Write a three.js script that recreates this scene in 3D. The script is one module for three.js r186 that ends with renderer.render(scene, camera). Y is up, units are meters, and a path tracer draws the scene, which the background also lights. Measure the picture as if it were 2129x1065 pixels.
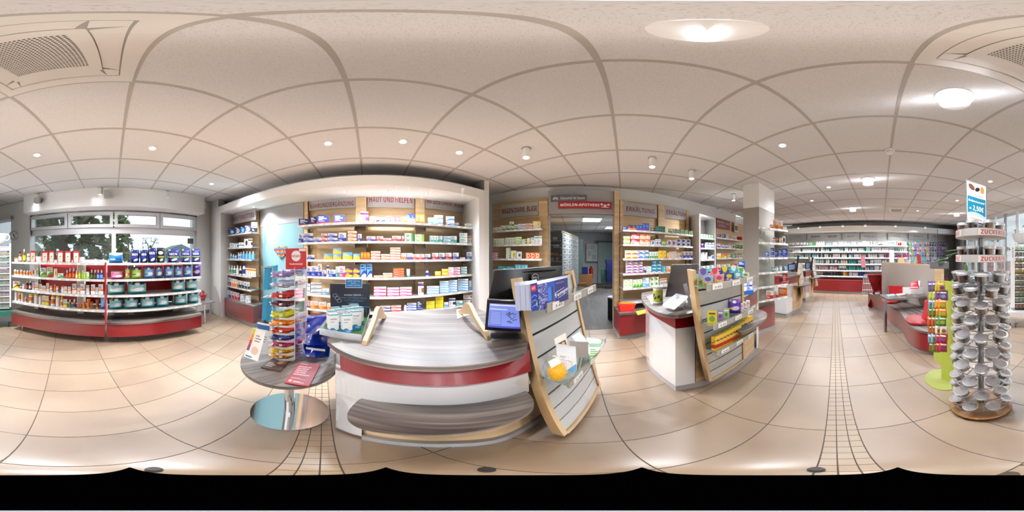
import * as THREE from 'three';
import { mergeGeometries, mergeVertices, toCreasedNormals } from 'three/addons/utils/BufferGeometryUtils.js';
import { RoundedBoxGeometry } from 'three/addons/geometries/RoundedBoxGeometry.js';
import { RectAreaLightUniformsLib } from 'three/addons/lights/RectAreaLightUniformsLib.js';

// ------------------------------------------------------------------ camera, sky, exposure
// The photograph is a full-circle panorama of a pharmacy. The shop is built unrolled: bearing runs along x,
// so that the walls, the ceiling grid and the floor tiles follow long bows, as the picture shows them.
const EYE = 1.42;
const scene = new THREE.Scene();
const camera = new THREE.PerspectiveCamera(2 * Math.atan(532.5 / (338.84 * 3)) * 180 / Math.PI, 2129 / 1065, 0.05, 200);
camera.position.set(0, EYE, 0);
camera.lookAt(0, EYE, -10);
const renderer = new THREE.WebGLRenderer({ antialias: true });
renderer.toneMapping = THREE.LinearToneMapping;
renderer.toneMappingExposure = 0.76;
renderer.shadowMap.enabled = true;
scene.background = new THREE.Color(0.80, 0.93, 1.0);
scene.backgroundIntensity = 1.8;
RectAreaLightUniformsLib.init();
const LAMP = { spot: 15, drum: 10, niche: 13, panel: 14 };      // candela (panel: nits) of the kinds of lamp in the shop

// ------------------------------------------------------------------ the place: plan coordinates and helpers
const TC = 0.6947, K = 3, R0 = 0.6, PX = 338.84, TAU = Math.PI * 2, CEIL = 2.765;
let seed = 12345;
const rnd = () => ((seed = (seed * 1664525 + 1013904223) >>> 0) / 4294967296);
const rr = (a, b) => a + (b - a) * rnd();
const rho = r => Math.pow(r * r * r * r + R0 * R0 * R0 * R0, 0.25);
function W(l, h, d, hint) {                                  // plan metres (l across, h above floor, d ahead) to the unrolled hall
  let t = TC + Math.atan2(l, d);
  if (hint === undefined) { if (t > Math.PI) t -= TAU; } else t += TAU * Math.round((hint - t) / TAU);
  const r = Math.hypot(l, d), q = rho(r);
  return new THREE.Vector3(q * t, EYE + q * Math.atan2(h - EYE, r), -K * q);
}
const tOf = u => (u - 1064.5) / PX;
const bearing = (u, r) => { const a = tOf(u) - TC; return [r * Math.sin(a), r * Math.cos(a)]; };
const onPlane = (u, v, h) => bearing(u, (h - EYE) / Math.tan((532.5 - v) / PX));     // where a sight line meets a level plane
const plan = (h, pts) => pts.map(([u, v]) => onPlane(u, v, h));
class Unit {                                                 // a straight run of wall: s along it, n square to it
  constructor(u0, n) { this.u0 = u0; this.n = n; const a = tOf(u0) - TC; this.f = [Math.sin(a), Math.cos(a)]; this.r = [Math.cos(a), -Math.sin(a)]; this.t = tOf(u0); }
  P(s, n) { return [this.f[0] * n + this.r[0] * s, this.f[1] * n + this.r[1] * s]; }
  s(u, n = this.n) { return n * Math.tan((u - this.u0) / PX); }
  rAt(u, n = this.n) { return n / Math.cos((u - this.u0) / PX); }
  h(u, v, n = this.n) { return EYE + this.rAt(u, n) * Math.tan((532.5 - v) / PX); }
}
// geometry in plan space has x = l, y = h, z = -d
function subdivide(geo, max) {
  const g = geo.index ? geo.toNonIndexed() : geo, p = g.attributes.position.array, uv = g.attributes.uv ? g.attributes.uv.array : null;
  const P = [], U = [], st = [];
  const len = (a, b) => Math.hypot(a[0] - b[0], a[1] - b[1], a[2] - b[2]) / Math.min(1, (Math.hypot((a[0] + b[0]) / 2, (a[2] + b[2]) / 2) + 0.05) / 1.6);
  for (let i = 0; i < p.length; i += 9) {
    const v = [0, 1, 2].map(k => [p[i + 3 * k], p[i + 3 * k + 1], p[i + 3 * k + 2], uv ? uv[(i / 3 + k) * 2] : 0, uv ? uv[(i / 3 + k) * 2 + 1] : 0]);
    st.push(v);
    while (st.length) {
      const [a, b, c] = st.pop(), la = len(a, b), lb = len(b, c), lc = len(c, a), m = Math.max(la, lb, lc);
      if (m <= max) { for (const q of [a, b, c]) { P.push(q[0], q[1], q[2]); U.push(q[3], q[4]); } continue; }
      const mid = (x, y) => x.map((e, k) => (e + y[k]) / 2);
      if (la === m) { const q = mid(a, b); st.push([a, q, c], [q, b, c]); }
      else if (lb === m) { const q = mid(b, c); st.push([a, b, q], [a, q, c]); }
      else { const q = mid(c, a); st.push([a, b, q], [q, b, c]); }
    }
  }
  const o = new THREE.BufferGeometry();
  o.setAttribute('position', new THREE.Float32BufferAttribute(P, 3));
  o.setAttribute('uv', new THREE.Float32BufferAttribute(U, 2));
  return o;
}
function bend(geo, hint, max = 0.16, crease = 0.5, clip = 0) {         // plan space to hall
  if (Array.isArray(geo)) geo = merge(geo);
  let g = subdivide(geo, max);
  if (clip) {
    const a = g.attributes.position.array, b = g.attributes.uv.array, P = [], U = [];
    for (let i = 0; i < a.length; i += 9) if ([0, 3, 6].some(k => Math.hypot(a[i + k], a[i + k + 2]) > clip(TC + Math.atan2(a[i + k], -a[i + k + 2])))) { for (let k = 0; k < 9; k++) P.push(a[i + k]); for (let k = 0; k < 6; k++) U.push(b[i / 9 * 6 + k]); }
    g = new THREE.BufferGeometry(); g.setAttribute('position', new THREE.Float32BufferAttribute(P, 3)); g.setAttribute('uv', new THREE.Float32BufferAttribute(U, 2));
  }
  const p = g.attributes.position;
  if (hint === undefined) { let x = 0, z = 0; for (let i = 0; i < p.count; i++) { x += p.getX(i); z += p.getZ(i); } hint = TC + Math.atan2(x, -z); if (hint > Math.PI) hint -= TAU; }
  for (let i = 0; i < p.count; i++) { const w = W(p.getX(i), p.getY(i), -p.getZ(i), hint); p.setXYZ(i, w.x, w.y, w.z); }
  return toCreasedNormals(g, crease);
}
function merge(list) {
  const l = list.map(g => { g = g.index ? g.toNonIndexed() : g; for (const k of Object.keys(g.attributes)) if (k !== 'position' && k !== 'uv') g.deleteAttribute(k); return g; });
  return l.length === 1 ? l[0] : mergeGeometries(l);
}
// plan-space primitives, uv in metres
const V = (p, h) => [p[0], h, -p[1]];
function quad(a, b, c, d, ua = [0, 0], uc) {                  // a b c d counter-clockwise seen from outside
  const w = Math.hypot(b[0] - a[0], b[1] - a[1], b[2] - a[2]), h = Math.hypot(d[0] - a[0], d[1] - a[1], d[2] - a[2]);
  const [u0, v0] = ua, u1 = uc ? uc[0] : u0 + w, v1 = uc ? uc[1] : v0 + h;
  const g = new THREE.BufferGeometry();
  g.setAttribute('position', new THREE.Float32BufferAttribute([...a, ...b, ...c, ...a, ...c, ...d], 3));
  g.setAttribute('uv', new THREE.Float32BufferAttribute([u0, v0, u1, v0, u1, v1, u0, v0, u1, v1, u0, v1], 2));
  return g;
}
function hexa(b, t, flip) {                                  // b, t: four bottom and four top corners, counter-clockwise seen from above
  const q = [quad(b[0], b[1], t[1], t[0]), quad(b[1], b[2], t[2], t[1]), quad(b[2], b[3], t[3], t[2]), quad(b[3], b[0], t[0], t[3]), quad(t[0], t[1], t[2], t[3]), quad(b[3], b[2], b[1], b[0])];
  return merge(q);
}
// box in a unit's frame: s0 < s1 along, n0 < n1 (n0 nearer)
const ubox = (U, s0, s1, h0, h1, n0, n1) => { const c = [U.P(s0, n0), U.P(s1, n0), U.P(s1, n1), U.P(s0, n1)]; return hexa(c.map(p => V(p, h0)), c.map(p => V(p, h1))); };
function prism(poly, h0, h1, uvr) {                          // poly: plan points, counter-clockwise from above as x right, d up
  const area = poly.reduce((s, p, i) => { const q = poly[(i + 1) % poly.length]; return s + p[0] * q[1] - q[0] * p[1]; }, 0);
  if (area < 0) poly = poly.slice().reverse();
  const sh = poly.map(p => new THREE.Vector2(p[0], p[1])), tri = THREE.ShapeUtils.triangulateShape(sh, []), P = [], U = [];
  const rot = uvr || 0, cs = Math.cos(rot), sn = Math.sin(rot), uv = p => [p[0] * cs + p[1] * sn, -p[0] * sn + p[1] * cs];
  for (const f of tri) {
    for (const i of f) { P.push(...V(poly[i], h1)); U.push(...uv(poly[i])); }
    for (const i of [f[0], f[2], f[1]]) { P.push(...V(poly[i], h0)); U.push(...uv(poly[i])); }
  }
  let run = 0;
  poly.forEach((p, i) => {
    const q = poly[(i + 1) % poly.length], w = Math.hypot(q[0] - p[0], q[1] - p[1]), a = V(p, h0), b = V(q, h0), c = V(q, h1), d = V(p, h1);
    P.push(...a, ...b, ...c, ...a, ...c, ...d); U.push(run, 0, run + w, 0, run + w, h1 - h0, run, 0, run + w, h1 - h0, run, h1 - h0); run += w;
  });
  const g = new THREE.BufferGeometry();
  g.setAttribute('position', new THREE.Float32BufferAttribute(P, 3)); g.setAttribute('uv', new THREE.Float32BufferAttribute(U, 2));
  return g;
}
const disc = (c, r, n = 32, ry = r) => Array.from({ length: n }, (_, i) => [c[0] + r * Math.cos(i / n * TAU), c[1] + ry * Math.sin(i / n * TAU)]);
const drum = (c, r, h0, h1, n = 24) => prism(disc(c, r, n), h0, h1);
function smooth(pts, n = 6, closed = false) {                // Catmull-Rom through plan points
  const c = new THREE.CatmullRomCurve3(pts.map(p => new THREE.Vector3(p[0], 0, p[1])), closed, 'centripetal');
  return c.getPoints(n * (pts.length - (closed ? 0 : 1))).map(p => [p.x, p.z]).slice(0, closed ? -1 : undefined);
}
function rod(a, b, r, n = 8) {                               // a, b: [l, h, d] in plan space
  const A = new THREE.Vector3(a[0], a[1], -a[2]), B = new THREE.Vector3(b[0], b[1], -b[2]);
  const g = new THREE.CylinderGeometry(r, r, A.distanceTo(B), n, 1);
  g.applyQuaternion(new THREE.Quaternion().setFromUnitVectors(new THREE.Vector3(0, 1, 0), B.clone().sub(A).normalize()));
  return g.translate((A.x + B.x) / 2, (A.y + B.y) / 2, (A.z + B.z) / 2);
}
function pipe(pts, r, n = 6, closed = false, seg) { const c = new THREE.CatmullRomCurve3(pts.map(p => new THREE.Vector3(p[0], p[1], -p[2])), closed); return new THREE.TubeGeometry(c, seg || pts.length * 4, r, n, closed); }

// ------------------------------------------------------------------ naming, things and parts
const taken = {};
function numbered(n) { const k = taken[n] = (taken[n] ?? -1) + 1; return k ? `${n}_${String(k).padStart(3, '0')}` : n; }
const std0 = new THREE.MeshStandardMaterial({ color: '#bcc0c4', roughness: 0.5 });
function shade(o) { o.traverse(m => { if (m.isMesh) { m.castShadow = true; m.receiveShadow = true; } }); return o; }
function tag(o, label, category, group) { o.userData.label = label; o.userData.category = category; if (group) o.userData.group = group; return o; }
function thing(name, label, category, base, group, hint) {   // a Group at the base of the thing, base = [l, h, d]
  const g = new THREE.Group(); g.name = numbered(name); g.position.copy(base.isVector3 ? base : W(base[0], base[1], base[2], hint));
  scene.add(g); return tag(g, label, category, group);
}
function structure(name, base) { const g = new THREE.Group(); g.name = numbered(name); if (base) g.position.copy(W(...base)); g.userData.kind = 'structure'; scene.add(g); return g; }
function part(parent, name, geo, mat, opt = {}) {            // geo in plan space unless opt.world
  const g = opt.world ? geo : bend(geo, opt.hint, opt.max, opt.crease, opt.clip), o = new THREE.Vector3();
  for (let p = parent; p && p !== scene; p = p.parent) o.add(p.position);
  g.translate(-o.x, -o.y, -o.z);
  const m = new THREE.Mesh(g, mat); m.name = name; if (opt.label) m.userData.label = opt.label; if (opt.stuff) m.userData.kind = 'stuff';
  m.castShadow = m.receiveShadow = true; parent.add(m); return m;
}
function solid(name, geo, mat, label, category, group, opt = {}) {   // a thing that is one mesh, set on its own base
  const g = opt.world ? geo : bend(geo, opt.hint, opt.max, opt.crease); g.computeBoundingBox();
  const b = g.boundingBox, c = new THREE.Vector3((b.min.x + b.max.x) / 2, b.min.y, (b.min.z + b.max.z) / 2);
  g.translate(-c.x, -c.y, -c.z);
  const m = new THREE.Mesh(g, mat); m.name = numbered(name); m.position.copy(c); m.castShadow = m.receiveShadow = true; scene.add(m);
  return tag(m, label, category, group);
}
function struct(name, geo, mat, opt = {}) { const m = solid(name, geo, mat, undefined, undefined, undefined, opt); delete m.userData.label; delete m.userData.category; m.userData.kind = 'structure'; return m; }

// ------------------------------------------------------------------ textures and materials
function canvas(w, h, draw) { const c = document.createElement('canvas'); c.width = w; c.height = h; draw(c.getContext('2d'), w, h); return c; }
function tex(c, srgb = true, rep = 1, repY = rep) { const t = new THREE.CanvasTexture(c); t.wrapS = t.wrapT = THREE.RepeatWrapping; t.repeat.set(rep, repY); if (srgb) t.colorSpace = THREE.SRGBColorSpace; t.magFilter = THREE.LinearFilter; return t; }
const lat = {}; 
function vnoise(x, y, per, s) {                              // value noise, periodic in per cells
  const key = per * 131 + s; const L = lat[key] ||= Array.from({ length: per * per }, rnd);
  const i = Math.floor(x), j = Math.floor(y), f = x - i, g = y - j, m = n => ((n % per) + per) % per, sm = q => q * q * (3 - 2 * q);
  const a = L[m(j) * per + m(i)], b = L[m(j) * per + m(i + 1)], c = L[m(j + 1) * per + m(i)], d = L[m(j + 1) * per + m(i + 1)], u = sm(f), v = sm(g);
  return (a * (1 - u) + b * u) * (1 - v) + (c * (1 - u) + d * u) * v;
}
function fbm(x, y, per, oct, s) { let r = 0, a = 0.5; for (let o = 0; o < oct; o++) { r += a * vnoise(x * per * (1 << o), y * per * (1 << o), per * (1 << o), s + o); a *= 0.5; } return r; }
function pixels(w, h, f) { return canvas(w, h, (g) => { const im = g.createImageData(w, h); for (let y = 0; y < h; y++) for (let x = 0; x < w; x++) { const c = f(x / w, y / h), k = (y * w + x) * 4; im.data[k] = c[0]; im.data[k + 1] = c[1]; im.data[k + 2] = c[2]; im.data[k + 3] = 255; } g.putImageData(im, 0, 0); }); }
const mixc = (a, b, t) => a.map((x, i) => x + (b[i] - x) * t);
const std = (color, roughness = 0.6, o = {}) => new THREE.MeshStandardMaterial({ color, roughness, ...o });
const phy = (color, roughness, o = {}) => new THREE.MeshPhysicalMaterial({ color, roughness, ...o });
const sideWood = pixels(512, 512, (x, y) => { const w = fbm(x, y, 3, 3, 1) * 0.5, g = fbm(x * 0.125 + 0.02 * w, y * 3, 8, 4, 7), s = vnoise(x * 6, y * 190, 190, 20) ; return mixc(mixc([233, 206, 164], [206, 170, 122], Math.min(1, Math.max(0, g * 1.5 - 0.3))), [218, 187, 142], s * 0.5); });
const oakTex = sideWood;
function streak(x, y, px, py, s) {                            // value noise drawn out along x, tiling
  const L = lat['k' + s] ||= Array.from({ length: px * py }, rnd), X = x * px, Y = y * py, i = Math.floor(X), j = Math.floor(Y), f = X - i, g = Y - j, q = t => t * t * (3 - 2 * t), m = (n, p) => ((n % p) + p) % p, at = (a, c) => L[m(c, py) * px + m(a, px)];
  return (at(i, j) * (1 - q(f)) + at(i + 1, j) * q(f)) * (1 - q(g)) + (at(i, j + 1) * (1 - q(f)) + at(i + 1, j + 1) * q(f)) * q(g);
}
const greyWood = pixels(1024, 1024, (x, y) => { const w = 0.012 * streak(x, y, 3, 4, 1), t = 0.45 * streak(x, y + w, 2, 14, 2) + 0.33 * streak(x, y + w, 3, 46, 3) + 0.22 * streak(x, y, 5, 150, 4); return mixc([146, 134, 126], [64, 56, 52], Math.min(1, Math.max(0, (t - 0.27) * 2.1))); });
const floorTex = pixels(1024, 1024, (x, y) => { const a = fbm(x, y, 3, 5, 51), b = fbm(x * 0.5, y, 10, 4, 61), c = vnoise(x * 400, y * 400, 400, 70); return mixc(mixc([180, 157, 131], [146, 120, 95], Math.min(1, Math.max(0, (a - 0.25) * 1.6))), [168, 147, 123], b * 0.7 + c * 0.12); });
const ceilTex = canvas(1024, 1024, (g, w) => {
  g.fillStyle = '#e1dfdf'; g.fillRect(0, 0, w, w); const q = seed;
  for (let i = 0; i < 9000; i++) { const x = rnd() * w, y = rnd() * w, a = rnd() * 6.3, l = rr(1, 6), k = rnd(); g.strokeStyle = k < 0.25 ? 'rgba(112,102,96,.65)' : 'rgba(160,150,144,.6)'; g.lineWidth = rr(1, 2.2); g.beginPath(); g.moveTo(x, y); g.lineTo(x + Math.cos(a) * l, y + Math.sin(a) * l); g.stroke(); }
});
const darkFloor = pixels(512, 512, (x, y) => { const p = Math.floor(x * 8), g = fbm(x * 2, y * 0.25 + p * 0.37, 16, 4, 81), e = (x * 8 % 1) < 0.03 ? 0.6 : 1; const c = mixc([126, 118, 114], [74, 68, 66], Math.min(1, Math.max(0, g * 1.6 - 0.3))); return c.map(k => k * e * (0.9 + 0.02 * ((p * 37) % 9))); });
const M = {
  wall: std('#f3f1ed', 0.85), wallWhite: std('#f6f5f2', 0.8), white: std('#f0efee', 0.35), cream: std('#ded6cb', 0.7),
  gloss: phy('#eef0f3', 0.14, { clearcoat: 0.6, clearcoatRoughness: 0.08 }),
  red: phy('#8a0f19', 0.35, { clearcoat: 0.2, clearcoatRoughness: 0.25 }), redBack: std('#b0101c', 0.5), redCloth: std('#c41320', 0.85),
  oak: std('#ffffff', 0.5, { map: tex(oakTex, true, 1.4, 1.4) }), oakEdge: std('#d8b686', 0.5), grey: std('#ffffff', 0.42, { map: tex(greyWood, true, 1.1, 1.5) }),
  greySteel: std('#b9bcc0', 0.35, { metalness: 0.7 }), chrome: std('#d8dadd', 0.06, { metalness: 1 }), steel: std('#9a9da2', 0.3, { metalness: 0.9 }), wire: std('#8d9095', 0.3, { metalness: 0.8 }),
  tile: std('#ffffff', 0.34, { map: tex(floorTex) }), grout: std('#54473c', 0.9), mosaic: std('#af987c', 0.4),
  ceilTile: std('#ffffff', 0.95, { map: tex(ceilTex, true, 1.6, 1.6) }), bar: std('#b5aea7', 0.6), black: phy('#010101', 1, { specularIntensity: 0 }), blackPlastic: std('#141414', 0.35), blackMatt: std('#1b1a1a', 0.6),
  signGrey: std('#a9a7a6', 0.6), shelfMetal: std('#cfcac3', 0.4), rail: std('#d9d6d1', 0.4), price: std('#f6f4ef', 0.6), alu: std('#c4c6c8', 0.3, { metalness: 0.75 }),
  glass: phy('#ffffff', 0.03, { transmission: 1, thickness: 0, ior: 1.45 }), shelfGlass: phy('#cfe0d8', 0.05, { transmission: 0.75, thickness: 0, ior: 1.5 }), glassEdge: std('#5b9484', 0.2),
  frost: phy('#9fd0d6', 0.35, { transmission: 0.25, thickness: 0 }), acrylic: phy('#ffffff', 0.04, { transmission: 1, thickness: 0, ior: 1.3 }),
  beigePanel: std('#b9aea3', 0.75), darkFloor: std('#ffffff', 0.5, { map: tex(darkFloor, true, 0.8, 0.8) }), skirting: std('#8c847c', 0.6), lime: std('#a8b23c', 0.5),
  drawer: std('#b5b9bd', 0.5), navy: std('#141f6b', 0.5), cardboard: std('#a9774a', 0.85), leaf: std('#2f5a24', 0.6), bark: std('#4b3a2c', 0.9), soilPot: std('#6e7274', 0.7),
};

const traced = (u, v, r) => { const p = bearing(u, r); return [p[0], EYE + r * Math.tan((532.5 - v) / PX), p[1]]; };   // a sight line at a given distance
const v3 = p => [p[0], p[1], -p[2]];
function slab4(c, th, k) {                                   // a board from four corners [u, v, r] (top left, top right, bottom right, bottom left), th thick to the rear; k: print for its front
  const f = c.map(p => v3(traced(...p))), b = c.map(([u, v, r]) => { const q = v3(traced(u, v, r)), p = bearing(u, r + th); return [p[0], q[1], -p[1]]; });
  const [TL, TR, BR, BL] = f, [tl, tr, br, bl] = b, e = k ? [[k.u0 + 0.0005, k.v0 + 0.0005], [k.u0 + 0.001, k.v0 + 0.001]] : [];
  return merge([k ? quad(BL, BR, TR, TL, [k.u0, k.v0], [k.u1, k.v1]) : quad(BL, BR, TR, TL), quad(BR, br, tr, TR, ...e), quad(bl, BL, TL, tl, ...e), quad(TL, TR, tr, tl, ...e), quad(bl, br, BR, BL, ...e), quad(br, bl, tl, tr, ...e)]);
}
function ruled(top, bot, th) {                               // a panel between an upper and a lower edge, both lists of [l, h, d]
  const g = [], back = p => { const r = Math.hypot(p[0], p[2]), f = (r + th) / r; return [p[0] * f, p[1], p[2] * f]; };
  for (let i = 0; i < top.length - 1; i++) g.push(hexa([bot[i], bot[i + 1], back(bot[i + 1]), back(bot[i])].map(v3), [top[i], top[i + 1], back(top[i + 1]), back(top[i])].map(v3)));
  return merge(g);
}
function unitThrough(p, q) { const d = [q[0] - p[0], q[1] - p[1]], L = Math.hypot(...d), nx = [-d[1] / L, d[0] / L]; let n = p[0] * nx[0] + p[1] * nx[1]; if (n < 0) { nx[0] *= -1; nx[1] *= -1; n = -n; } return new Unit((TC + Math.atan2(nx[0], nx[1])) * PX + 1064.5, n); }
// ------------------------------------------------------------------ floor
const FA = 1.981, fa = (a, b) => { const r = Math.hypot(a, b), t = FA + Math.atan2(b, a) - TC; return [r * Math.sin(t), r * Math.cos(t)]; };   // floor tiling: a along the mosaic strip, b across
const winW = new Unit(235, 3.28), backW = new Unit(1200, 2.95), nicheW = new Unit(780, 2.1), farW = new Unit(1800, 6.45);
const nOf = (U, p) => p[0] * U.f[0] + p[1] * U.f[1];
const inside = (p, m) => nOf(winW, p) < 3.2 + m && nOf(backW, p) < 2.9 + m && nOf(nicheW, p) < 2.6 + m && nOf(farW, p) < 6.4 + m;
{
  const floor = structure('floor', [0.5, 0, 2.5]);
  // grout bed in plan, polar cells so that it can be unrolled all round
  const cells = [];
  const polar = (h, r0, rs, t0, t1, nt, uvs = 1) => {         // a level sheet around the eye, directly in the hall
    const P = [], I = [], U = [];
    for (let i = 0; i <= nt; i++) { const t = t0 + (t1 - t0) * i / nt; rs.forEach((rf, k) => { const r = typeof rf === 'function' ? rf(t) : rf, q = rho(r); P.push(q * t, EYE + q * Math.atan2(h - EYE, r), -K * q); U.push(r * Math.sin(t - TC) * uvs, r * Math.cos(t - TC) * uvs); }); }
    const n = rs.length; for (let i = 0; i < nt; i++) for (let k = 0; k < n - 1; k++) { const a = i * n + k, b = a + n; if (h < EYE) I.push(a, b, a + 1, b, b + 1, a + 1); else I.push(a, a + 1, b, b, a + 1, b + 1); }
    const g = new THREE.BufferGeometry(); g.setAttribute('position', new THREE.Float32BufferAttribute(P, 3)); g.setAttribute('uv', new THREE.Float32BufferAttribute(U, 2)); g.setIndex(I); g.computeVertexNormals(); return g;
  };
  globalThis.__polar = polar;
  const edge = t => { const u = 1064.5 + t * PX, x = Math.abs((((u - 270) % 532.25) + 532.25 + 266) % 532.25 - 266); return (EYE - 0.012) / Math.tan((988.5 - 17 * Math.exp(-x / 42) - 532.5) / PX); };
  const roomR = t => { let m = 9.5; for (const tt of [t - TAU, t, t + TAU]) for (const [U, n] of [[winW, 3.45], [backW, 3.05], [nicheW, 2.72], [farW, 6.55]]) { const c = Math.cos(tt - U.t); if (c > 0.05) m = Math.min(m, n / c); } return m; };
  globalThis.__roomR = roomR;
  const rs = []; for (let r = 0.3; r < 9.5; r *= 1.09) rs.push(r);
  part(floor, 'grout_bed', polar(-0.004, 0, [t => edge(t) * 0.985, t => edge(t) * 1.03, t => edge(t) * 1.1, ...rs.filter(r => r > 0.4)], -4.2, 4.2, 560), M.grout, { world: true });
  const tiles = [];
  const put = (poly, mat, name, min) => {
    const c = poly.reduce((s, p) => [s[0] + p[0] / poly.length, s[1] + p[1] / poly.length], [0, 0]), r = Math.hypot(...c); let t = TC + Math.atan2(c[0], c[1]); if (t > Math.PI) t -= TAU;
    if (!inside(c, 0.5) || r < min) return;
    const hs = [t]; for (const x of [t - TAU, t + TAU]) if (Math.abs(x) < (r < 1.3 ? 5.2 : 4.1)) hs.push(x);
    for (const hint of hs) tiles.push({ poly, mat, name, hint, r, size: (Math.abs(hint) < 3.3 ? 1 : 0.01) * (name === 'tile' ? 1 : 0.2) / (r * Math.hypot(r, 1.42)) });
  };
  const w = 0.296, L = 0.6, g = 0.003, s0 = -0.044, s1 = 0.109, ph = 0.777 - 6 * L;
  for (let i = -16; i < 16; i++) for (const side of [-1, 1]) for (let j = 0; j < 22; j++) {
    const b0 = side > 0 ? s1 + j * w : s0 - (j + 1) * w, a0 = ph + i * L, lo = [a0 + g, b0 + g], hi = [a0 + L - g, b0 + w - g];
    put([fa(lo[0], lo[1]), fa(hi[0], lo[1]), fa(hi[0], hi[1]), fa(lo[0], hi[1])], M.tile, 'tile', 0.16);
  }
  for (let i = -110; i < 175; i++) for (let j = 0; j < 3; j++) {
    const p = 0.06, c = (s1 - s0) / 3, a0 = ph + i * p, b0 = s0 + j * c, e = 0.0022;
    put([fa(a0 + e, b0 + e), fa(a0 + p - e, b0 + e), fa(a0 + p - e, b0 + c - e), fa(a0 + e, b0 + c - e)], M.mosaic, 'mosaic_tile', 0.24);
  }
  tiles.sort((a, b) => b.size - a.size);
  const count = {}, rest = {};
  for (const t of tiles) {
    const geo = prism(t.poly, -0.006, 0), uv = geo.attributes.uv, ou = rnd(), ov = rnd(); for (let i = 0; i < uv.count; i++) uv.setXY(i, uv.getX(i) * 0.9 + ou, uv.getY(i) * 0.9 + ov);
    const k = count[t.name] = (count[t.name] || 0) + 1, cap = t.name === 'tile' ? 290 : 150;
    if (k <= cap) part(floor, t.name, geo, t.mat, { hint: t.hint, max: t.name === 'tile' ? (t.r < 0.8 ? 0.08 : 0.2) : 0.12, clip: t.r < 0.8 ? edge : 0 });
    else (rest[t.name] ||= []).push(bend(geo, t.hint, 0.3, 0.5, t.r < 0.8 ? edge : 0));
  }
  for (const n in rest) part(floor, n === 'tile' ? 'tile_field' : 'mosaic_field', mergeGeometries(rest[n]), n === 'tile' ? M.tile : M.mosaic, { world: true, stuff: true });
  // the part of the floor that the photograph leaves black, below the eye: a black sheet added there
  const cover = polar(0.012, 0, [0.01, 0.1, 0.15, 0.2, 0.24, 0.27, t => edge(t) * 0.92, t => edge(t) * 0.96, edge], -4.8, 4.8, 900);
  struct('floor_black_fill', mergeGeometries([cover].map(x => { const y = x.toNonIndexed(); y.deleteAttribute('normal'); return y; })), M.black, { world: true }).geometry.computeVertexNormals();
  const q0 = rho(0.01), yb = EYE - q0 * Math.PI / 2;
  const slab = (x0, x1, y0, y1, z0, z1) => { const b = new THREE.BoxGeometry(x1 - x0, y1 - y0, z1 - z0); b.translate((x0 + x1) / 2, (y0 + y1) / 2, (z0 + z1) / 2); return b; };
  struct('floor_near', slab(-4, 4, yb - 0.12, yb - 0.001, -K * q0 - 0.004, 2.2), M.tile, { world: true });
  struct('ceiling_near', slab(-4, 4, EYE + q0 * Math.PI / 2 + 0.01, EYE + q0 * Math.PI / 2 + 0.1, -K * q0 - 0.02, 2.2), M.wall, { world: true });
  struct('wall_behind', slab(-4, 4, yb - 0.1, EYE + q0 * Math.PI / 2 + 0.1, 2.2, 2.35), M.wall, { world: true });
  // end walls that close the unrolled hall on both sides
  for (const s of [-1, 1]) {
    const P = [], I = [], rl = [[0.05, 4.9], [0.7, 4.7], [1.2, 4.4], [2, 4.1], [3.2, 3.98], [5, 3.9], [9.4, 3.85]];
    rl.forEach(([r, t]) => { const q = rho(r); for (const h of [-0.01, CEIL + 0.03]) P.push(s * q * t, EYE + q * Math.atan2(h - EYE, r), -K * q); });
    P.push(s * 4, EYE - 1, 2.2, s * 4, EYE + 1, 2.2); const n = rl.length;
    for (let i = 0; i < n - 1; i++) { const a = 2 * i; I.push(a, a + 1, a + 2, a + 2, a + 1, a + 3); }
    I.push(2 * n, 2 * n + 1, 0, 0, 2 * n + 1, 1);
    const g2 = new THREE.BufferGeometry(); g2.setAttribute('position', new THREE.Float32BufferAttribute(P, 3)); g2.setAttribute('uv', new THREE.Float32BufferAttribute(P.filter((_, i) => i % 3 < 2), 2)); g2.setIndex(I);
    const m = struct(s < 0 ? 'wall_end_left' : 'wall_end_right', g2.toNonIndexed(), M.wall, { world: true }); m.geometry.computeVertexNormals(); m.material = M.wall.clone(); m.material.side = THREE.DoubleSide;
  }
}
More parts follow.
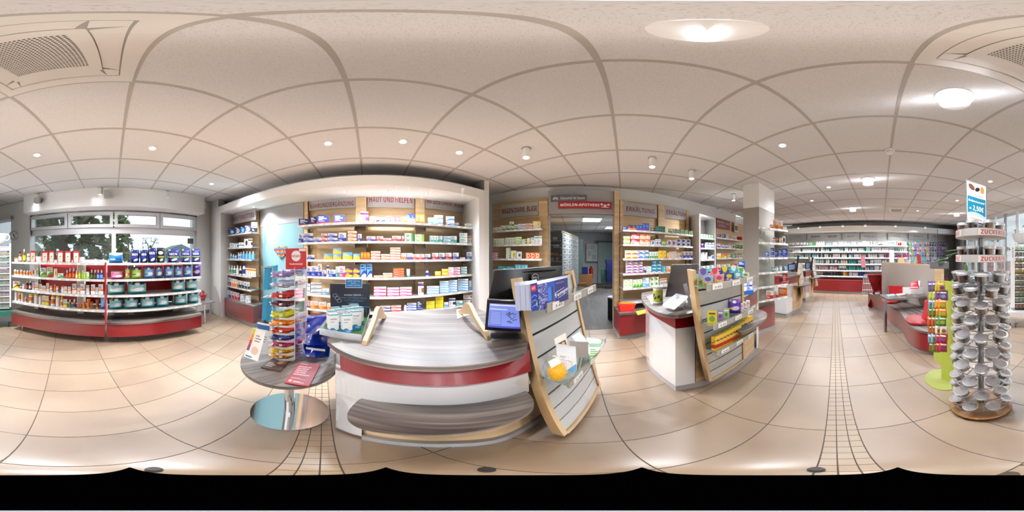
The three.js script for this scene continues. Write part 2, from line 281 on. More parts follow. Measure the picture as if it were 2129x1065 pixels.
// ------------------------------------------------------------------ ceiling
const cl = i => -0.088 + 0.625 * i, cd = j => -0.1045 + 0.625 * j;      // grid lines
const ceiling = structure('ceiling', [0.5, CEIL, 2.5]);
const cassetteCell = [0, -1];
{
  const polar = globalThis.__polar;
  const rs = []; for (let r = 0.05; r < 9.5; r *= 1.1) rs.push(r);
  part(ceiling, 'ceiling_board', polar(CEIL + 0.05, 0, [...rs.filter(r => r > 0.6).map(r => t => Math.min(r, globalThis.__roomR(t) * (0.999 + r * 1e-4)))], -4.2, 4.2, 300), M.wall, { world: true });
  const tl = [];
  for (let i = -6; i < 13; i++) for (let j = -7; j < 6; j++) {
    const c = [cl(i) + 0.3125, cd(j) + 0.3125], r = Math.hypot(...c); if (!inside(c, 0.45)) continue;
    if (i === 0 && j === 0) continue;
    let t = TC + Math.atan2(c[0], c[1]); if (t > Math.PI) t -= TAU;
    for (const hint of [t, t - TAU, t + TAU]) if (hint === t || Math.abs(hint) < (r < 1.3 ? 5 : 4.1)) {
      const b = 0.011, p = [[cl(i) + b, cd(j) + b], [cl(i + 1) - b, cd(j) + b], [cl(i + 1) - b, cd(j + 1) - b], [cl(i) + b, cd(j + 1) - b]];
      if (i === cassetteCell[0] && j === cassetteCell[1]) continue;
      const g = prism(p, CEIL + 0.004, CEIL + 0.02), uv = g.attributes.uv, ou = rnd(), ov = rnd(); for (let k = 0; k < uv.count; k++) uv.setXY(k, uv.getX(k) + ou, uv.getY(k) + ov);
      tl.push({ g, hint, s: (Math.abs(hint) < 3.3 ? 1 : 0.01) / (r * r + 0.2) });
    }
  }
  tl.sort((a, b) => b.s - a.s); const rest = [];
  tl.forEach((t, k) => { if (k < 285) part(ceiling, 'ceiling_tile', t.g, M.ceilTile, { hint: t.hint, max: 0.22 }); else rest.push(bend(t.g, t.hint, 0.3)); });
  if (rest.length) part(ceiling, 'tile_field', mergeGeometries(rest), M.ceilTile, { world: true, stuff: true });
  // the tile straight above the eye, all round
  const bd = 0.011, x0 = cl(0) + bd, x1 = cl(1) - bd, y0 = cd(0) + bd, y1 = cd(1) - bd;
  const lim = t => { const a = t - TC, s = Math.sin(a), c = Math.cos(a); return Math.min(s > 0 ? x1 / s : s < 0 ? x0 / s : 9, c > 0 ? y1 / c : c < 0 ? y0 / c : 9); };
  part(ceiling, 'ceiling_tile', polar(CEIL + 0.004, 0, [0.01, 0.04, 0.1, 0.17, 0.25, 0.34, 0.44, 0.54, 0.64, 0.74, 0.84, 0.92, 1].map(f => t => lim(t) * f), -4.9, 4.9, 700), M.ceilTile, { world: true });
  // T-bars, one mesh for each line
  for (const dir of [0, 1]) for (let i = -7; i < 14; i++) {
    const gs = {};
    for (let j = -8; j < 14; j++) {
      const o = dir ? cd(i) : cl(i), a = dir ? cl(j) : cd(j), w = 0.012;
      const p = dir ? [[a, o - w], [a + 0.625, o - w], [a + 0.625, o + w], [a, o + w]] : [[o - w, a], [o + w, a], [o + w, a + 0.625], [o - w, a + 0.625]];
      const c = dir ? [a + 0.3125, o] : [o, a + 0.3125], r = Math.hypot(...c); if (!inside(c, 0.5)) continue;
      let t = TC + Math.atan2(c[0], c[1]); if (t > Math.PI) t -= TAU;
      for (const hint of [t, t - TAU, t + TAU]) if (hint === t || Math.abs(hint) < (r < 1.3 ? 5 : 4.1)) (gs[Math.round((hint - t) / TAU)] ||= []).push(bend(prism(p, CEIL, CEIL + 0.012), hint, 0.14));
    }
    for (const k in gs) part(ceiling, 'grid_bar', mergeGeometries(gs[k]), M.bar, { world: true });
  }
}
// ------------------------------------------------------------------ walls
const strip = (U, uA, uB, n, h0, h1, th = 0.12) => ubox(U, U.s(uA, n), U.s(uB, n), h0, h1, n, n + th);
{
  // window wall with its openings (left half of the picture), n = 3.28
  const U = winW, n = 3.28, top = U.h(235, 437, n), s = u => U.s(u, n);
  const sill = 0.85, lintel = U.h(235, 436, n);
  const w = [];
  w.push(ubox(U, s(-150), s(-62), 0, CEIL + 0.02, n, n + 0.25), ubox(U, s(-62), s(23), U.h(10, 458, n), CEIL + 0.02, n, n + 0.25), ubox(U, s(23), s(62), 0, CEIL + 0.02, n, n + 0.25), ubox(U, s(410), s(560), 0, CEIL + 0.02, n, n + 0.25));
  w.push(ubox(U, s(62), s(410), 0, sill, n, n + 0.25), ubox(U, s(62), s(410), lintel, CEIL + 0.02, n, n + 0.25));
  struct('wall_window', w, M.wall, { hint: tOf(235) });
  struct('trim_1', ubox(U, s(62), s(412), lintel - 0.01, CEIL, n - 0.28, n - 0.005), M.wall);          // boxed beam above the window
  struct('trim_2', ubox(U, s(62), s(410), sill, sill + 0.03, n - 0.12, n + 0.2), M.white);
  struct('baseboard_window', ubox(U, s(412), s(520), 0, 0.08, n - 0.012, n), M.skirting);
  // wall piece between window wall and niche
  const C = new Unit(440, 3.62);
  struct('wall_corner', ubox(nicheW, nicheW.s(446, 2.1) - 1.4, nicheW.s(452, 2.1), 0, CEIL + 0.02, 2.12, 2.3), M.wall);
  // wall behind the niche, its head and jambs
  const N = nicheW, ns = (u, nn = 2.1) => N.s(u, nn), nt = N.h(768, 364), nb = N.h(768, 385);
  struct('wall_niche', [ubox(N, ns(449), ns(1020), 0, CEIL + 0.02, 2.62, 2.75)], M.oak);
  struct('trim_3', [ubox(N, ns(449), ns(1007), nb, nt, 2.1, 2.62)], M.wallWhite);
  struct('trim_4', [ubox(N, ns(449), ns(459), 0, nb, 2.1, 2.62)], M.wallWhite);
  struct('trim_5', [ubox(N, ns(996), ns(1007), 0, nb, 2.1, 2.62)], M.wallWhite);
  struct('wall_niche_side', [ubox(N, ns(1007), ns(1007) + 0.1, 0, CEIL + 0.02, 2.1, 3.2), ubox(N, ns(449) - 0.1, ns(449), 0, CEIL + .02, 2.11, 2.75), ubox(N, ns(449), ns(1007), nt, CEIL + 0.02, 2.45, 2.6)], M.wall);
  // back wall: left of the door, above it, right of it
  const B = backW, bs = u => B.s(u, 2.95), dt = B.h(1200, 445, 2.95);
  struct('wall_back', [ubox(B, bs(985), bs(1142), 0, CEIL + 0.02, 2.95, 3.1), ubox(B, bs(1142), bs(1277), dt, CEIL + 0.02, 2.95, 3.1), ubox(B, bs(1277), bs(1530), 0, CEIL + 0.02, 2.95, 3.1)], M.wallWhite);
  // far wall with the cosmetics shelves
  const F = farW, fs = u => F.s(u, 6.45);
  struct('wall_far', [ubox(F, fs(1560), fs(2010), 0, CEIL + 0.02, 6.45, 6.6)], M.wallWhite);
  struct('trim_6', [ubox(F, fs(1640), fs(1975), F.h(1800, 481, 6.1), F.h(1800, 470, 6.1), 6.0, 6.45)], M.wallWhite);
  // back wall continued behind the counters on the right
  struct('wall_back_right', ubox(new Unit(1260, 3.9), 2.9, 9.5, 0, CEIL + 0.02, 3.9, 4.05), M.wallWhite);
}
// ------------------------------------------------------------------ lamps
const lampGlow = std('#ffffff', 0.5, { emissive: new THREE.Color(1, 0.97, 0.92), emissiveIntensity: 4 });
function ceilingPoint(u, v) { return onPlane(u, v, CEIL); }
function spotAt(c, h, power, angle = 1.5, color = 0xf1f6ff) {
  const p = W(c[0], h, c[1]), l = new THREE.SpotLight(color, power, 0, angle, 0.35, 2); l.position.copy(p); l.target.position.set(p.x, p.y - 2, p.z + 0.01); l.castShadow = true; l.shadow.radius = 4; scene.add(l, l.target); return l;
}
function downlight(u, v, name, label) {
  const c = ceilingPoint(u, v), t = thing('real_or_added_downlight', label, 'downlight', [c[0], CEIL, c[1]], 'recessed downlights in the ceiling');
  part(t, 'trim_ring', [prism(disc(c, 0.05, 20), CEIL - 0.006, CEIL + 0.002)], M.white);
  part(t, 'lens', drum(c, 0.034, CEIL - 0.009, CEIL - 0.004, 16), lampGlow);
  spotAt(c, CEIL - 0.03, LAMP.spot * (u < 500 ? 1.7 : 1));
}
function drumLamp(u, v, label, f = 1) {
  const c = ceilingPoint(u, v), t = thing('drum_lamp', label, 'ceiling lamp', [c[0], CEIL, c[1]], 'round glass drum lamps on the ceiling');
  if (f === 1) part(t, 'ceiling_plate', drum(c, 0.115, CEIL - 0.008, CEIL + 0.002, 28), M.white);
  part(t, 'glass_shade', [drum(c, 0.082, CEIL - 0.085, CEIL - 0.008, 28)], lampGlow);
  part(t, 'glass_rim', [drum(c, 0.09, CEIL - 0.09, CEIL - 0.083, 28)], M.white);
  spotAt(c, CEIL - 0.12, LAMP.drum * f, 1.5); if (f < 1) return; const l = new THREE.PointLight(0xf1f6ff, 0.5, 0, 2); l.position.copy(W(c[0], CEIL - 0.3, c[1])); l.castShadow = true; l.shadow.radius = 6; scene.add(l);
}
function cylinderSpot(u, v, label, f = 0.6) {              // v: the top of the fitting at the ceiling
  const c = ceilingPoint(u, v), t = thing('cylinder_spotlight', label, 'spotlight', [c[0], CEIL, c[1]], 'white cylinder spotlights on the ceiling');
  part(t, 'mount', drum(c, 0.05, CEIL - 0.012, CEIL + 0.002, 18), M.signGrey);
  part(t, 'housing', drum(c, 0.042, CEIL - 0.15, CEIL - 0.012, 20), M.white);
  part(t, 'lens', drum(c, 0.034, CEIL - 0.153, CEIL - 0.149, 16), lampGlow);
  spotAt(c, CEIL - 0.175, LAMP.spot * f, 1.45);
}
drumLamp(1470, 60, 'bright round drum lamp on the ceiling tile straight above the camera', 0.3);
drumLamp(1985, 203, 'large round drum lamp on the ceiling beside the air conditioning cassette');
drumLamp(1805, 374, 'round drum lamp on the ceiling above the red waiting bench');
drumLamp(1773, 433, 'small round drum lamp nearest the far cosmetics shelves');
drumLamp(1989, 444, 'small round drum lamp on the ceiling left of the price sign');
for (const [u, v, l] of [[682, 298, 'left downlight of the three above the long niche shelf'], [838, 294, 'middle downlight of the three above the long niche shelf'], [955, 317, 'right downlight of the three above the long niche shelf'],
  [440, 382, 'recessed downlight in the ceiling corner between window and niche'], [317, 308, 'recessed downlight in the tile above the right window pane'], [1627, 302, 'recessed downlight nearest the camera above the right aisle'],
  [1723, 389, 'recessed downlight above the aisle in front of the column'], [1688, 417, 'recessed downlight above the second counter behind the column'], [2059, 377, 'recessed downlight right of the price sign'],
  [1908, 438, 'recessed downlight above the partition of the waiting bench'], [1990, 417, 'recessed downlight left of the price sign above the far shelves'], [77, 322, 'recessed downlight in the tile above the wall clock']]) downlight(u, v, '', l);
for (const [u, v, l] of [[80, 404, 'cylinder spotlight on the ceiling above the left window pane'], [208, 391, 'cylinder spotlight on the ceiling above the middle of the window'], [348, 398, 'cylinder spotlight on the ceiling above the right window pane'],
  [1094, 309, 'cylinder spotlight on the ceiling in front of the back room door'], [1356, 329, 'cylinder spotlight on the ceiling above the left cold remedy shelf'], [1438, 355, 'cylinder spotlight on the ceiling above the right cold remedy shelf'], [1525, 404, 'small cylinder spotlight on the ceiling left of the column']]) cylinderSpot(u, v, l, u < 400 ? 1.0 : 1.2);
{ // small spots under the front edge of the niche head
  const N = nicheW;
  [[527, 412, 'first'], [716, 375, 'second'], [810, 373, 'third'], [886, 379, 'fourth'], [995, 416, 'fifth']].forEach(([u, v, o]) => {
    const n = 2.3, h = N.h(768, 385) , c = N.P(N.s(u, n), n), t = thing('niche_spotlight', `${o} small spotlight from the left under the white niche head`, 'spotlight', [c[0], h, c[1]], 'small spotlights under the niche head');
    part(t, 'trim_ring', drum(c, 0.03, h - 0.006, h + 0.001, 16), M.chrome); part(t, 'lens', drum(c, 0.02, h - 0.009, h - 0.005, 12), lampGlow);
    spotAt(c, h - 0.03, LAMP.niche, 1.4);
  });
}

const ordw0 = ['first', 'second', 'third', 'fourth', 'fifth'];
for (const [k, [u, v, d]] of [[2059, 377, -1], [1985, 203, -1], [77, 322, 1], [80, 404, 1], [208, 391, 1]].entries()) { // second copies of shop lamps, added to light the hall beyond both ends
  const c = ceilingPoint(u, v), t = thing('real_or_added_downlight', `${ordw0[k]} added lamp copy on the ceiling past the ${d < 0 ? 'left' : 'right'} end of the picture`, 'downlight', W(c[0], CEIL, c[1], tOf(u) + d * TAU), 'added lamp copies past the ends of the picture');
  part(t, 'lens', drum(c, 0.034, CEIL - 0.009, CEIL - 0.001, 16), lampGlow, { hint: tOf(u) + d * TAU });
  const l = spotAt(c, CEIL - 0.03, LAMP.spot * (u === 2059 ? 2.6 : 1)), p = W(c[0], CEIL - 0.03, c[1], tOf(u) + d * TAU); l.position.copy(p); l.target.position.set(p.x, p.y - 2, p.z + 0.01);
}

for (const [k, [x, z]] of [[-2.8, 1.2], [-1, 1.7], [1, 1.7], [2.8, 1.2]].entries()) {   // unseen fill lamps, added behind the viewpoint to brighten the counter fronts
  const y = EYE + rho(0.01) * Math.PI / 2 + 0.01, t = thing('real_or_added_downlight', `${ordw0[k]} added fill lamp from left, unseen behind the viewpoint`, 'downlight', new THREE.Vector3(x, y, z), 'added fill lamps behind the viewpoint');
  const g = new THREE.CylinderGeometry(0.035, 0.035, 0.01, 16); part(t, 'lens', g.translate(x, y - 0.006, z), lampGlow, { world: true });
  const l = new THREE.SpotLight(0xf1f6ff, 24, 0, 1.5, 0.3, 2); l.position.set(x, y - 0.03, z); l.target.position.set(x, y - 2, z); l.castShadow = true; l.shadow.radius = 6; scene.add(l, l.target);
}

{ // far shelf spotlights: fourth and sixth real, the others added to brighten the shelves
  [1660, 1705, 1752, 1799, 1862, 1924].forEach((u, k) => { const n = 5.75, h = farW.h(1800, 470, 6.1) - 0.02, c = farW.P(farW.s(u, n), n), t = thing('real_or_added_spotlight', `${['first', 'second', 'third', 'fourth', 'fifth', 'sixth'][k]} small white spotlight from left before the far shelf head`, 'spotlight', [c[0], h, c[1]], 'spotlights before the far shelf head');
    part(t, 'housing', drum(c, 0.045, h - 0.05, h, 14), M.white); part(t, 'lens', drum(c, 0.035, h - 0.055, h - 0.05, 14), lampGlow); spotAt(c, h - 0.08, LAMP.spot * 0.8, 1.5); });
}
// ------------------------------------------------------------------ printed packs: one atlas for all designs
const pages = [0, 1].map(() => { const c = canvas(2048, 2048, g => { g.fillStyle = '#fff'; g.fillRect(0, 0, 2048, 2048); }); return { c, g: c.getContext('2d'), x: 2, y: 2, row: 0, mat: std('#ffffff', 0.42, { map: tex(c) }) }; });
function ink(w, h, draw, pg = 0) {
  let p = pages[pg]; if (p.x + w + 4 > 2048) { p.x = 2; p.y += p.row + 4; p.row = 0; }
  if (p.y + h + 4 > 2048) throw new Error('atlas full');
  const r = { p: pg, mat: p.mat, u0: (p.x + 0.5) / 2048, v0: 1 - (p.y + h - 0.5) / 2048, u1: (p.x + w - 0.5) / 2048, v1: 1 - (p.y + 0.5) / 2048 };
  p.g.save(); p.g.beginPath(); p.g.rect(p.x - 1, p.y - 1, w + 2, h + 2); p.g.clip(); p.g.translate(p.x, p.y); draw(p.g, w, h); p.g.restore();
  p.x += w + 4; p.row = Math.max(p.row, h); return r;
}
function printBox(k, bulge = 0) {                            // unit box, base at y 0, front at z 0; the print on the front, its edges carried round the sides
  const { u0, v0, u1, v1 } = k, e = 0.07, ue = u0 + (u1 - u0) * e, ur = u1 - (u1 - u0) * e, ve = v1 - (v1 - v0) * e, vb = v0 + (v1 - v0) * e, P = [], U = [];
  const q = (a, b, c, d, A, B, C, D) => { P.push(...a, ...b, ...c, ...a, ...c, ...d); U.push(...A, ...B, ...C, ...A, ...C, ...D); };
  const f = [[-.5, 0, 0], [.5, 0, 0], [.5, 1, 0], [-.5, 1, 0]], b = [[-.5, 0, -1], [.5, 0, -1], [.5, 1, -1], [-.5, 1, -1]];
  q(f[0], f[1], f[2], f[3], [u0, v0], [u1, v0], [u1, v1], [u0, v1]);
  q(b[1], b[0], b[3], b[2], [u0, v0], [u1, v0], [u1, v1], [u0, v1]);
  q(b[0], f[0], f[3], b[3], [ue, v0], [u0, v0], [u0, v1], [ue, v1]); q(f[1], b[1], b[2], f[2], [u1, v0], [ur, v0], [ur, v1], [u1, v1]);
  q(f[3], f[2], b[2], b[3], [u0, v1], [u1, v1], [u1, ve], [u0, ve]); q(b[0], b[1], f[1], f[0], [u0, vb], [u1, vb], [u1, v0], [u0, v0]);
  const g = new THREE.BufferGeometry(); g.setAttribute('position', new THREE.Float32BufferAttribute(P, 3)); g.setAttribute('uv', new THREE.Float32BufferAttribute(U, 2)); g.computeVertexNormals(); return g;
}
function pillow(k, seal = 0, taper = 0) {                    // a soft pack: front and back swell, edges pinched
  const n = 8, P = [], U = [], I = [], { u0, v0, u1, v1 } = k;
  for (const s of [1, -1]) for (let j = 0; j <= n; j++) for (let i = 0; i <= n; i++) {
    const x = i / n * 2 - 1, y = j / n * 2 - 1, b = Math.pow(Math.max(0, (1 - x ** 6) * (1 - Math.abs(y) ** (taper ? 3 : 6))), 0.45), wx = taper && y > 0.5 ? 1 - 0.05 * (y - 0.5) : 1;
    const yy = (y + 1) / 2; P.push(x * 0.5 * wx * (1 - 0.03 * y * y), yy, -0.5 + s * 0.5 * (taper ? b * (1 - 0.75 * yy) + 0.02 : b)); U.push(u0 + (u1 - u0) * i / n, v0 + (v1 - v0) * j / n);
  }
  const o = (n + 1) * (n + 1);
  for (let j = 0; j < n; j++) for (let i = 0; i < n; i++) { const a = j * (n + 1) + i; I.push(a, a + 1, a + n + 2, a, a + n + 2, a + n + 1, o + a, o + a + n + 2, o + a + 1, o + a, o + a + n + 1, o + a + n + 2); }
  const g = new THREE.BufferGeometry(); g.setAttribute('position', new THREE.Float32BufferAttribute(P, 3)); g.setAttribute('uv', new THREE.Float32BufferAttribute(U, 2)); g.setIndex(I); g.computeVertexNormals(); return g;
}
const lines = (g, x, y, w, n, c, lw = 2, gap = 5) => { g.fillStyle = c; for (let i = 0; i < n; i++) g.fillRect(x, y + i * gap, w * (0.55 + 0.45 * ((i * 37 + 11) % 10) / 10), lw); };
const scribble = (g, x, y, w, h, c) => { g.fillStyle = c; let p = x, k = 7; while (p < x + w) { k = (k * 73 + 41) % 97; const q = h * (0.55 + 0.45 * (k % 10) / 9); g.fillRect(p, y + (h - q) * (k % 2), Math.max(1.5, h * 0.14), q); if (k % 3) g.fillRect(p, y + h * (k % 5) / 5, h * 0.4, Math.max(1, h * 0.13)); p += h * (k % 7 ? 0.5 : 0.8); } };   // lettering too blurred to read
// style letter, then colours: base, main, second
const styles = {
  a: (g, w, h, c) => { g.fillStyle = c[0]; g.fillRect(0, 0, w, h); g.fillStyle = c[1]; g.fillRect(0, h * 0.62, w, h * 0.38); g.fillStyle = c[2]; g.fillRect(0, h * 0.56, w, h * 0.06); lines(g, 6, 10, w * 0.7, 3, c[1], 5, 9); lines(g, 6, h * 0.74, w * 0.5, 2, '#fff', 3, 7); },
  b: (g, w, h, c) => { g.fillStyle = c[1]; g.fillRect(0, 0, w, h); g.fillStyle = c[0]; g.fillRect(0, h * 0.5, w, h * 0.5); lines(g, 7, 12, w * 0.65, 2, c[0], 6, 10); g.fillStyle = c[2]; g.fillRect(w * 0.6, h * 0.6, w * 0.28, h * 0.28); lines(g, 7, h * 0.66, w * 0.4, 3, c[1], 3, 7); },
  c: (g, w, h, c) => { g.fillStyle = c[1]; g.fillRect(0, 0, w, h); lines(g, 8, 10, w * 0.75, 2, c[0], 6, 11); g.fillStyle = c[2]; g.fillRect(0, h * 0.8, w, h * 0.08); lines(g, 8, h * 0.5, w * 0.55, 2, c[0], 3, 8); },
  d: (g, w, h, c) => { g.fillStyle = c[0]; g.fillRect(0, 0, w, h); g.fillStyle = c[1]; g.beginPath(); g.moveTo(0, h * 0.9); g.quadraticCurveTo(w * 0.5, h * 0.3, w, h * 0.55); g.lineTo(w, h); g.lineTo(0, h); g.fill(); g.fillStyle = c[2]; g.beginPath(); g.moveTo(0, h); g.quadraticCurveTo(w * 0.6, h * 0.55, w, h * 0.8); g.lineTo(w, h); g.fill(); lines(g, 6, 9, w * 0.7, 2, c[1], 6, 11); },
  e: (g, w, h, c) => { g.fillStyle = c[0]; g.fillRect(0, 0, w, h); g.fillStyle = c[1]; g.beginPath(); g.arc(w * 0.55, h * 0.5, Math.min(w, h) * 0.3, 0, 7); g.fill(); g.fillStyle = c[2]; g.beginPath(); g.arc(w * 0.55, h * 0.5, Math.min(w, h) * 0.17, 0, 7); g.fill(); lines(g, 5, 6, w * 0.6, 1, c[1], 5); lines(g, 5, h - 12, w * 0.7, 1, c[1], 4); },
  f: (g, w, h, c) => { g.fillStyle = c[0]; g.fillRect(0, 0, w, h); g.fillStyle = c[1]; g.fillRect(0, h * 0.1, w, h * 0.2); g.fillStyle = c[2]; g.fillRect(w * 0.6, h * 0.45, w * 0.4, h * 0.35); lines(g, 6, h * 0.45, w * 0.45, 4, '#667', 3, 8); },
  g: (g, w, h, c) => { g.fillStyle = c[0]; g.fillRect(0, 0, w, h); g.fillStyle = c[1]; g.fillRect(w * 0.72, 0, w * 0.28, h); lines(g, 5, 10, w * 0.58, 2, c[1], 6, 11); g.fillStyle = c[2]; g.beginPath(); g.ellipse(w * 0.35, h * 0.68, w * 0.2, h * 0.14, 0, 0, 7); g.fill(); },
  h: (g, w, h, c) => { g.fillStyle = c[0]; g.fillRect(0, 0, w, h); lines(g, 8, h * 0.2, w * 0.6, 2, '#555', 4, 9); g.fillStyle = c[1]; g.fillRect(0, h * 0.5, w, h * 0.16); lines(g, 8, h * 0.75, w * 0.7, 2, c[2], 3, 8); },
};
const C = { w: '#f6f5f2', k: '#1c1c22', b: '#1b3fae', n: '#152166', l: '#6fb3e6', t: '#1fb3ae', g: '#3f9a3a', m: '#9ccf2c', y: '#f5d21a', o: '#ee7a1a', r: '#cf1d23', p: '#e14b96', v: '#6b2a8c', c: '#e9dfc6', s: '#c9ccd0', d: '#7b4a24', a: '#0d7f86', q: '#bfe3ea', f: '#f4b9c8', e: '#8fc6c0' };
const CN = { w: 'white', k: 'black', b: 'blue', n: 'navy', l: 'light blue', t: 'turquoise', g: 'green', m: 'lime green', y: 'yellow', o: 'orange', r: 'red', p: 'pink', v: 'purple', c: 'cream', s: 'silver', d: 'brown', a: 'teal', q: 'pale aqua', f: 'rose', e: 'sage' };
const prints = {}, geos = {}, mats = {};
function design(code) {                                      // e.g. 'awbo': style a, white base, blue, orange
  return prints[code] ||= ink(64, 64, (g, w, h) => styles[code[0]](g, w, h, [C[code[1]], C[code[2]], C[code[3] || code[2]]]));
}
const dress = {};                                            // designs with a drawing of their own: dress.name = [description, print]
const look = code => dress[code] ? dress[code][0] : code.length < 3 ? CN[code[0]] + (code[1] && code[1] !== code[0] ? ' and ' + CN[code[1]] : '') : code[0] === 'c' ? `${CN[code[2]]} and ${CN[code[3] || code[1]] === CN[code[2]] ? CN[code[1]] : CN[code[3] || code[1]]}` : (x => x.length > 1 ? x.slice(0, 2).join(' and ') : x[0])([...new Set([CN[code[1]], CN[code[2]]])]);
const ink_ = code => dress[code] ? dress[code][1] : design(code);
const geoOf = (kind, code) => geos[kind + code] ||= kind === 'k' ? pillow(ink_(code)) : kind === 'r' ? pillow(ink_(code), 0, 1) : printBox(ink_(code));
const plain = (c, rough = 0.35) => mats[c + rough] ||= std(c, rough);
const lathe = (pts, n = 14) => new THREE.LatheGeometry(pts.map(p => new THREE.Vector2(p[0], p[1])), n);
// unit shapes: base at y 0, height 1, width 1 (radius .5), centred
const shape = {
  B: { noun: 'bottle', body: lathe([[0, 0], [.46, 0], [.5, .03], [.5, .6], [.4, .7], [.2, .76], [.2, .8], [0, .8]]), cap: lathe([[0, .79], [.24, .79], [.24, .98], [.2, 1], [0, 1]], 10), band: lathe([[.505, .14], [.505, .52]]) },
  p: { noun: 'spray bottle', body: lathe([[0, 0], [.46, 0], [.5, .03], [.5, .52], [.34, .64], [.22, .67], [0, .67]]), cap: merge([lathe([[0, .66], [.3, .66], [.27, .86], [.16, .98], [0, 1]], 10)]), band: lathe([[.505, .1], [.505, .46]]) },
  F: { noun: 'bottle', body: lathe([[0, 0], [.48, 0], [.5, .03], [.5, .78], [.46, .82], [0, .83]]), cap: lathe([[0, .82], [.45, .82], [.42, .95], [.3, 1], [0, 1]], 12), band: lathe([[.505, .2], [.505, .66]]) },
  j: { noun: 'jar', body: lathe([[0, 0], [.46, 0], [.5, .06], [.5, .68], [.44, .74], [0, .74]]), cap: lathe([[0, .72], [.47, .72], [.47, .97], [.44, 1], [0, 1]], 14), band: lathe([[.505, .16], [.505, .6]]) },
  T: { noun: 'tube', body: (() => { const g = new THREE.CylinderGeometry(.5, .42, .8, 14, 4); g.translate(0, .6, 0); const p = g.attributes.position; for (let i = 0; i < p.count; i++) { const f = (p.getY(i) - .2) / .8; p.setZ(i, p.getZ(i) * (1 - .94 * f)); } g.computeVertexNormals(); return g; })(), cap: lathe([[0, 0], [.4, 0], [.42, .2], [0, .21]], 12), band: null },
};
const bandMat = code => { const k = 'band' + code; return mats[k] ||= std(C[code] || code, 0.5); };
const ordw = ['first', 'second', 'third', 'fourth', 'fifth', 'sixth', 'seventh', 'eighth', 'ninth', 'tenth', 'eleventh', 'twelfth'];
const ord = n => ordw[n] || (n + 1) + (['st', 'nd', 'rd'][(n + 1) % 10 - 1] && ![11, 12, 13].includes((n + 1) % 100) ? ['st', 'nd', 'rd'][(n + 1) % 10 - 1] : 'th');
const nouns = { b: 'carton', k: 'soft pack', r: 'paper bag' };
const names = { b: 'product_carton', k: 'soft_pack', r: 'paper_bag', B: 'product_bottle', p: 'spray_bottle', F: 'product_bottle', j: 'product_jar', T: 'product_tube' };
// one product, standing at plan point c on height h, seen w by ht marks (1 mark = 1/PX of the distance)
function product(kind, code, c, h, w, ht, label, group, o = {}) {
  const base = W(c[0], h, c[1], o.hint), q = -base.z / K, phi = Math.atan2(base.x, -base.z), m = q / PX, W_ = w * m * Math.cos(phi), H_ = ht * m, D_ = o.depth ?? Math.min(0.16, Math.max(0.04, W_ * 0.8));
  let x;
  if (shape[kind]) {
    const s = shape[kind], g = new THREE.Group(), [c1, c2, c3] = code.split('').map(k => C[k]);
    const add = (geo, mt, n) => { const me = new THREE.Mesh(geo, mt); me.name = n; me.scale.set(W_, H_, Math.min(W_, 0.12)); me.castShadow = me.receiveShadow = true; g.add(me); };
    add(s.body, plain(c1 || '#fff', 0.35), 'body'); if (s.cap) add(s.cap, plain(c2 || c1, 0.4), 'cap'); if (s.band && code[2]) add(s.band, plain(c3, 0.6), 'label_band'); x = g;
    g.position.copy(base); g.position.z -= Math.min(W_, 0.12) / 2;
  } else {
    x = new THREE.Mesh(geoOf(kind, code), ink_(code).mat); x.scale.set(W_, H_, D_); x.position.copy(base); x.castShadow = x.receiveShadow = true;
  }
  x.rotation.y = -phi + (o.turn || 0); if (o.tilt) x.rotation.x = o.tilt;
  x.name = numbered(o.name || names[kind]); scene.add(x);
  return tag(x, label, o.cat || (nouns[kind] || shape[kind].noun).split(' ').pop(), group);
}
// a row on a shelf. spec: 'kind code u w h [nx [ny]]; ...' with u the left edge of the first pack
function row(U, n, h, where, spec, o = {}) {
  let k = 0;
  for (const it of spec.split(';').map(x => x.trim()).filter(Boolean)) {
    const [kind, code, u, w, ht, nx = 1, ny = 1] = it.split(/\s+/).map((x, i) => i < 2 ? x : +x);
    for (let i = 0; i < nx; i++) {
      const uc = u + w * (i + 0.5), r = U.rAt(uc, n), c = bearing(uc, r);
      for (let j = 0; j < ny; j++) {
        const q = rho(r), dh = j * ht * (q / PX), noun = o.noun && o.noun[kind] || nouns[kind] || shape[kind].noun;
        const lab = `${look(code)} ${noun}, ${ord(k)} from left on ${where}` + (ny > 1 ? `, ${j === 0 ? 'bottom' : j === ny - 1 ? 'top' : ord(j)} layer` : '');
        const x = product(kind, code, c, h + 0.001, w * 0.97, ht * 0.985, lab, `products on ${where}`, { hint: o.hint ?? U.t, turn: o.turn, name: kind === 'b' && o.name ? (typeof o.name === 'function' ? o.name(uc) : o.name) : undefined, ...(o.opt || {}) });
        x.position.y += dh; if (j && !shape[kind]) { x.position.x += rr(-0.002, 0.002); }
      }
      k++;
    }
  }
}
function shelf(T, U, uA, uB, h, n0, n1, o = {}) {            // a board with a price rail and tags, parts of the unit T
  const sA = U.s(uA, n0), sB = U.s(uB, n0), th = o.th || 0.018, hint = U.t;
  part(T, 'shelf', ubox(U, sA, sB, h - th, h, n0, n1), o.mat || M.shelfMetal, { hint, max: 0.25 });
  const rh = o.rail ?? 0.034; if (!rh) return;
  const rail = part(T, 'price_rail', ubox(U, sA, sB, h - rh + 0.004, h + 0.004, n0 - 0.012, n0 - 0.001), o.railMat || M.rail, { hint, max: 0.25 });
  const pitch = o.pitch || 17; for (let u = uA + 5 + rnd() * 8; u < uB - 8; u += pitch * rr(0.75, 1.6)) part(rail, 'price_tag', ubox(U, U.s(u, n0), U.s(u + 6.5, n0), h - rh + 0.008, h, n0 - 0.016, n0 - 0.0125), M.price, { hint, max: 1 });
}
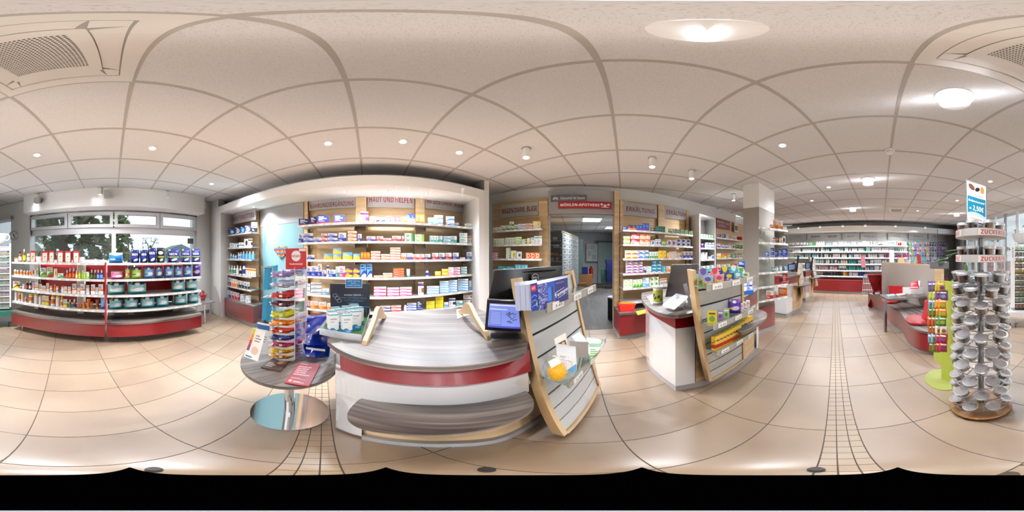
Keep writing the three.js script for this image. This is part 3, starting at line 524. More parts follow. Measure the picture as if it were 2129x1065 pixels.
// ------------------------------------------------------------------ window, left part of the picture
{
  const U = winW, n = 3.28, s = u => U.s(u, n + 0.1), hv = (u, v) => U.h(u, v, n + 0.1), t = U.t;
  const sill = 0.88, top = hv(235, 437), mid0 = hv(235, 484), mid1 = hv(235, 477);
  const wd = structure('window_1', [...((p) => [p[0], sill, p[1]])(U.P(s(235), n + 0.1))]);
  const bx = (a, b, h0, h1, d0 = 0.06, d1 = 0.14) => ubox(U, a, b, h0, h1, n + d0, n + d1);
  const f = 0.05, L = s(62), R = s(409), H1 = top;
  part(wd, 'window_frame', [bx(L, R, H1 - 0.05, H1), bx(L, R, sill, sill + 0.06), bx(L, L + f, sill + 0.06, H1 - 0.05), bx(R - f, R, sill + 0.06, H1 - 0.05), bx(L + f, R - f, mid0 - 0.02, mid1 + 0.03), bx(s(232), s(241), sill + 0.06, mid0 - 0.02)], M.white, { hint: t });
  // four tilting lights above, each a sash with its pane
  for (const [a, b] of [[64, 142], [143, 235], [238, 330], [331, 408]]) {
    const A = s(a), B = s(b), h0 = mid1 + 0.035, h1 = H1 - 0.055, w = 0.065, st = part(wd, 'sash', [bx(A, B, h1 - w, h1, 0.02, 0.1), bx(A, B, h0, h0 + w, 0.02, 0.1), bx(A, A + w, h0 + w, h1 - w, 0.02, 0.1), bx(B - w, B, h0 + w, h1 - w, 0.02, 0.1)], M.white, { hint: t });
    part(st, 'pane', bx(A + w, B - w, h0 + w, h1 - w, 0.055, 0.057), M.glass, { hint: t });
    part(st, 'hinge', bx(A + 0.25, B - 0.25, h1 + 0.012, h1 + 0.02, 0.01, 0.05), M.signGrey, { hint: t });
  }
  for (const [a, b] of [[66, 231], [242, 405]]) part(wd, 'pane', bx(s(a), s(b), sill + 0.06, mid0 - 0.02, 0.1, 0.102), M.glass, { hint: t });
  // daylight outside: trunk, crown of an evergreen, hedge, far house
  const treeMat = [std('#4e5f38', 0.9), std('#39482b', 0.9), std('#6d7a4c', 0.9)];
  function crown(label, name, u0, u1, v0, v1, n0, n1, count, size, ms, trunk) {
    const P = ms.map(() => []), I = ms.map(() => []);
    for (let i = 0; i < count; i++) {
      const u = rr(u0, u1), v = rr(v0, v1), nn = rr(n0, n1), e = ((u - (u0 + u1) / 2) / (u1 - u0) * 2) ** 2 + ((v - (v0 + v1) / 2) / (v1 - v0) * 2) ** 2; if (e > 1.5 + rnd() * 0.6) continue;
      if (fbm(u / 60 % 1, v / 60 % 1, 6, 2, 900) < 0.3) continue;
      const c = U.P(U.s(u, nn), nn), w = W(c[0], U.h(u, v, nn), c[1], t), k = Math.floor(rnd() * ms.length), a = rnd() * 6.3, b = rnd() * 6.3, z = size * rr(0.5, 1.5), o = P[k].length / 3;
      const d1 = new THREE.Vector3(Math.cos(a), Math.sin(a), Math.sin(b)).multiplyScalar(z), d2 = new THREE.Vector3(-Math.sin(a), Math.cos(a), Math.cos(b)).multiplyScalar(z * 0.45);
      for (const q of [w.clone().add(d1), w.clone().add(d2), w.clone().sub(d1), w.clone().sub(d2)]) P[k].push(q.x, q.y, q.z); I[k].push(o, o + 1, o + 2, o, o + 2, o + 3);
    }
    const g0 = U.P(U.s((u0 + u1) / 2, n0), n0), T = thing(name, label, 'tree', [g0[0], 0.05, g0[1]], undefined, t);
    ms.forEach((m, k) => { const g = new THREE.BufferGeometry(); g.setAttribute('position', new THREE.Float32BufferAttribute(P[k], 3)); g.setAttribute('uv', new THREE.Float32BufferAttribute(new Float32Array(P[k].length / 3 * 2), 2)); g.setIndex(I[k]); g.computeVertexNormals(); part(T, 'foliage', g, m, { world: true, stuff: true }); });
    if (trunk) for (const [a, b, c2, d2, r] of trunk) { const p = U.P(U.s(a, n0), n0), q = U.P(U.s(c2, n0), n0); part(T, 'branch', rod([p[0], U.h(a, b, n0), p[1]], [q[0], U.h(c2, d2, n0), q[1]], r), M.bark, { hint: t }); }
  }
  crown('broad evergreen tree outside filling the left half of the window', 'evergreen_tree', 40, 268, 425, 540, 5, 8, 9000, 0.075, treeMat, [[140, 548, 128, 500, 0.16], [128, 500, 80, 450, 0.09], [130, 505, 190, 452, 0.08], [128, 500, 112, 440, 0.07], [165, 500, 225, 512, 0.04]]);
  crown('small conifer outside behind the right window pane', 'conifer', 258, 276, 496, 545, 9, 10, 420, 0.07, [std('#5f7268', 0.9)], [[267, 560, 267, 500, 0.04]]);
  crown('leafless tree outside at the middle of the right pane', 'bare_tree', 296, 330, 494, 530, 9, 10, 420, 0.035, [std('#7b8688', 0.9)], [[313, 560, 313, 510, 0.05], [313, 520, 302, 500, 0.025], [313, 518, 324, 499, 0.025]]);
  crown('clipped hedge outside along the foot of the right pane', 'hedge', 275, 420, 528, 566, 6, 8, 2200, 0.07, [std('#7f938c', 0.9), std('#93a6a6', 0.9)], null);
  const gp = (u, nn) => U.P(U.s(u, nn), nn);
  struct('ground_outside', ubox(U, U.s(-60, 8), U.s(560, 8), -0.3, 0.0, 3.6, 14), std('#8c9296', 0.9), { hint: t });
  { // house behind the hedge
    const nn = 11, hT = thing('house', 'grey house with a pitched roof outside behind the right pane', 'house', [...(p => [p[0], 0, p[1]])(gp(375, nn))], undefined, t), A = U.s(345, nn), B = U.s(405, nn), h = U.h(375, 523, nn), hr = U.h(375, 508, nn);
    part(hT, 'wall', ubox(U, A, B, 0, h, nn, nn + 2), std('#b9c2c6', 0.8), { hint: t });
    const c = [U.P(A - .2, nn - .1), U.P(B + .2, nn - .1), U.P(B + .2, nn + 2), U.P(A - .2, nn + 2)], m0 = U.P((A + B) / 2, nn - .1), m1 = U.P((A + B) / 2, nn + 2);
    part(hT, 'roof', hexa(c.map(p => V(p, h)), [V(m0, hr), V(m0, hr), V(m1, hr), V(m1, hr)]), std('#6f7f88', 0.8), { hint: t });
    for (const u of [355, 372, 390]) part(hT, 'window', ubox(U, U.s(u, nn), U.s(u + 7, nn), U.h(375, 540, nn), U.h(375, 529, nn), nn - 0.03, nn), std('#4f5d66', 0.3), { hint: t });
  }
  { const sg = U.P(U.s(388, 3.35), 3.35); solid('window_sticker', ubox(U, s(390), s(402), hv(395, 507), hv(395, 496), n + 0.098, n + 0.0995), std('#777b7c', 0.8), 'small grey notice stuck on the right window pane', 'sticker', undefined, { hint: t }); }
  for (const [u, l] of [[63, 'left'], [388, 'right']]) { const T = thing('door_contact', `small yellow and white sensor at the ${l} top corner of the window`, 'sensor', [...(p => [p[0], 2.2, p[1]])(U.P(s(u), n))], undefined, t); part(T, 'body', ubox(U, s(u), s(u + 18), hv(u, 447), hv(u, 440), n - 0.06, n - 0.005), M.white, { hint: t }); part(T, 'band', ubox(U, s(u + 3), s(u + 13), hv(u, 444), hv(u, 441), n - 0.066, n - 0.06), std('#d8d21f', 0.5), { hint: t }); }
  solid('loudspeaker', ubox(U, U.s(217, 3), U.s(229, 3), U.h(222, 413, 3), U.h(222, 401, 3), 2.86, 2.99), std('#aaa6a2', 0.7), 'small grey square loudspeaker on the beam above the window', 'speaker', undefined, { hint: t });
  solid('loudspeaker', ubox(U, U.s(75, 3), U.s(86, 3), U.h(80, 424, 3), U.h(80, 413, 3), 2.9, 2.99), std('#aaa6a2', 0.7), 'small grey square sensor on the beam above the left pane', 'sensor', undefined, { hint: t });
  solid('motion_sensor', ubox(U, U.s(422, 3.2), U.s(429, 3.2), U.h(425, 432, 3.2), U.h(425, 419, 3.2), 3.2, 3.28), M.white, 'white motion sensor high in the corner right of the window', 'sensor', undefined, { hint: t });
  { const u = 34, nn = 3.27, c = U.P(U.s(u, nn), nn), h = U.h(u, 490, nn), T = thing('wall_clock', 'round silver wall clock left of the window', 'clock', [c[0], h - 0.1, c[1]], undefined, t);
    const w0 = W(c[0], h, c[1], t), R_ = 9.6 / PX * (-w0.z / K), mk = (r, z0, z1) => { const g = new THREE.CylinderGeometry(r, r, z1 - z0, 32); g.rotateX(Math.PI / 2); g.translate(w0.x, w0.y, w0.z + (z0 + z1) / 2); return g; };
    part(T, 'rim', (() => { const g = new THREE.TorusGeometry(R_ * 0.9, R_ * 0.12, 10, 36); g.translate(w0.x, w0.y, w0.z + 0.06); return g; })(), M.chrome, { world: true }); part(T, 'face', mk(R_ * 0.9, 0, 0.05), std('#e7e9ec', 0.5), { world: true });
    const hand = (a, l, wd2) => { const g = new THREE.BoxGeometry(wd2, l, 0.006); g.translate(0, l / 2 - R_ * 0.1, 0); g.rotateZ(a); g.translate(w0.x, w0.y, w0.z + 0.058); return g; };
    part(T, 'hour_hand', hand(0.35, R_ * 0.5, R_ * 0.12), M.blackMatt, { world: true }); part(T, 'minute_hand', hand(3.5, R_ * 0.75, R_ * 0.09), M.blackMatt, { world: true });
    for (let i = 0; i < 12; i++) part(T, 'hour_mark', (() => { const g = new THREE.BoxGeometry(R_ * 0.05, R_ * 0.14, 0.004); g.translate(0, R_ * 0.7, 0); g.rotateZ(i / 12 * TAU); g.translate(w0.x, w0.y, w0.z + 0.053); return g; })(), M.blackMatt, { world: true }); }
}
// ------------------------------------------------------------------ product stand under the window
{
  const U = new Unit(235, 2.45), t = U.t, n = 2.45, hs = [[217, 547.6], [217, 581.7], [217, 614.6], [217, 645.6]].map(p => U.h(...p)), hb = U.h(217, 669, 2.4), hr = U.h(217, 674.6, 2.4), h0 = U.h(217, 700.8, 2.4);
  const mk = (uA, uB, label, posts, panels) => {
    const c = U.P(U.s((uA + uB) / 2), n), T = thing('display_stand', label, 'display stand', [c[0], 0, c[1]], undefined, t);
    hs.forEach((h, i) => shelf(T, U, uA, uB, h, n, n + 0.3, { pitch: 15 }));
    part(T, 'base_board', ubox(U, U.s(uA - 1, 2.4), U.s(uB + 1, 2.4), hr, hb, 2.39, 2.86), M.grey, { hint: t });
    part(T, 'base_front', ubox(U, U.s(uA - 1, 2.4), U.s(uB + 1, 2.4), h0, hr, 2.4, 2.43), M.red, { hint: t });
    part(T, 'base_box', ubox(U, U.s(uA + 1, 2.4), U.s(uB - 1, 2.4), h0 + 0.01, hr - 0.002, 2.435, 2.85), M.cream, { hint: t });
    for (const [a, b] of posts) part(T, 'post', ubox(U, U.s(a, 2.72), U.s(b, 2.72), hb, hs[0] - 0.02, 2.72, 2.78), M.cream, { hint: t });
    for (const [a, b] of panels) { part(T, 'back_panel', ubox(U, U.s(a, 2.8), U.s(b, 2.8), hs[3] + 0.002, hs[0] - 0.03, 2.8, 2.82), M.redBack, { hint: t }); }
    part(T, 'lower_panel', ubox(U, U.s(uA + 14, 2.8), U.s(uB - 2, 2.8), hb, hs[3] - 0.02, 2.79, 2.81), M.cream, { hint: t });
    for (const u of [uA + 22, uB - 26]) { const p = U.P(U.s(u, 2.5), 2.5); part(T, 'leg', rod([p[0], 0, p[1]], [p[0], h0 + 0.02, p[1]], 0.015), M.chrome, { hint: t }); }
  };
  mk(25, 217, 'left red-backed product stand with bottles under the window', [[71, 80], [161, 174]], [[84, 160], [178, 218]]);
  mk(223, 418, 'right red-backed product stand with incontinence packs under the window', [[266, 278], [360, 371]], [[223, 265], [281, 383]]);
  solid('stand_upright', ubox(U, U.s(218.1, 2.36), U.s(221.4, 2.36), U.h(219, 672, 2.43), hs[0] + 0.02, 2.36, 2.38), M.redBack, 'narrow red upright between the two stands under the window', 'upright', undefined, { hint: t });
  // printed packs of this stand
  const txt = (g, s, x, y, px, c, f = 'bold') => { g.fillStyle = c; g.font = `${f} ${px}px sans-serif`; g.textAlign = 'center'; g.textBaseline = 'middle'; g.fillText(s, x, y); };
  globalThis.__txt = txt;
  const men = (acc) => ink(96, 128, (g, w, h) => { g.fillStyle = '#141b6e'; g.fillRect(0, 0, w, h); g.fillStyle = '#9fd12e'; g.fillRect(8, 0, 20, 14); txt(g, 'MEN', w / 2, 46, 30, '#fff'); g.fillStyle = acc; g.fillRect(4, 70, w - 8, 8); g.fillStyle = '#dfe6f5'; g.beginPath(); g.ellipse(w * 0.6, 100, 26, 12, -0.4, 0, 7); g.fill(); });
  dress.men1 = ['navy MEN', men('#2b3aa5')]; dress.men2 = ['navy and lime MEN', men('#b8d43a')];
  dress.blackp = ['black and white', ink(96, 128, (g, w, h) => { g.fillStyle = '#17181c'; g.fillRect(0, 0, w, h); g.fillStyle = '#fff'; g.beginPath(); g.ellipse(48, 44, 30, 14, 0, 0, 7); g.fill(); g.fillStyle = '#c9d02b'; g.fillRect(6, 74, 84, 8); g.fillStyle = '#d5dbe0'; g.beginPath(); g.ellipse(58, 104, 22, 12, -.4, 0, 7); g.fill(); })];
  const pack = (bg, top, low, ell, acc) => ink(128, 96, (g, w, h) => { g.fillStyle = bg; g.fillRect(0, 0, w, h); g.fillStyle = top; g.beginPath(); g.moveTo(0, 0); g.lineTo(w, 0); g.lineTo(w, 14); g.quadraticCurveTo(w / 2, 40, 0, 14); g.fill(); g.fillStyle = '#fff'; g.beginPath(); g.ellipse(w / 2, 18, 20, 10, 0, 0, 7); g.fill(); g.fillStyle = low; g.fillRect(0, h - 20, w, 20); g.fillStyle = ell; g.beginPath(); g.ellipse(w * 0.6, h * 0.62, w * 0.3, 14, -0.1, 0, 7); g.fill(); g.fillStyle = acc; g.fillRect(14, h * 0.58, w * 0.35, 10); g.fillStyle = '#a5d431'; g.fillRect(14, 4, 18, 12); });
  dress.teal = ['teal and grey', pack('#8fc1c4', '#16306f', '#0f8a90', '#d8dfe2', '#e7d6b0')]; dress.teal2 = ['teal and lilac', pack('#79bcc0', '#16306f', '#1a949a', '#d9e0e4', '#b9a1d0')];
  dress.bluep = ['bright blue', pack('#2f93d6', '#e9f1f7', '#1470b8', '#0f5fa8', '#fff')]; dress.lightb = ['light blue', pack('#7fa9e0', '#3f66b8', '#5b8bd2', '#e4ecf8', '#3a8b46')]; dress.slate = ['slate blue', pack('#5b7cb0', '#39588c', '#47699c', '#d8e0ec', '#7d9a3a')];
  dress.limep = ['lime green', pack('#b4d443', '#2a4a8c', '#98c22e', '#e4ecd0', '#4a7a2a')]; dress.limepink = ['lime and pink', pack('#d7e26a', '#8f2a6a', '#c9dc4a', '#e9508c', '#fff')]; dress.pinkp = ['pink', pack('#f06aa6', '#fbd7e6', '#e23a86', '#fff', '#e9e0f0')]; dress.purplep = ['purple', pack('#5e2a96', '#8d5cc0', '#4b1f80', '#d6c7ea', '#c8d23a')];
  dress.redbag = ['red and cream', ink(96, 160, (g, w, h) => { g.fillStyle = '#d21a1f'; g.fillRect(0, 0, w, h); g.fillStyle = '#efe7d8'; g.fillRect(14, 26, w - 28, h - 26); g.fillStyle = '#6d7a3a'; g.beginPath(); g.ellipse(48, 78, 16, 7, -0.5, 0, 7); g.fill(); lines(g, 24, 96, 48, 3, '#8a8275', 3, 9); })];
  const wh = (k, s) => `${s} window stand's ${ordw[k]} shelf`;
  row(U, 2.5, hs[0], wh(0, 'left'), 'j co 27 8 9; B dkc 36 7 22; B dcy 45 6.5 27; j gwc 53 8 18; r redbag 62 13 24; r redbag 86 14 24; r redbag 101 12 25; r redbag 118 14 25; r redbag 134 14 25; r redbag 151 14 25; b hwsw 184 16 7 2', { hint: t, opt: {} });
  row(U, 2.5, hs[1], wh(1, 'left'), 'F wwo 27 5.5 12; F wwo 33 5.5 12; F wwo 40 5.5 13; F wwo 47 5 12; F wwo 53 5 12; F wwo 59 5 14; b ewrr 66 6 18; b ewgm 73 7 18; b dwgm 84 12 20; b dcgr 97 13 22; b ewyo 112 7 19; b dwgm 120 12 10; p rwo 135 5.6 18; p rwo 141 6.2 22; p rwo 148 6.5 23; p yww 155 5.5 18; p yyy 161 5.5 18; p mwm 167 6 18; b awmm 173.5 5.5 28; b awmw 179.5 6 15; p kwg 186 6 20; p kwd 193 6 20; p bwl 199.5 6 20; p bwl 206 6.5 20', { hint: t });
  row(U, 2.5, hs[2], wh(2, 'left'), 'b dcdy 27 15 15; T wf 44 6 11; B kwr 52 6 18; B kws 58 6 19; T fw 65 6 17; b hwos 72 8 17; b hwos 81 6 15; b hwoo 87 8 12; b hwos 96 6 18; b fwoo 103 6 13; B owo 110 5 16; b fwob 116.5 5 13; F wow 125 7 16; b hwoo 133 6.5 14; b hwoo 141 6.5 14; b hwos 150 9 21; b hwoo 160 6 13; b hwos 167 9.5 21; b fwss 179 7 19; b hwos 189 9 21; b hwll 198.5 5.5 15; b hwos 204.5 10 22', { hint: t });
  row(U, 2.5, hs[3], wh(3, 'left'), 'F wyw 28 7 21; F wyo 35 7 20; F wyw 42.5 5 19; B wyo 49 6 14; F wyo 57.5 8.5 19; F wyw 68 9 20; F wsw 77.5 8 19; b awyk 87.5 7 20 2; F wyo 102.5 10 22; F wyw 112.5 10 22; p wyo 122.5 8 23; b awyb 131.5 8 17; p gwg 141 5.5 18; p owb 149 7 19; T od 160 3.5 10; T od 164.5 3.5 11; p owo 170 6 24; T oow 177 9 21; b codd 187 7 15; T do 196 8 20; T lbl 206 10 27', { hint: t });
  row(U, 2.5, hs[0], wh(0, 'right'), 'k bluep 226 30 22; k men1 271 19 28; k men1 291 16 28; k men1 307 18 32; k blackp 325.5 17 32; k men2 347 26 28; k men2 376 20 28; k men2 397.5 19 28', { hint: t, opt: { depth: 0.2 } });
  row(U, 2.5, hs[1], wh(1, 'right'), 'k pinkp 230 28 17; k limepink 260 11 26; k limep 272.5 23 25; k lightb 297 24 26; k slate 321.5 17 26; k lightb 340 20 26; k lightb 361 18 25; k lightb 380 19 26; k purplep 400 17 25', { hint: t, opt: { depth: 0.2 } });
  row(U, 2.5, hs[2], wh(2, 'right'), 'k teal 223.5 37 27; k teal 266 39 27; k teal 356 27 26; k teal 384 26 26', { hint: t, opt: { depth: 0.25 } });
  row(U, 2.5, hs[3], wh(3, 'right'), 'k teal2 227 30 25; k teal2 258.5 30 25; k teal2 291 31 26; k teal2 323 28 26; k teal2 361 27 25; k teal2 389 24 25', { hint: t, opt: { depth: 0.25 } });
  // pots on the top shelf, pot of flowers on a small table, leaflets
  const pot = (u, w, hh, label, plant) => { const c = U.P(U.s(u, 2.56), 2.56), q = W(c[0], hs[0] + 0.001, c[1], t), m = -q.z / K / PX, T = thing('plant_pot', label, 'plant pot', q); const g = lathe([[0, 0], [.36, 0], [.5, 1], [.45, 1], [.42, .86], [0, .86]], 18); g.scale(w * m, hh * m, w * m); part(T, 'pot', g.translate(q.x, q.y, q.z), M.white, { world: true });
    if (plant) for (let i = 0; i < 9; i++) { const f = new THREE.ConeGeometry(1.4 * m, rr(10, 20) * m, 5); f.translate(0, 8 * m, 0); f.rotateZ(rr(-.5, .5)); f.rotateX(rr(-.4, .4)); f.translate(q.x + rr(-2, 2) * m, q.y + hh * m * 0.8, q.z); part(T, 'leaf', f, M.leaf, { world: true }); } };
  pot(80.5, 9, 12, 'white pot with a spiky green plant between the red bags', true); pot(170.5, 9, 12, 'small empty white pot right of the red bags', false);
  { const Q = new Unit(235, 2.6), hT = Q.h(423, 628, 2.75), P = u => Q.s(u, 2.75), c = Q.P(P(423), 2.75), T = thing('side_table', 'small metal side table right of the window stand', 'table', [c[0], 0, c[1]], undefined, t);
    part(T, 'table_top', ubox(Q, P(404), P(441), hT - 0.02, hT, 2.65, 3.05), M.greySteel, { hint: t });
    for (const [u, nn] of [[426, 2.72], [408, 2.95], [437, 2.98]]) { const p = Q.P(Q.s(u, nn), nn); part(T, 'leg', rod([p[0], 0, p[1]], [p[0], hT - 0.02, p[1]], 0.016), M.chrome, { hint: t }); }
    const q = W(...(p => [p[0], hT + 0.001, p[1]])(Q.P(Q.s(422, 2.85), 2.85)), t), m = -q.z / K / PX, F = thing('poinsettia', 'potted red poinsettia on the side table right of the window', 'plant', q);
    const pg = lathe([[0, 0], [3, 0], [4.2, 5], [0, 5]], 14); pg.scale(m, m, m); part(F, 'pot', pg.translate(q.x, q.y, q.z), std('#8a1620', 0.6), { world: true });
    for (let i = 0; i < 46; i++) { const g = new THREE.SphereGeometry(1, 6, 4); g.scale(rr(2, 3.4) * m, rr(0.5, 0.8) * m, rr(1, 1.6) * m); g.rotateZ(rr(-.9, .9)); g.rotateY(rnd() * 6.3); const a = rnd() * 6.3, b = rnd(); g.translate(q.x + Math.cos(a) * b * 8 * m, q.y + (6 + rnd() * 16 * (1 - b * 0.4)) * m, q.z + Math.sin(a) * b * 5 * m); part(F, i % 7 ? 'petal' : 'leaf', g, i % 7 ? M.redCloth : M.leaf, { world: true }); } }
  { const q = U.P(U.s(241, 2.47), 2.47), c = [onPlane(232, 661, hb), onPlane(250, 660, hb), onPlane(249, 667, hb), onPlane(233, 668, hb)]; solid('leaflet_pile', prism(c, hb + 0.001, hb + 0.012), std('#34415f', 0.5), 'small dark leaflets lying on the base board of the right stand', 'leaflet', undefined, { hint: t }); }
}
// ------------------------------------------------------------------ long niche: boards, signs, shelves
const txt = globalThis.__txt;
function signPrint(lines_, w, h, o = {}) { return ink(w, h, (g) => { g.fillStyle = o.bg || '#b4b2b1'; g.fillRect(-2, -2, w + 4, h + 4); const px = o.px || h * 0.5; lines_.forEach((s, i) => { g.fillStyle = o.color || '#7d1f26'; g.save(); g.translate(w / 2, h * (i + 0.5 + (o.off || 0)) / lines_.length); g.font = `${o.font || 'bold'} ${px}px sans-serif`; const mw = g.measureText(s).width; g.scale(Math.min(o.sx || 0.72, w * 0.94 / mw), 1); g.textAlign = 'center'; g.textBaseline = 'middle'; g.fillText(s, 0, 0); g.restore(); }); }, 1); }
function printPlate(U, uA, uB, h0, h1, n, th, k) {             // a board whose front shows print k
  const a = U.P(U.s(uA, n), n), b = U.P(U.s(uB, n), n), a2 = U.P(U.s(uA, n), n + th), b2 = U.P(U.s(uB, n), n + th);
  return merge([quad(V(a, h0), V(b, h0), V(b, h1), V(a, h1), [k.u0, k.v0], [k.u1, k.v1]), ...[[V(b, h0), V(b2, h0), V(b2, h1), V(b, h1)], [V(a2, h0), V(a, h0), V(a, h1), V(a2, h1)], [V(a, h1), V(b, h1), V(b2, h1), V(a2, h1)], [V(a2, h0), V(b2, h0), V(b, h0), V(a, h0)]].map(q => quad(...q, [k.u0 + 0.001, k.v0 + 0.001], [k.u0 + 0.002, k.v0 + 0.002]))]);
}
const sign = (name, U, uA, uB, vT, vB, n, k, label, cat = 'sign', o = {}) => { const um = (uA + uB) / 2; return solid(name, printPlate(U, uA, uB, U.h(um, vB, n), U.h(um, vT, n), n, o.th || 0.02, k), k.mat, label, cat, o.group, { hint: U.t }); };
{
  const N = new Unit(780, 2.3), t = N.t, n = 2.3, back = 2.6, head = nicheW.h(768, 385) - 0.005;
  // oak uprights between the bays and the grey header over the glass door
  for (const [a, b] of [[533, 540], [631, 641], [740, 762], [863, 882], [967, 975]]) struct('trim_7', ubox(N, N.s(a, back - 0.01), N.s(b, back - 0.01), 0, head, back - 0.04, back + 0.015), M.oak, { hint: t });
  const hd = N.h(600, 464, back - 0.05);
  solid('door_header', ubox(N, N.s(541, back - 0.05), N.s(630.5, back - 0.05), hd, head, back - 0.05, back - 0.012), M.signGrey, 'plain grey board above the pale blue glass door', 'board', undefined, { hint: t });
  const door = structure('door_1', [...(p => [p[0], 0, p[1]])(N.P(N.s(590, back - 0.04), back - 0.04))]);
  part(door, 'glass_panel', ubox(N, N.s(546, back - 0.03), N.s(631, back - 0.03), 0.02, hd - 0.004, back - 0.045, back - 0.03), M.frost, { hint: t });
  part(door, 'edge_strip', ubox(N, N.s(543, back - 0.03), N.s(546, back - 0.03), 0.02, hd - 0.004, back - 0.05, back - 0.025), M.skirting, { hint: t });
  { // heart of coloured diamonds on the glass door
    const T = thing('heart_decal', 'heart of coloured diamonds on the pale blue glass door', 'decal', [...(p => [p[0], N.h(584, 540, 2.54), p[1]])(N.P(N.s(584, 2.54), 2.54))]), cs = ['#c9a52a', '#b02a2a', '#3a9a96', '#d8622a', '#7d2540', '#5a86b8'].map(c => std(c, 0.5));
    const rows = [[1, 2, 4, 5], [0.5, 1.5, 2.5, 3.5, 4.5, 5.5], [0, 1, 2, 3, 4, 5, 6], [0.5, 1.5, 2.5, 3.5, 4.5, 5.5], [1, 2, 3, 4, 5], [1.5, 2.5, 3.5, 4.5], [2, 3, 4], [2.5, 3.5], [3]];
    rows.forEach((r, j) => r.forEach((x, i) => { const u = 571 + x * 4.5, v = 514 + j * 2.9, nn = 2.54, P = (du, dv) => V(N.P(N.s(u + du, nn), nn), N.h(u + du, v + dv, nn)), B = (du, dv) => V(N.P(N.s(u + du, nn + .008), nn + .008), N.h(u + du, v + dv, nn + .008)); part(T, 'diamond', merge([quad(P(0, 2.7), P(2.2, 0), P(0, -2.7), P(-2.2, 0)), quad(B(0, 2.7), B(-2.2, 0), B(0, -2.7), B(2.2, 0))]), cs[(i * 3 + j * 5) % 6], { hint: t, max: 1 }); }));
  }
  sign('shelf_sign', N, 483, 531, 440, 462, 2.41, signPrint(['HILFSMITTEL'], 256, 110, { px: 64 }), 'grey sign HILFSMITTEL above the leftmost niche shelf');
  sign('shelf_sign', N, 642, 739, 400, 434, back - 0.02, signPrint(['MINERALSTOFFE UND', 'NAHRUNGSERGÄNZUNG'], 420, 150, { px: 56 }), 'grey sign MINERALSTOFFE UND NAHRUNGSERGÄNZUNG above the niche shelf');
  sign('shelf_sign', N, 764, 861, 400, 431, back - 0.02, signPrint(['HAUT UND HELFEN'], 420, 150, { px: 74 }), 'grey sign HAUT UND HELFEN above the niche shelf');
  sign('shelf_sign', N, 884, 966, 407, 437, back - 0.02, signPrint(['MAGEN/DARM, BLASE'], 380, 150, { px: 74 }), 'grey sign MAGEN/DARM, BLASE at the right end of the niche');
  // aids bay on the left
  const hA = [482.4, 513, 539.8, 575.7, 604, 632.7].map(v => N.h(522, v)), w0 = k => `${ordw[k]} HILFSMITTEL shelf`;
  const cA = N.P(N.s(492), n), A = thing('shelf_bay', 'narrow oak shelf bay under the HILFSMITTEL sign', 'shelf', [cA[0], 0, cA[1]], undefined, t);
  hA.forEach(h => shelf(A, N, 461, 523, h, n, back - 0.02, { pitch: 12 }));
  part(A, 'base_top', ubox(N, N.s(461, 2.22), N.s(528, 2.22), 0.43, 0.455, 2.2, back - 0.05), M.grey, { hint: t }); part(A, 'base_front', ubox(N, N.s(461, 2.22), N.s(528, 2.22), 0.09, 0.43, 2.21, back - 0.06), M.red, { hint: t }); part(A, 'plinth', ubox(N, N.s(461, 2.22), N.s(528, 2.22), 0.0, 0.09, 2.24, back - 0.06), M.signGrey, { hint: t });
  const o = { hint: t, turn: 0.12, name: 'medical_aid_carton' };
  row(N, n + 0.03, hA[0], w0(0), 'b enbw 466 9 13; b enlw 475 14 13; b enwl 489 11 14; b enlt 500 9 14; b enww 509 12 15; b awkv 523 12 20', o);
  row(N, n + 0.03, hA[1], w0(1), 'b awrr 461 6 5; b awor 468 9 6; b hwss 478 9 10; b fwlk 487 10 9; b hwkw 497 10 10; b ewkk 508 8 17; b fwdk 517 8 17', o);
  row(N, n + 0.03, hA[2], w0(2), 'B wwl 477 5 12; B wwl 482 5 10; B wll 487 5 9; B wwl 493 5 14; B wwl 498 4 15; B lwl 502 6.5 17 4', o);
  row(N, n + 0.03, hA[3], w0(3), 'B www 462 5.4 18; B wwg 467.5 5.4 19; B wwm 473 5.4 18; B wwl 478.5 5.4 18; B wwg 484 5.4 18; B www 489.5 6 20; B wwk 496 5.5 19; B wbb 502.5 7.5 26; b fcow 511 4.2 17 5', o);
  row(N, n + 0.03, hA[4], w0(4), 'b awvn 462 4.6 17 4; b awoy 480.5 4.6 16 3; b awkk 495 5.7 15 2; b awkl 507 6 15 2', o);
  row(N, n + 0.03, hA[5], w0(5), 'b awbl 462 6 15 3; b awrl 480 6 15 3; b fwss 500 11 15 2', o);
  // long shelves
  const hL = [[780, 462], [780, 502], [780, 540.8], [780, 578], [780, 618], [884, 645]].map(p => N.h(...p)), wl = k => `${ordw[k]} long niche shelf`;
  const cL = N.P(N.s(800), n), L = thing('shelf_bay', 'long oak-backed shelf bay under the MINERALSTOFFE and HAUT UND HELFEN signs', 'shelf', [cL[0], 0, cL[1]], undefined, t);
  hL.forEach((h, k) => shelf(L, N, k < 2 ? 619 : 636, 990, h, n, back - 0.02, { pitch: 16 }));
  for (const u of [648, 738, 764, 862, 884, 966]) hL.forEach(h => { const s0 = N.s(u, 2.5); part(L, 'bracket', ubox(N, s0 - 0.006, s0 + 0.006, h - 0.08, h - 0.018, 2.45, back - 0.045), M.steel, { hint: t, max: 1 }); });
  part(L, 'base_front', ubox(N, N.s(636, 2.3), N.s(990, 2.3), 0.0, 0.42, 2.22, back - 0.05), M.red, { hint: t });
  const p = { hint: t, name: u => u < 750 ? 'supplement_carton' : u < 880 ? 'skin_remedy_carton' : 'stomach_remedy_carton' };
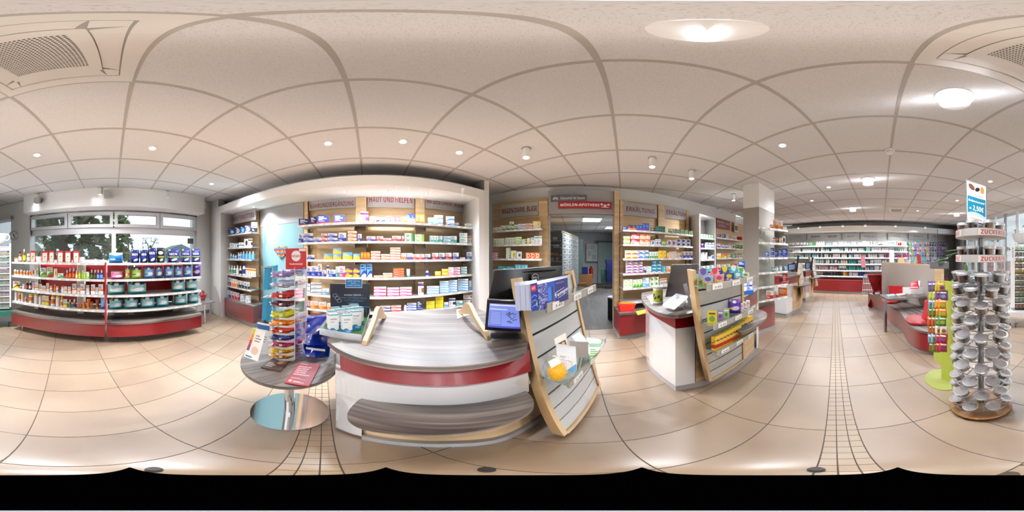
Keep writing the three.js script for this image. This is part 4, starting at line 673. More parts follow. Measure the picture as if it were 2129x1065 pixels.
  row(N, n + 0.03, hL[0], wl(0), 'b cwnr 621 23 14; b cwnr 645 14 17; b cwnr 659 25 19; b cwnr 694 23 18; b fwvp 749 17 23; b fwol 768 11 6.5 1 2; b dwnr 779 10 11; b dwnt 790 11 11; b fwpp 803 11 13; b cwpw 815 8 12 2; b awoo 835 11 13; b bwbl 846 8.5 20 2; b cwor 864 9 19 2; b awtq 890 12 14; b dwbl 902 19 10 1 2; b dwbl 927 18 10 1 2; b awlt 946 8 8; b hwgt 966 23 9', p);
  row(N, n + 0.03, hL[1], wl(1), 'b awbb 621 10 20; b awbb 631 20 10 1 2; b awbl 652 16 10; b awrb 668 13 9 1 2; b awbb 682 20 9 1 2; b awbb 704 16 19; b awog 723 19 7.3 1 3; b awbr 744 8 16; b awbr 762 19 11; b awrr 783 14 11; b awrr 797 17 7; b awrr 815 19 12; b awrr 835 5 12; b gwgg 841 20 9 1 2; b gwmm 862 20 8 1 2; b awtw 893 6.3 14 3; b awtt 913 7 14; b awlt 921 16 7 1 2; b awta 937 13 15; b ctwt 955 17 11 1 2; b fwoo 973 10 17; b awlk 985 5 8', p);
  row(N, n + 0.03, hL[2], wl(2), 'b awbn 638 16 10; b byly 673 18 13; b byly 692 18 12 1 2; b byly 712 21 16; b byly 734 15 13; b cyod 750 6.6 16 3; b awob 771 20 6 1 3; b awob 792 19 6 1 2; b awob 811 22 5.2 1 5; b awoo 834 5.5 14 2; b awbo 846 3 14 4; b awro 858 13 12; b awrf 871 11 12; b awnr 883 12 12; b awrb 898 13 14; b awnr 912 13 14; b awrn 926 13 14; b awbn 941 13 14; b hwfw 956 11 4; b awbt 970 13 15; b cwyy 984 4 12', p);
  row(N, n + 0.03, hL[3], wl(3), 'b awbb 638 9 20; b awbb 647 14 21; b awbs 661 8 26; b awbo 670 8 13; b fwbb 679 5 24; b awbl 684 14 15; b awto 698 7 22; b awpt 705 13 23; b byvy 718 15 10 1 2; b byvy 734 14 10 1 2; b dlbw 749 13 29; b dlbw 763 11 29; b awoo 777 19 4; b awoo 796 20 4.5 1 2; b aorw 817 23 4.7 1 4; T wt 844 8 17; B wbb 884 7 16; b cwyd 904 13 10; b cwyd 918 14 7 1 2; b awfw 932 11 17; b awpt 943 14 5.3 1 3; b awtp 958 13 5.3 1 3; b fqww 980 10 18', p);
  row(N, n + 0.03, hL[4], wl(4), 'b hwls 634 11 10 1 2; b hwnt 646 23 8 1 3; b awlr 670 14 13; b awpr 777 26 6.7 1 3; b awpo 805 25 6 1 3; b awpo 831 25 6 1 3; b fwvd 869 12 27; b awlo 887 26 5.5 1 3; b awlt 914 19 5 1 5; b awll 933 18 5 1 5; b awlt 952 22 5 1 5; b awlw 975 4.5 20 3', p);
  row(N, n + 0.03, hL[5], wl(5), 'T fv 636 4 15 2; b awoy 645 17 15; b awoy 663 16 15; b awoy 680 10 14; b awnr 790 22 6 1 2; b awrn 813 21 6 1 2; B wnw 839 6 16; b awbl 846 20 5 1 3; b cwnl 867 11 20; b cmyg 886 18 8 1 2; b cmyg 905 17 8 1 3; b awlk 923 9 10; b fwbk 933 14 16; b awtk 948 14 9; b fwdd 963 25 10 1 2', p);
}
// ------------------------------------------------------------------ wall shelves left of the back room door, the door and its sign
{
  const B = new Unit(1200, 2.66), t = B.t, n = 2.66, bk = 2.9;
  struct('trim_8', ubox(B, B.s(1120, bk - .03), B.s(1139, bk - .03), 0, B.h(1130, 418, bk - .03), bk - 0.04, bk), M.oak, { hint: t });
  sign('shelf_sign', B, 1041, 1119, 423, 450, bk - 0.02, signPrint(['MAGEN/DARM, BLASE'], 380, 130, { px: 70, bg: '#c2c1bd' }), 'grey sign MAGEN/DARM, BLASE left of the back room door');
  const hs = [477.7, 508.6, 538.4, 563, 592, 622].map(v => B.h(1075, v)), w = k => `${ordw[k]} shelf beside door`;
  const c = B.P(B.s(1075), n), T = thing('shelf_bay', 'oak wall shelves left of the back room door', 'shelf', [c[0], 0, c[1]], undefined, t);
  part(T, 'back_board', ubox(B, B.s(1024, bk), B.s(1139, bk), 0, B.h(1080, 417, bk), bk, bk + 0.04), M.oak, { hint: t });
  hs.forEach(h => shelf(T, B, 1024, 1126, h, n, bk - 0.002, { pitch: 14 }));
  part(T, 'base_front', ubox(B, B.s(1024), B.s(1126), 0, 0.42, 2.6, bk - .01), M.red, { hint: t });
  const p = { hint: t, name: 'stomach_remedy_carton' };
  row(B, n + 0.03, hs[0], w(0), 'b crwr 1025 8 4.2 2 2; b awgw 1041 9 11; b awge 1050 9 11; b awgg 1059 9.5 9 1 2; b awgm 1069 8 11; b awlo 1077 15 6 1 2; b awol 1092 15 6 1 2; b bwyl 1108 16 8 1 2', p);
  row(B, n + 0.03, hs[1], w(1), 'b ewmw 1026 5.7 14 4; b ewgw 1050 5.4 15 4; b awmg 1072 13 5.3 1 3; b fwmg 1085 10 5.6 1 2; b awyw 1096 6 13; b fwew 1103 7 14; b fwew 1110 8.5 17 2', p);
  row(B, n + 0.03, hs[2], w(2), 'b awpv 1023 12 4 1 3; b fwmg 1052 10 4.6 1 5; b ewym 1062.5 11 17; b ewsk 1074 11 15; b eowr 1093 9.7 13 3', p);
  row(B, n + 0.03, hs[3], w(3), 'b btaw 1036 17 8 2; b btlw 1071 13 6 2 2; b bltw 1109 11 8', p);
  row(B, n + 0.03, hs[4], w(4), 'b awgr 1026 9 12 9', p);
  row(B, n + 0.03, hs[5], w(5), 'b awtn 1026 9 14 9', p);
  // header board with the shop's sign
  const hb = B.h(1200, 395, 2.86), hd = B.h(1200, 444, 2.86);
  solid('sign_board', ubox(B, B.s(1140, 2.86), B.s(1277, 2.86), hd, hb, 2.86, 2.945), M.signGrey, 'grey header board above the back room door', 'board', undefined, { hint: t });
  const k1 = ink(480, 80, (g, w2, h2) => { g.fillStyle = '#58585a'; g.fillRect(0, 0, w2, h2); txt(g, 'Gesund ist bunt', 290, 42, 46, '#e9e9ea', ''); g.strokeStyle = '#fff'; g.lineWidth = 5; for (const x of [0, 22, 44]) { g.save(); g.translate(42 + x, 46 - (x === 22 ? 10 : 0)); g.rotate(Math.PI / 4); g.strokeRect(-9, -9, 18, 18); g.restore(); } g.fillStyle = '#c9a52a'; g.fillRect(60, 40, 10, 10); }, 1);
  const k2 = ink(700, 106, (g, w2, h2) => { g.fillStyle = '#a5121c'; g.fillRect(0, 0, w2, h2); txt(g, 'MÜHLEN-APOTHEKE', 280, 55, 54, '#fff'); g.fillStyle = '#fff'; for (const [x, y, r] of [[565, 42, 17], [610, 58, 20], [655, 42, 17]]) { g.beginPath(); g.arc(x, y, r, 0, 7); g.fill(); } g.fillStyle = '#a5121c'; for (const [x, y, r] of [[565, 46, 6], [610, 62, 8], [655, 46, 6]]) { g.beginPath(); g.arc(x, y, r, 0, 7); g.fill(); } g.fillStyle = '#fff'; g.fillRect(560, 78, 100, 8); }, 1);
  sign('shop_sign', B, 1145, 1220, 405, 418, 2.815, k1, 'dark grey sign Gesund ist bunt above the back room door', 'sign', { th: 0.02 });
  sign('shop_sign', B, 1161, 1272, 418.5, 433, 2.83, k2, 'red sign MÜHLEN-APOTHEKE above the back room door', 'sign', { th: 0.02 });
  // door lining
  struct('trim_9', [ubox(B, B.s(1277, 2.86), B.s(1287, 2.86), 0, hb, 2.84, 2.95), ubox(B, B.s(1140, 2.95), B.s(1142, 2.95), 0, hd, 2.9, 3.1)], M.oak, { hint: t });
}
// ------------------------------------------------------------------ back room seen through the door
{
  const B = new Unit(1200, 3.1), t = B.t, S = (u, n) => B.s(u, n), at = (u, r, h) => { const p = bearing(u, r); return [p[0], h, p[1]]; };
  const s0 = -2.1, s1 = 1.95, n1 = 8.3, ch = 2.62;
  struct('wall_storeroom', [ubox(B, s0 - 0.1, s0, 0, ch, 3.1, n1), ubox(B, s1, s1 + 0.1, 0, ch, 3.1, n1), ubox(B, s0, s1, 0, ch, n1, n1 + 0.1)], std('#dfe1e0', 0.8), { hint: t });
  struct('floor_storeroom', ubox(B, s0, s1, -0.02, 0.002, 2.9, n1), M.darkFloor, { hint: t });
  struct('ceiling_storeroom', ubox(B, s0, s1, ch, ch + 0.05, 3.1, n1), M.wallWhite, { hint: t });
  for (let n = 3.7; n < n1; n += 0.62) struct('trim_10', ubox(B, s0, s1, ch - 0.006, ch, n, n + 0.02), M.bar, { hint: t });
  for (let s = s0 + 0.4; s < s1; s += 0.62) struct('trim_11', ubox(B, s, s + 0.02, ch - 0.006, ch, 3.1, n1), M.bar, { hint: t });
  const panel = (uA, uB, n0, nn, label) => {
    const a = S(uA, n0), b = S(uB, n0), c = B.P((a + b) / 2, (n0 + nn) / 2), T = thing('ceiling_panel_light', label, 'ceiling light', [c[0], ch, c[1]], 'panel lights in the back room', t);
    part(T, 'frame', ubox(B, a - 0.02, b + 0.02, ch - 0.012, ch - 0.006, n0 - 0.02, nn + 0.02), M.white, { hint: t }); part(T, 'diffuser', ubox(B, a, b, ch - 0.016, ch - 0.012, n0, nn), std('#fff', 0.5, { emissive: new THREE.Color(1, 1, 1), emissiveIntensity: 2.2 }), { hint: t });
    const l = new THREE.RectAreaLight(0xf6faff, LAMP.panel * 2.2, 0.6, 1.2); l.position.copy(W(c[0], ch - 0.03, c[1], t)); l.lookAt(l.position.x, l.position.y - 1, l.position.z); scene.add(l);
  };
  panel(1212, 1252, 5.0, 5.55, 'larger panel light in the back room ceiling'); panel(1262, 1284, 6.4, 6.95, 'smaller panel light in the back room ceiling at right');
  { // drawer cabinet
    const A = at(1167, 4.9, 0), C2 = at(1201, 6.6, 0), top = 2.16, pA = [A[0], A[2]], pC = [C2[0], C2[2]], dx = [pC[0] - pA[0], pC[1] - pA[1]], L = Math.hypot(...dx), e = [dx[0] / L, dx[1] / L], nrm = [-e[1], e[0]], w = 0.75;
    const q = (a, o) => [pA[0] + e[0] * a + nrm[0] * o, pA[1] + e[1] * a + nrm[1] * o], T = thing('drawer_cabinet', 'tall grey medicine drawer cabinet in the back room', 'cabinet', [pA[0], 0, pA[1]], undefined, t);
    part(T, 'body', prism([q(0, 0), q(L, 0), q(L, w), q(0, w)], 0, top), M.drawer, { hint: t }); part(T, 'top_board', prism([q(-0.03, -0.03), q(L, -0.03), q(L, w), q(-0.03, w)], top, top + 0.03), M.oakEdge, { hint: t });
    for (let j = 0; j < 12; j++) for (let i = 0; i < 4; i++) { const h0 = 0.1 + j * 0.17, a0 = i * L / 4 + 0.012, a1 = (i + 1) * L / 4 - 0.012, d = part(T, 'drawer', prism([q(a0, -0.03), q(a1, -0.03), q(a1, 0), q(a0, 0)], h0, h0 + 0.155), std0, { hint: t, max: 2 }); const m = (a0 + a1) / 2; part(d, 'handle', prism([q(m - 0.06, -0.05), q(m + 0.06, -0.05), q(m + 0.06, -0.03), q(m - 0.06, -0.03)], h0 + 0.1, h0 + 0.115), M.steel, { hint: t, max: 2 }); }
    // open shelves on its near end
    const U = new Unit(1200, 4.75), hh = [500, 514.5, 530, 544, 558].map(v => U.h(1155, v)), c = U.P(U.s(1154), 4.75), R = thing('store_shelf', 'narrow open shelf with boxes at the near end of the drawer cabinet', 'shelf', [c[0], 0, c[1]], undefined, t);
    hh.forEach(h => part(R, 'shelf', ubox(U, U.s(1140), U.s(1166), h - 0.02, h, 4.75, 5), M.shelfMetal, { hint: t })); part(R, 'back', ubox(U, U.s(1140), U.s(1166), 0, 2.1, 5.0, 5.04), M.drawer, { hint: t });
    const w2 = k => `${ordw[k]} store shelf behind the door`;
    row(U, 4.78, hh[0], w2(0), 'b btlw 1141 7 4; b awss 1149 10 7', { hint: t }); row(U, 4.78, hh[1], w2(1), 'b awks 1144 6 6; b awss 1151 12 6', { hint: t }); row(U, 4.78, hh[2], w2(2), 'b awyy 1141 10 4; b cyow 1151 11 4', { hint: t }); row(U, 4.78, hh[3], w2(3), 'b fwss 1144 8 8; b fwod 1155 8 9', { hint: t });
  }
  const U = new Unit(1200, 7.9);
  solid('notice_board', ubox(U, U.s(1220), U.s(1244), U.h(1232, 544), U.h(1232, 506), 8.2, 8.28), M.white, 'white board with papers on the back room wall', 'board', undefined, { hint: t });
  for (const [u, v, w, h] of [[1222, 509, 7, 8], [1231, 510, 6, 7], [1224, 522, 6, 10], [1235, 512, 7, 14], [1232, 530, 9, 9]]) solid('pinned_paper', ubox(U, U.s(u), U.s(u + w), U.h(u, v + h), U.h(u, v), 8.18, 8.195), std(['#e4e6e8', '#cfd6da', '#f3f3f0'][Math.floor(rnd() * 3)], 0.8), `pinned paper on the back room board at ${ordw[[1222, 1231, 1224, 1235, 1232].indexOf(u)]} place`, 'paper', 'papers pinned on the back room board', { hint: t });
  const dr = structure('door_2', at(1260, 8, 0)); part(dr, 'glass_panel', ubox(U, U.s(1245), U.s(1280), 0.02, U.h(1260, 503), 8.2, 8.24), std('#bfd3cc', 0.3), { hint: t }); part(dr, 'door_track', ubox(U, U.s(1240), U.s(1285), U.h(1260, 503), U.h(1260, 500), 8.15, 8.25), M.steel, { hint: t });
  const d3 = structure('door_3', at(1207, 7.6, 0)); part(d3, 'glass_panel', ubox(U, U.s(1203), U.s(1212), 0.02, U.h(1207, 498), 7.9, 7.94), std('#86aaa4', 0.3), { hint: t });
  const bx = (name, label, cat, uA, uB, vT, vB, n, mat, th = 0.3) => { const Q = new Unit(1200, n); return solid(name, ubox(Q, Q.s(uA), Q.s(uB), Math.max(0.003, Q.h((uA + uB) / 2, vB)), Q.h((uA + uB) / 2, vT), n, n + th), mat, label, cat, undefined, { hint: t }); };
  bx('cardboard_box', 'brown cardboard box on the back room floor', 'box', 1206, 1232, 571, 594, 6.9, M.cardboard, 0.4); bx('cardboard_box', 'flat brown cardboard box lying before the larger one', 'box', 1204, 1220, 590, 599, 6.4, std('#8d6238', 0.85), 0.3);
  bx('tote_bag', 'dark blue bag on the cardboard box in the back room', 'bag', 1210, 1222, 556, 570.5, 6.95, M.navy, 0.2); bx('green_bag', 'patterned bag beside the blue crates', 'bag', 1251, 1262, 560, 588, 7.0, std('#4e7d6e', 0.8), 0.2);
  for (let i = 0; i < 6; i++) bx('blue_crate', `navy blue stacking crate in the back room, ${['lowest', 'second', 'third', 'fourth', 'fifth', 'topmost'][i]} of its stack`, 'crate', 1262 - (i % 2), 1275, 588 - (i + 1) * 8, 587.9 - i * 8, 6.8, M.navy, 0.3);
  { const n = 7.2, p = at(1229, n, 0), T = thing('fire_extinguisher', 'red fire extinguisher beside the back room box', 'extinguisher', [p[0], 0.2, p[2]], undefined, t), c = [p[0], p[2]]; const Q = new Unit(1200, n); part(T, 'tank', drum(c, 0.09, Q.h(1229, 578), Q.h(1229, 558)), M.redBack, { hint: t }); part(T, 'valve', drum(c, 0.04, Q.h(1229, 558), Q.h(1229, 554)), M.blackPlastic, { hint: t }); }
  { const p = at(1273, 3.5, 0), T = thing('waste_bin', 'black waste bin just inside the back room door', 'bin', p, undefined, t); part(T, 'bin', drum([p[0], p[2]], 0.1, 0.002, 0.5), M.blackPlastic, { hint: t }); part(T, 'rim', drum([p[0], p[2]], 0.105, 0.5, 0.53), M.greySteel, { hint: t }); }
}
// ------------------------------------------------------------------ cold remedy shelves right of the door
{
  const B = new Unit(1200, 2.6), t = B.t, n = 2.6, bk = 2.88;
  for (const [a, b] of [[1288, 1295], [1367, 1380], [1425, 1431]]) struct('trim_12', ubox(B, B.s(a, bk), B.s(b, bk), 0, B.h(1330, 421, bk), bk - 0.035, bk - 0.002), M.oak, { hint: t });
  sign('shelf_sign', B, 1296, 1366, 424, 450, bk - 0.03, signPrint(['ERKÄLTUNG'], 320, 130, { px: 66 }), 'left grey sign ERKÄLTUNG right of the door'); sign('shelf_sign', B, 1381, 1433, 424 + 8, 450 + 6, bk - 0.03, signPrint(['ERKÄLTUNG'], 320, 130, { px: 66 }), 'right grey sign ERKÄLTUNG beside the white cabinet');
  const hs = [[1296, 478], [1296, 508], [1296, 538], [1297, 569.5], [1297, 600.5], [1296, 630]].map(p => B.h(...p)), w = k => `${ordw[k]} cold remedy shelf`;
  const c = B.P(B.s(1360), n), T = thing('shelf_bay', 'oak cold remedy shelves under the ERKÄLTUNG signs', 'shelf', [c[0], 0, c[1]], undefined, t);
  part(T, 'back_board', ubox(B, B.s(1288, bk), B.s(1432, bk), 0, B.h(1330, 421, bk), bk, bk + 0.05), M.oak, { hint: t });
  hs.forEach((h, k) => shelf(T, B, 1295, 1440, h, n, bk - 0.04, { pitch: 13 }));
  part(T, 'base_top', ubox(B, B.s(1288, 2.45), B.s(1440, 2.45), 0.46, 0.49, 2.42, bk - .04), M.grey, { hint: t }); part(T, 'base_front', ubox(B, B.s(1288, 2.45), B.s(1440, 2.45), 0.08, 0.46, 2.43, bk - .04), M.red, { hint: t }); part(T, 'plinth', ubox(B, B.s(1288, 2.45), B.s(1440, 2.45), 0, 0.08, 2.45, bk - .04), M.signGrey, { hint: t });
  const p = { hint: t, turn: 0.1, name: 'cold_remedy_carton' };
  row(B, n + 0.03, hs[0], w(0), 'b cwbl 1294 11 7; b anow 1305 8.7 11; b anow 1314 8.7 11; b clbp 1323 6.5 12 2; b clbp 1336 6.7 17 2; b cwkg 1353 9 8; b egbn 1363 5 6.5 4 2; b awgm 1389 8.5 10; b gwgg 1398 8.6 10 4; b gwgg 1433 10 9', p);
  row(B, n + 0.03, hs[1], w(1), 'b awmp 1296 14 8.5 1 2; b bwrw 1311 17.5 12 1 2; b bwoy 1329 11.5 12 2 2; b ewbl 1353 8.5 10; b fwsb 1362 6 13 2; b cwmk 1375 11 9; b ewvp 1386.5 9.3 12 2; b ewbb 1405.5 10 7.5 3 2', p);
  row(B, n + 0.03, hs[2], w(2), 'b dwyr 1299 12.8 8.5 2 2; b dwbl 1325 11.7 8.5 2 2; b awgw 1349 4.7 14 4; b byyp 1368 8.5 8 2 2; b cwyo 1386 5 12; b ewow 1391 8 7 2 2; b fwyo 1407.5 9 12; b awbo 1417 7.7 14 3', p);
  row(B, n + 0.03, hs[3], w(3), 'b dwnp 1301 11.7 5.6 3 5; b awnb 1336 7 13; b ctwr 1343.5 10.5 13; b dtbw 1354 10.4 7 2 4; b btlw 1375 9 6 1 2; b awoy 1385 9 11', p);
  row(B, n + 0.03, hs[4], w(4), 'b ewmw 1296 9.6 18 2; b dwmg 1316 6.4 17 3; b awlw 1335.5 14 19; b ewmg 1350 9.7 9.5 2 2; b fwod 1371 4 14 4', p);
  row(B, n + 0.03, hs[5], w(5), 'b cwgd 1345 16 10; b cwym 1385 16 9', p);
  { const h = 0.491, c0 = B.P(B.s(1302, 2.52), 2.52), q = W(c0[0], h, c0[1], t), m = -q.z / K / PX, K2 = thing('red_basket', 'red plastic basket of sweets on the red base right of the door', 'basket', q);
    const ring = (y0, y1, w0, w1) => { const g = new RoundedBoxGeometry(1, 1, 1, 2, 0.05); const ps = g.attributes.position; for (let i = 0; i < ps.count; i++) { const f = ps.getY(i) + 0.5; ps.setXYZ(i, ps.getX(i) * (w0 + (w1 - w0) * f) * m, (y0 + (y1 - y0) * f) * m, ps.getZ(i) * 20 * m); } g.computeVertexNormals(); return g.translate(q.x, q.y, q.z); };
    part(K2, 'basket_body', ring(0, 13, 28, 32), std('#d2200f', 0.5), { world: true }); part(K2, 'basket_rim', ring(13, 16, 36, 36), std('#e0311a', 0.5), { world: true }); part(K2, 'sweet_bags', ring(15, 18, 28, 26), std('#e88a1a', 0.6), { world: true }); }
  { const a = [[1322, 650], [1348, 644], [1352, 649], [1326, 656]].map(x => onPlane(...x, 0.491)); solid('magazine', prism(a, 0.491, 0.51), std('#e8d84a', 0.6), 'pile of yellow magazines beside the red basket', 'magazine', undefined, { hint: t }); }
  // white open cabinet
  const Cc = new Unit(1200, 2.55), cN = 2.55, cc = Cc.P(Cc.s(1470), cN), X = thing('open_cabinet', 'white open cabinet between the cold remedy shelves and the offers shelf', 'cabinet', [cc[0], 0, cc[1]], undefined, t), hT = Cc.h(1460, 446, cN), sA = Cc.s(1454), sB = Cc.s(1488);
  part(X, 'side', ubox(Cc, sA, sA + 0.03, 0, hT, cN, 2.9), M.white, { hint: t }); part(X, 'side', ubox(Cc, sB - 0.03, sB, 0, hT, cN, 2.9), M.white, { hint: t }); part(X, 'top', ubox(Cc, sA + 0.03, sB - 0.03, hT - 0.04, hT, cN, 2.9), M.white, { hint: t }); part(X, 'back', ubox(Cc, sA + 0.03, sB - 0.03, 0, hT - 0.04, 2.86, 2.9), std('#d9d8d2', 0.7), { hint: t });
  const hC = [495, 516, 540, 565, 590].map(v => Cc.h(1470, v)); hC.forEach(h => shelf(X, Cc, 1457, 1485, h, cN + 0.02, 2.85, { pitch: 12 }));
  const wc = k => `${ordw[k]} shelf of the white cabinet`; const pc = { hint: t, name: 'offer_carton' };
  row(Cc, cN + 0.06, hC[0], wc(0), 'b gwgg 1457 5.4 8 5', pc); row(Cc, cN + 0.06, hC[1], wc(1), 'j vw 1458 6 9; b hwbs 1465 6.4 6 3 2', pc); row(Cc, cN + 0.06, hC[2], wc(2), 'b hwsb 1457 6.8 5 2 3; b hwps 1472 6 6; b ewbl 1478 7 9', pc); row(Cc, cN + 0.06, hC[3], wc(3), 'b awtg 1457 9 12 3', pc); row(Cc, cN + 0.06, hC[4], wc(4), 'b awrb 1457 9 12 3', pc);
  // offers shelf
  const O = new Unit(1200, 2.62), oN = 2.62, oc = O.P(O.s(1516), oN);
  sign('offers_sign', O, 1490, 1518, 457, 476, 2.82, ink(220, 130, (g, w2, h2) => { g.fillStyle = '#7c2630'; g.fillRect(0, 0, w2, h2); scribble(g, 10, 28, 196, 34, '#f2e6e6'); scribble(g, 40, 80, 120, 26, '#f2e6e6'); }), 'dark red offers sign with white lettering left of the column');
  sign('small_poster', O, 1527, 1535, 464, 483, 2.8, ink(60, 100, (g, w2, h2) => { g.fillStyle = '#e9e4dc'; g.fillRect(0, 0, w2, h2); g.fillStyle = '#3a2a2a'; for (let i = 0; i < 9; i++) { g.beginPath(); g.arc(15 + (i % 3) * 15, 40 + Math.floor(i / 3) * 16, 8, 0, 7); g.fill(); } }), 'small poster with dark pictures left of the column', 'poster');
  const hO = [496, 516, 537, 560, 585].map(v => O.h(1510, v)), Y = thing('shelf_bay', 'oak monthly offers shelf left of the column', 'shelf', [oc[0], 0, oc[1]], undefined, t); part(Y, 'back_board', ubox(O, O.s(1489, 2.88), O.s(1548, 2.88), 0, O.h(1500, 455, 2.88), 2.88, 2.93), M.oak, { hint: t }); hO.forEach(h => shelf(Y, O, 1490, 1546, h, oN, 2.86, { pitch: 12 }));
  const wo = k => `${ordw[k]} monthly offers shelf`;
  row(O, oN + 0.03, hO[0], wo(0), 'b cfvb 1491 8 7; b cwnb 1501 8 8; b fwss 1509 6 8; b awss 1523 8 8; b ckro 1532 11 8', pc); row(O, oN + 0.03, hO[1], wo(1), 'b awbp 1490 7 8; b awbw 1498 7.5 6 2; b fwow 1514 6 9; b ewkg 1522 6 8; b cwgt 1528 8 8 2', pc); row(O, oN + 0.03, hO[2], wo(2), 'b awyr 1490 9 10; b byow 1500 11 9; b fwoo 1513 6 9; b egwt 1520 11 9; b fwgs 1532 11 10', pc); row(O, oN + 0.03, hO[3], wo(3), 'b awro 1490 8 11; b awgm 1500 9 10 2; b cwos 1520 12 9; b fwss 1534 8 11', pc); row(O, oN + 0.03, hO[4], wo(4), 'b cwot 1506 10 11 4', pc);
}
// ------------------------------------------------------------------ column with its shelves
{
  const P1 = [1.917, 2.17], P2 = [2.042, 1.902], P3 = [2.578, 1.983], P4 = [P3[0] - 0.125, P3[1] + 0.27], hm = 2.29, t = tOf(1580);
  struct('column', prism([P1, P2, P3, P4], 0, hm), std('#a59d94', 0.75), { hint: t }); struct('column_head', prism([P1, P2, P3, P4], hm, CEIL + 0.01), M.wall, { hint: t });
  const F1 = bearing(1577, 2.6), F2 = bearing(1638, 2.98), U = unitThrough(F1, F2), hs = [472, 503.6, 535.8, 567.6, 597.7, 626.8].map(v => EYE + 2.6 * Math.tan((532.5 - v) / PX)), T = thing('column_shelves', 'six glass and metal shelves fixed to the column', 'shelf', [F1[0], 0.8, F1[1]], undefined, t);
  const bk = [bearing(1641, 3.35), [P2[0] + 0.02, P2[1] - 0.02]];
  hs.forEach(h => { part(T, 'shelf', prism([F1, F2, bk[0], bk[1]], h - 0.012, h), M.shelfGlass, { hint: t }); const rl = part(T, 'price_rail', ruled([[F1[0], h + 0.004, F1[1]], [F2[0], h + 0.004, F2[1]]], [[F1[0], h - 0.032, F1[1]], [F2[0], h - 0.032, F2[1]]], -0.012), M.rail, { hint: t }); for (const f of [0.1, 0.35, 0.62, 0.85]) { const a = [0, 1].map(k => F1[k] + (F2[k] - F1[k]) * f), b = [0, 1].map(k => F1[k] + (F2[k] - F1[k]) * (f + 0.09)); const s = 0.993; part(rl, 'price_tag', ruled([[a[0] * s, h, a[1] * s], [b[0] * s, h, b[1] * s]], [[a[0] * s, h - 0.028, a[1] * s], [b[0] * s, h - 0.028, b[1] * s]], -0.006), M.price, { hint: t, max: 1 }); } });
  const base = [bearing(1577, 2.7), bearing(1611, 2.95), [P3[0], P3[1] - 0.005], [P2[0], P2[1] - 0.005]]; const bT = structure('trim_13', [F1[0], 0, F1[1]]); part(bT, 'front', prism(base, 0.09, 0.5), M.red, { hint: t }); part(bT, 'plinth', prism(base.map(p => p.map(x => x * 1.004)), 0, 0.09), M.signGrey, { hint: t });
  const w = k => `${ordw[k]} column shelf`, R = (k, s) => row(U, U.n + 0.05, hs[k], w(k), s, { hint: t, name: 'offer_carton' });
  R(0, 'b dwoy 1600 8.5 10; b awoo 1607 10 21; b awoy 1617.5 10 20; b fwss 1628 8 8'); R(1, 'b awfs 1601 5.5 14; b fwps 1607 5.5 13; b cwdy 1613 7 13; b fwyo 1620 6 12; b ewnr 1626 7 16'); R(2, 'b cwbl 1591 8 12; b cwbw 1602 7.5 20; b cwbl 1610 8 13; b cwbw 1618.5 8 17; b cwbl 1627 10 18'); R(3, 'k teal 1604 8 9; j ws 1612 8 10; j wq 1620 7 11; k lightb 1628 9 9'); R(4, 'b frwk 1611 15 24; b cwrf 1627 10 20'); R(5, 'b awro 1593 15 16; b awro 1609 9 12; b cwor 1618 19 17');
}
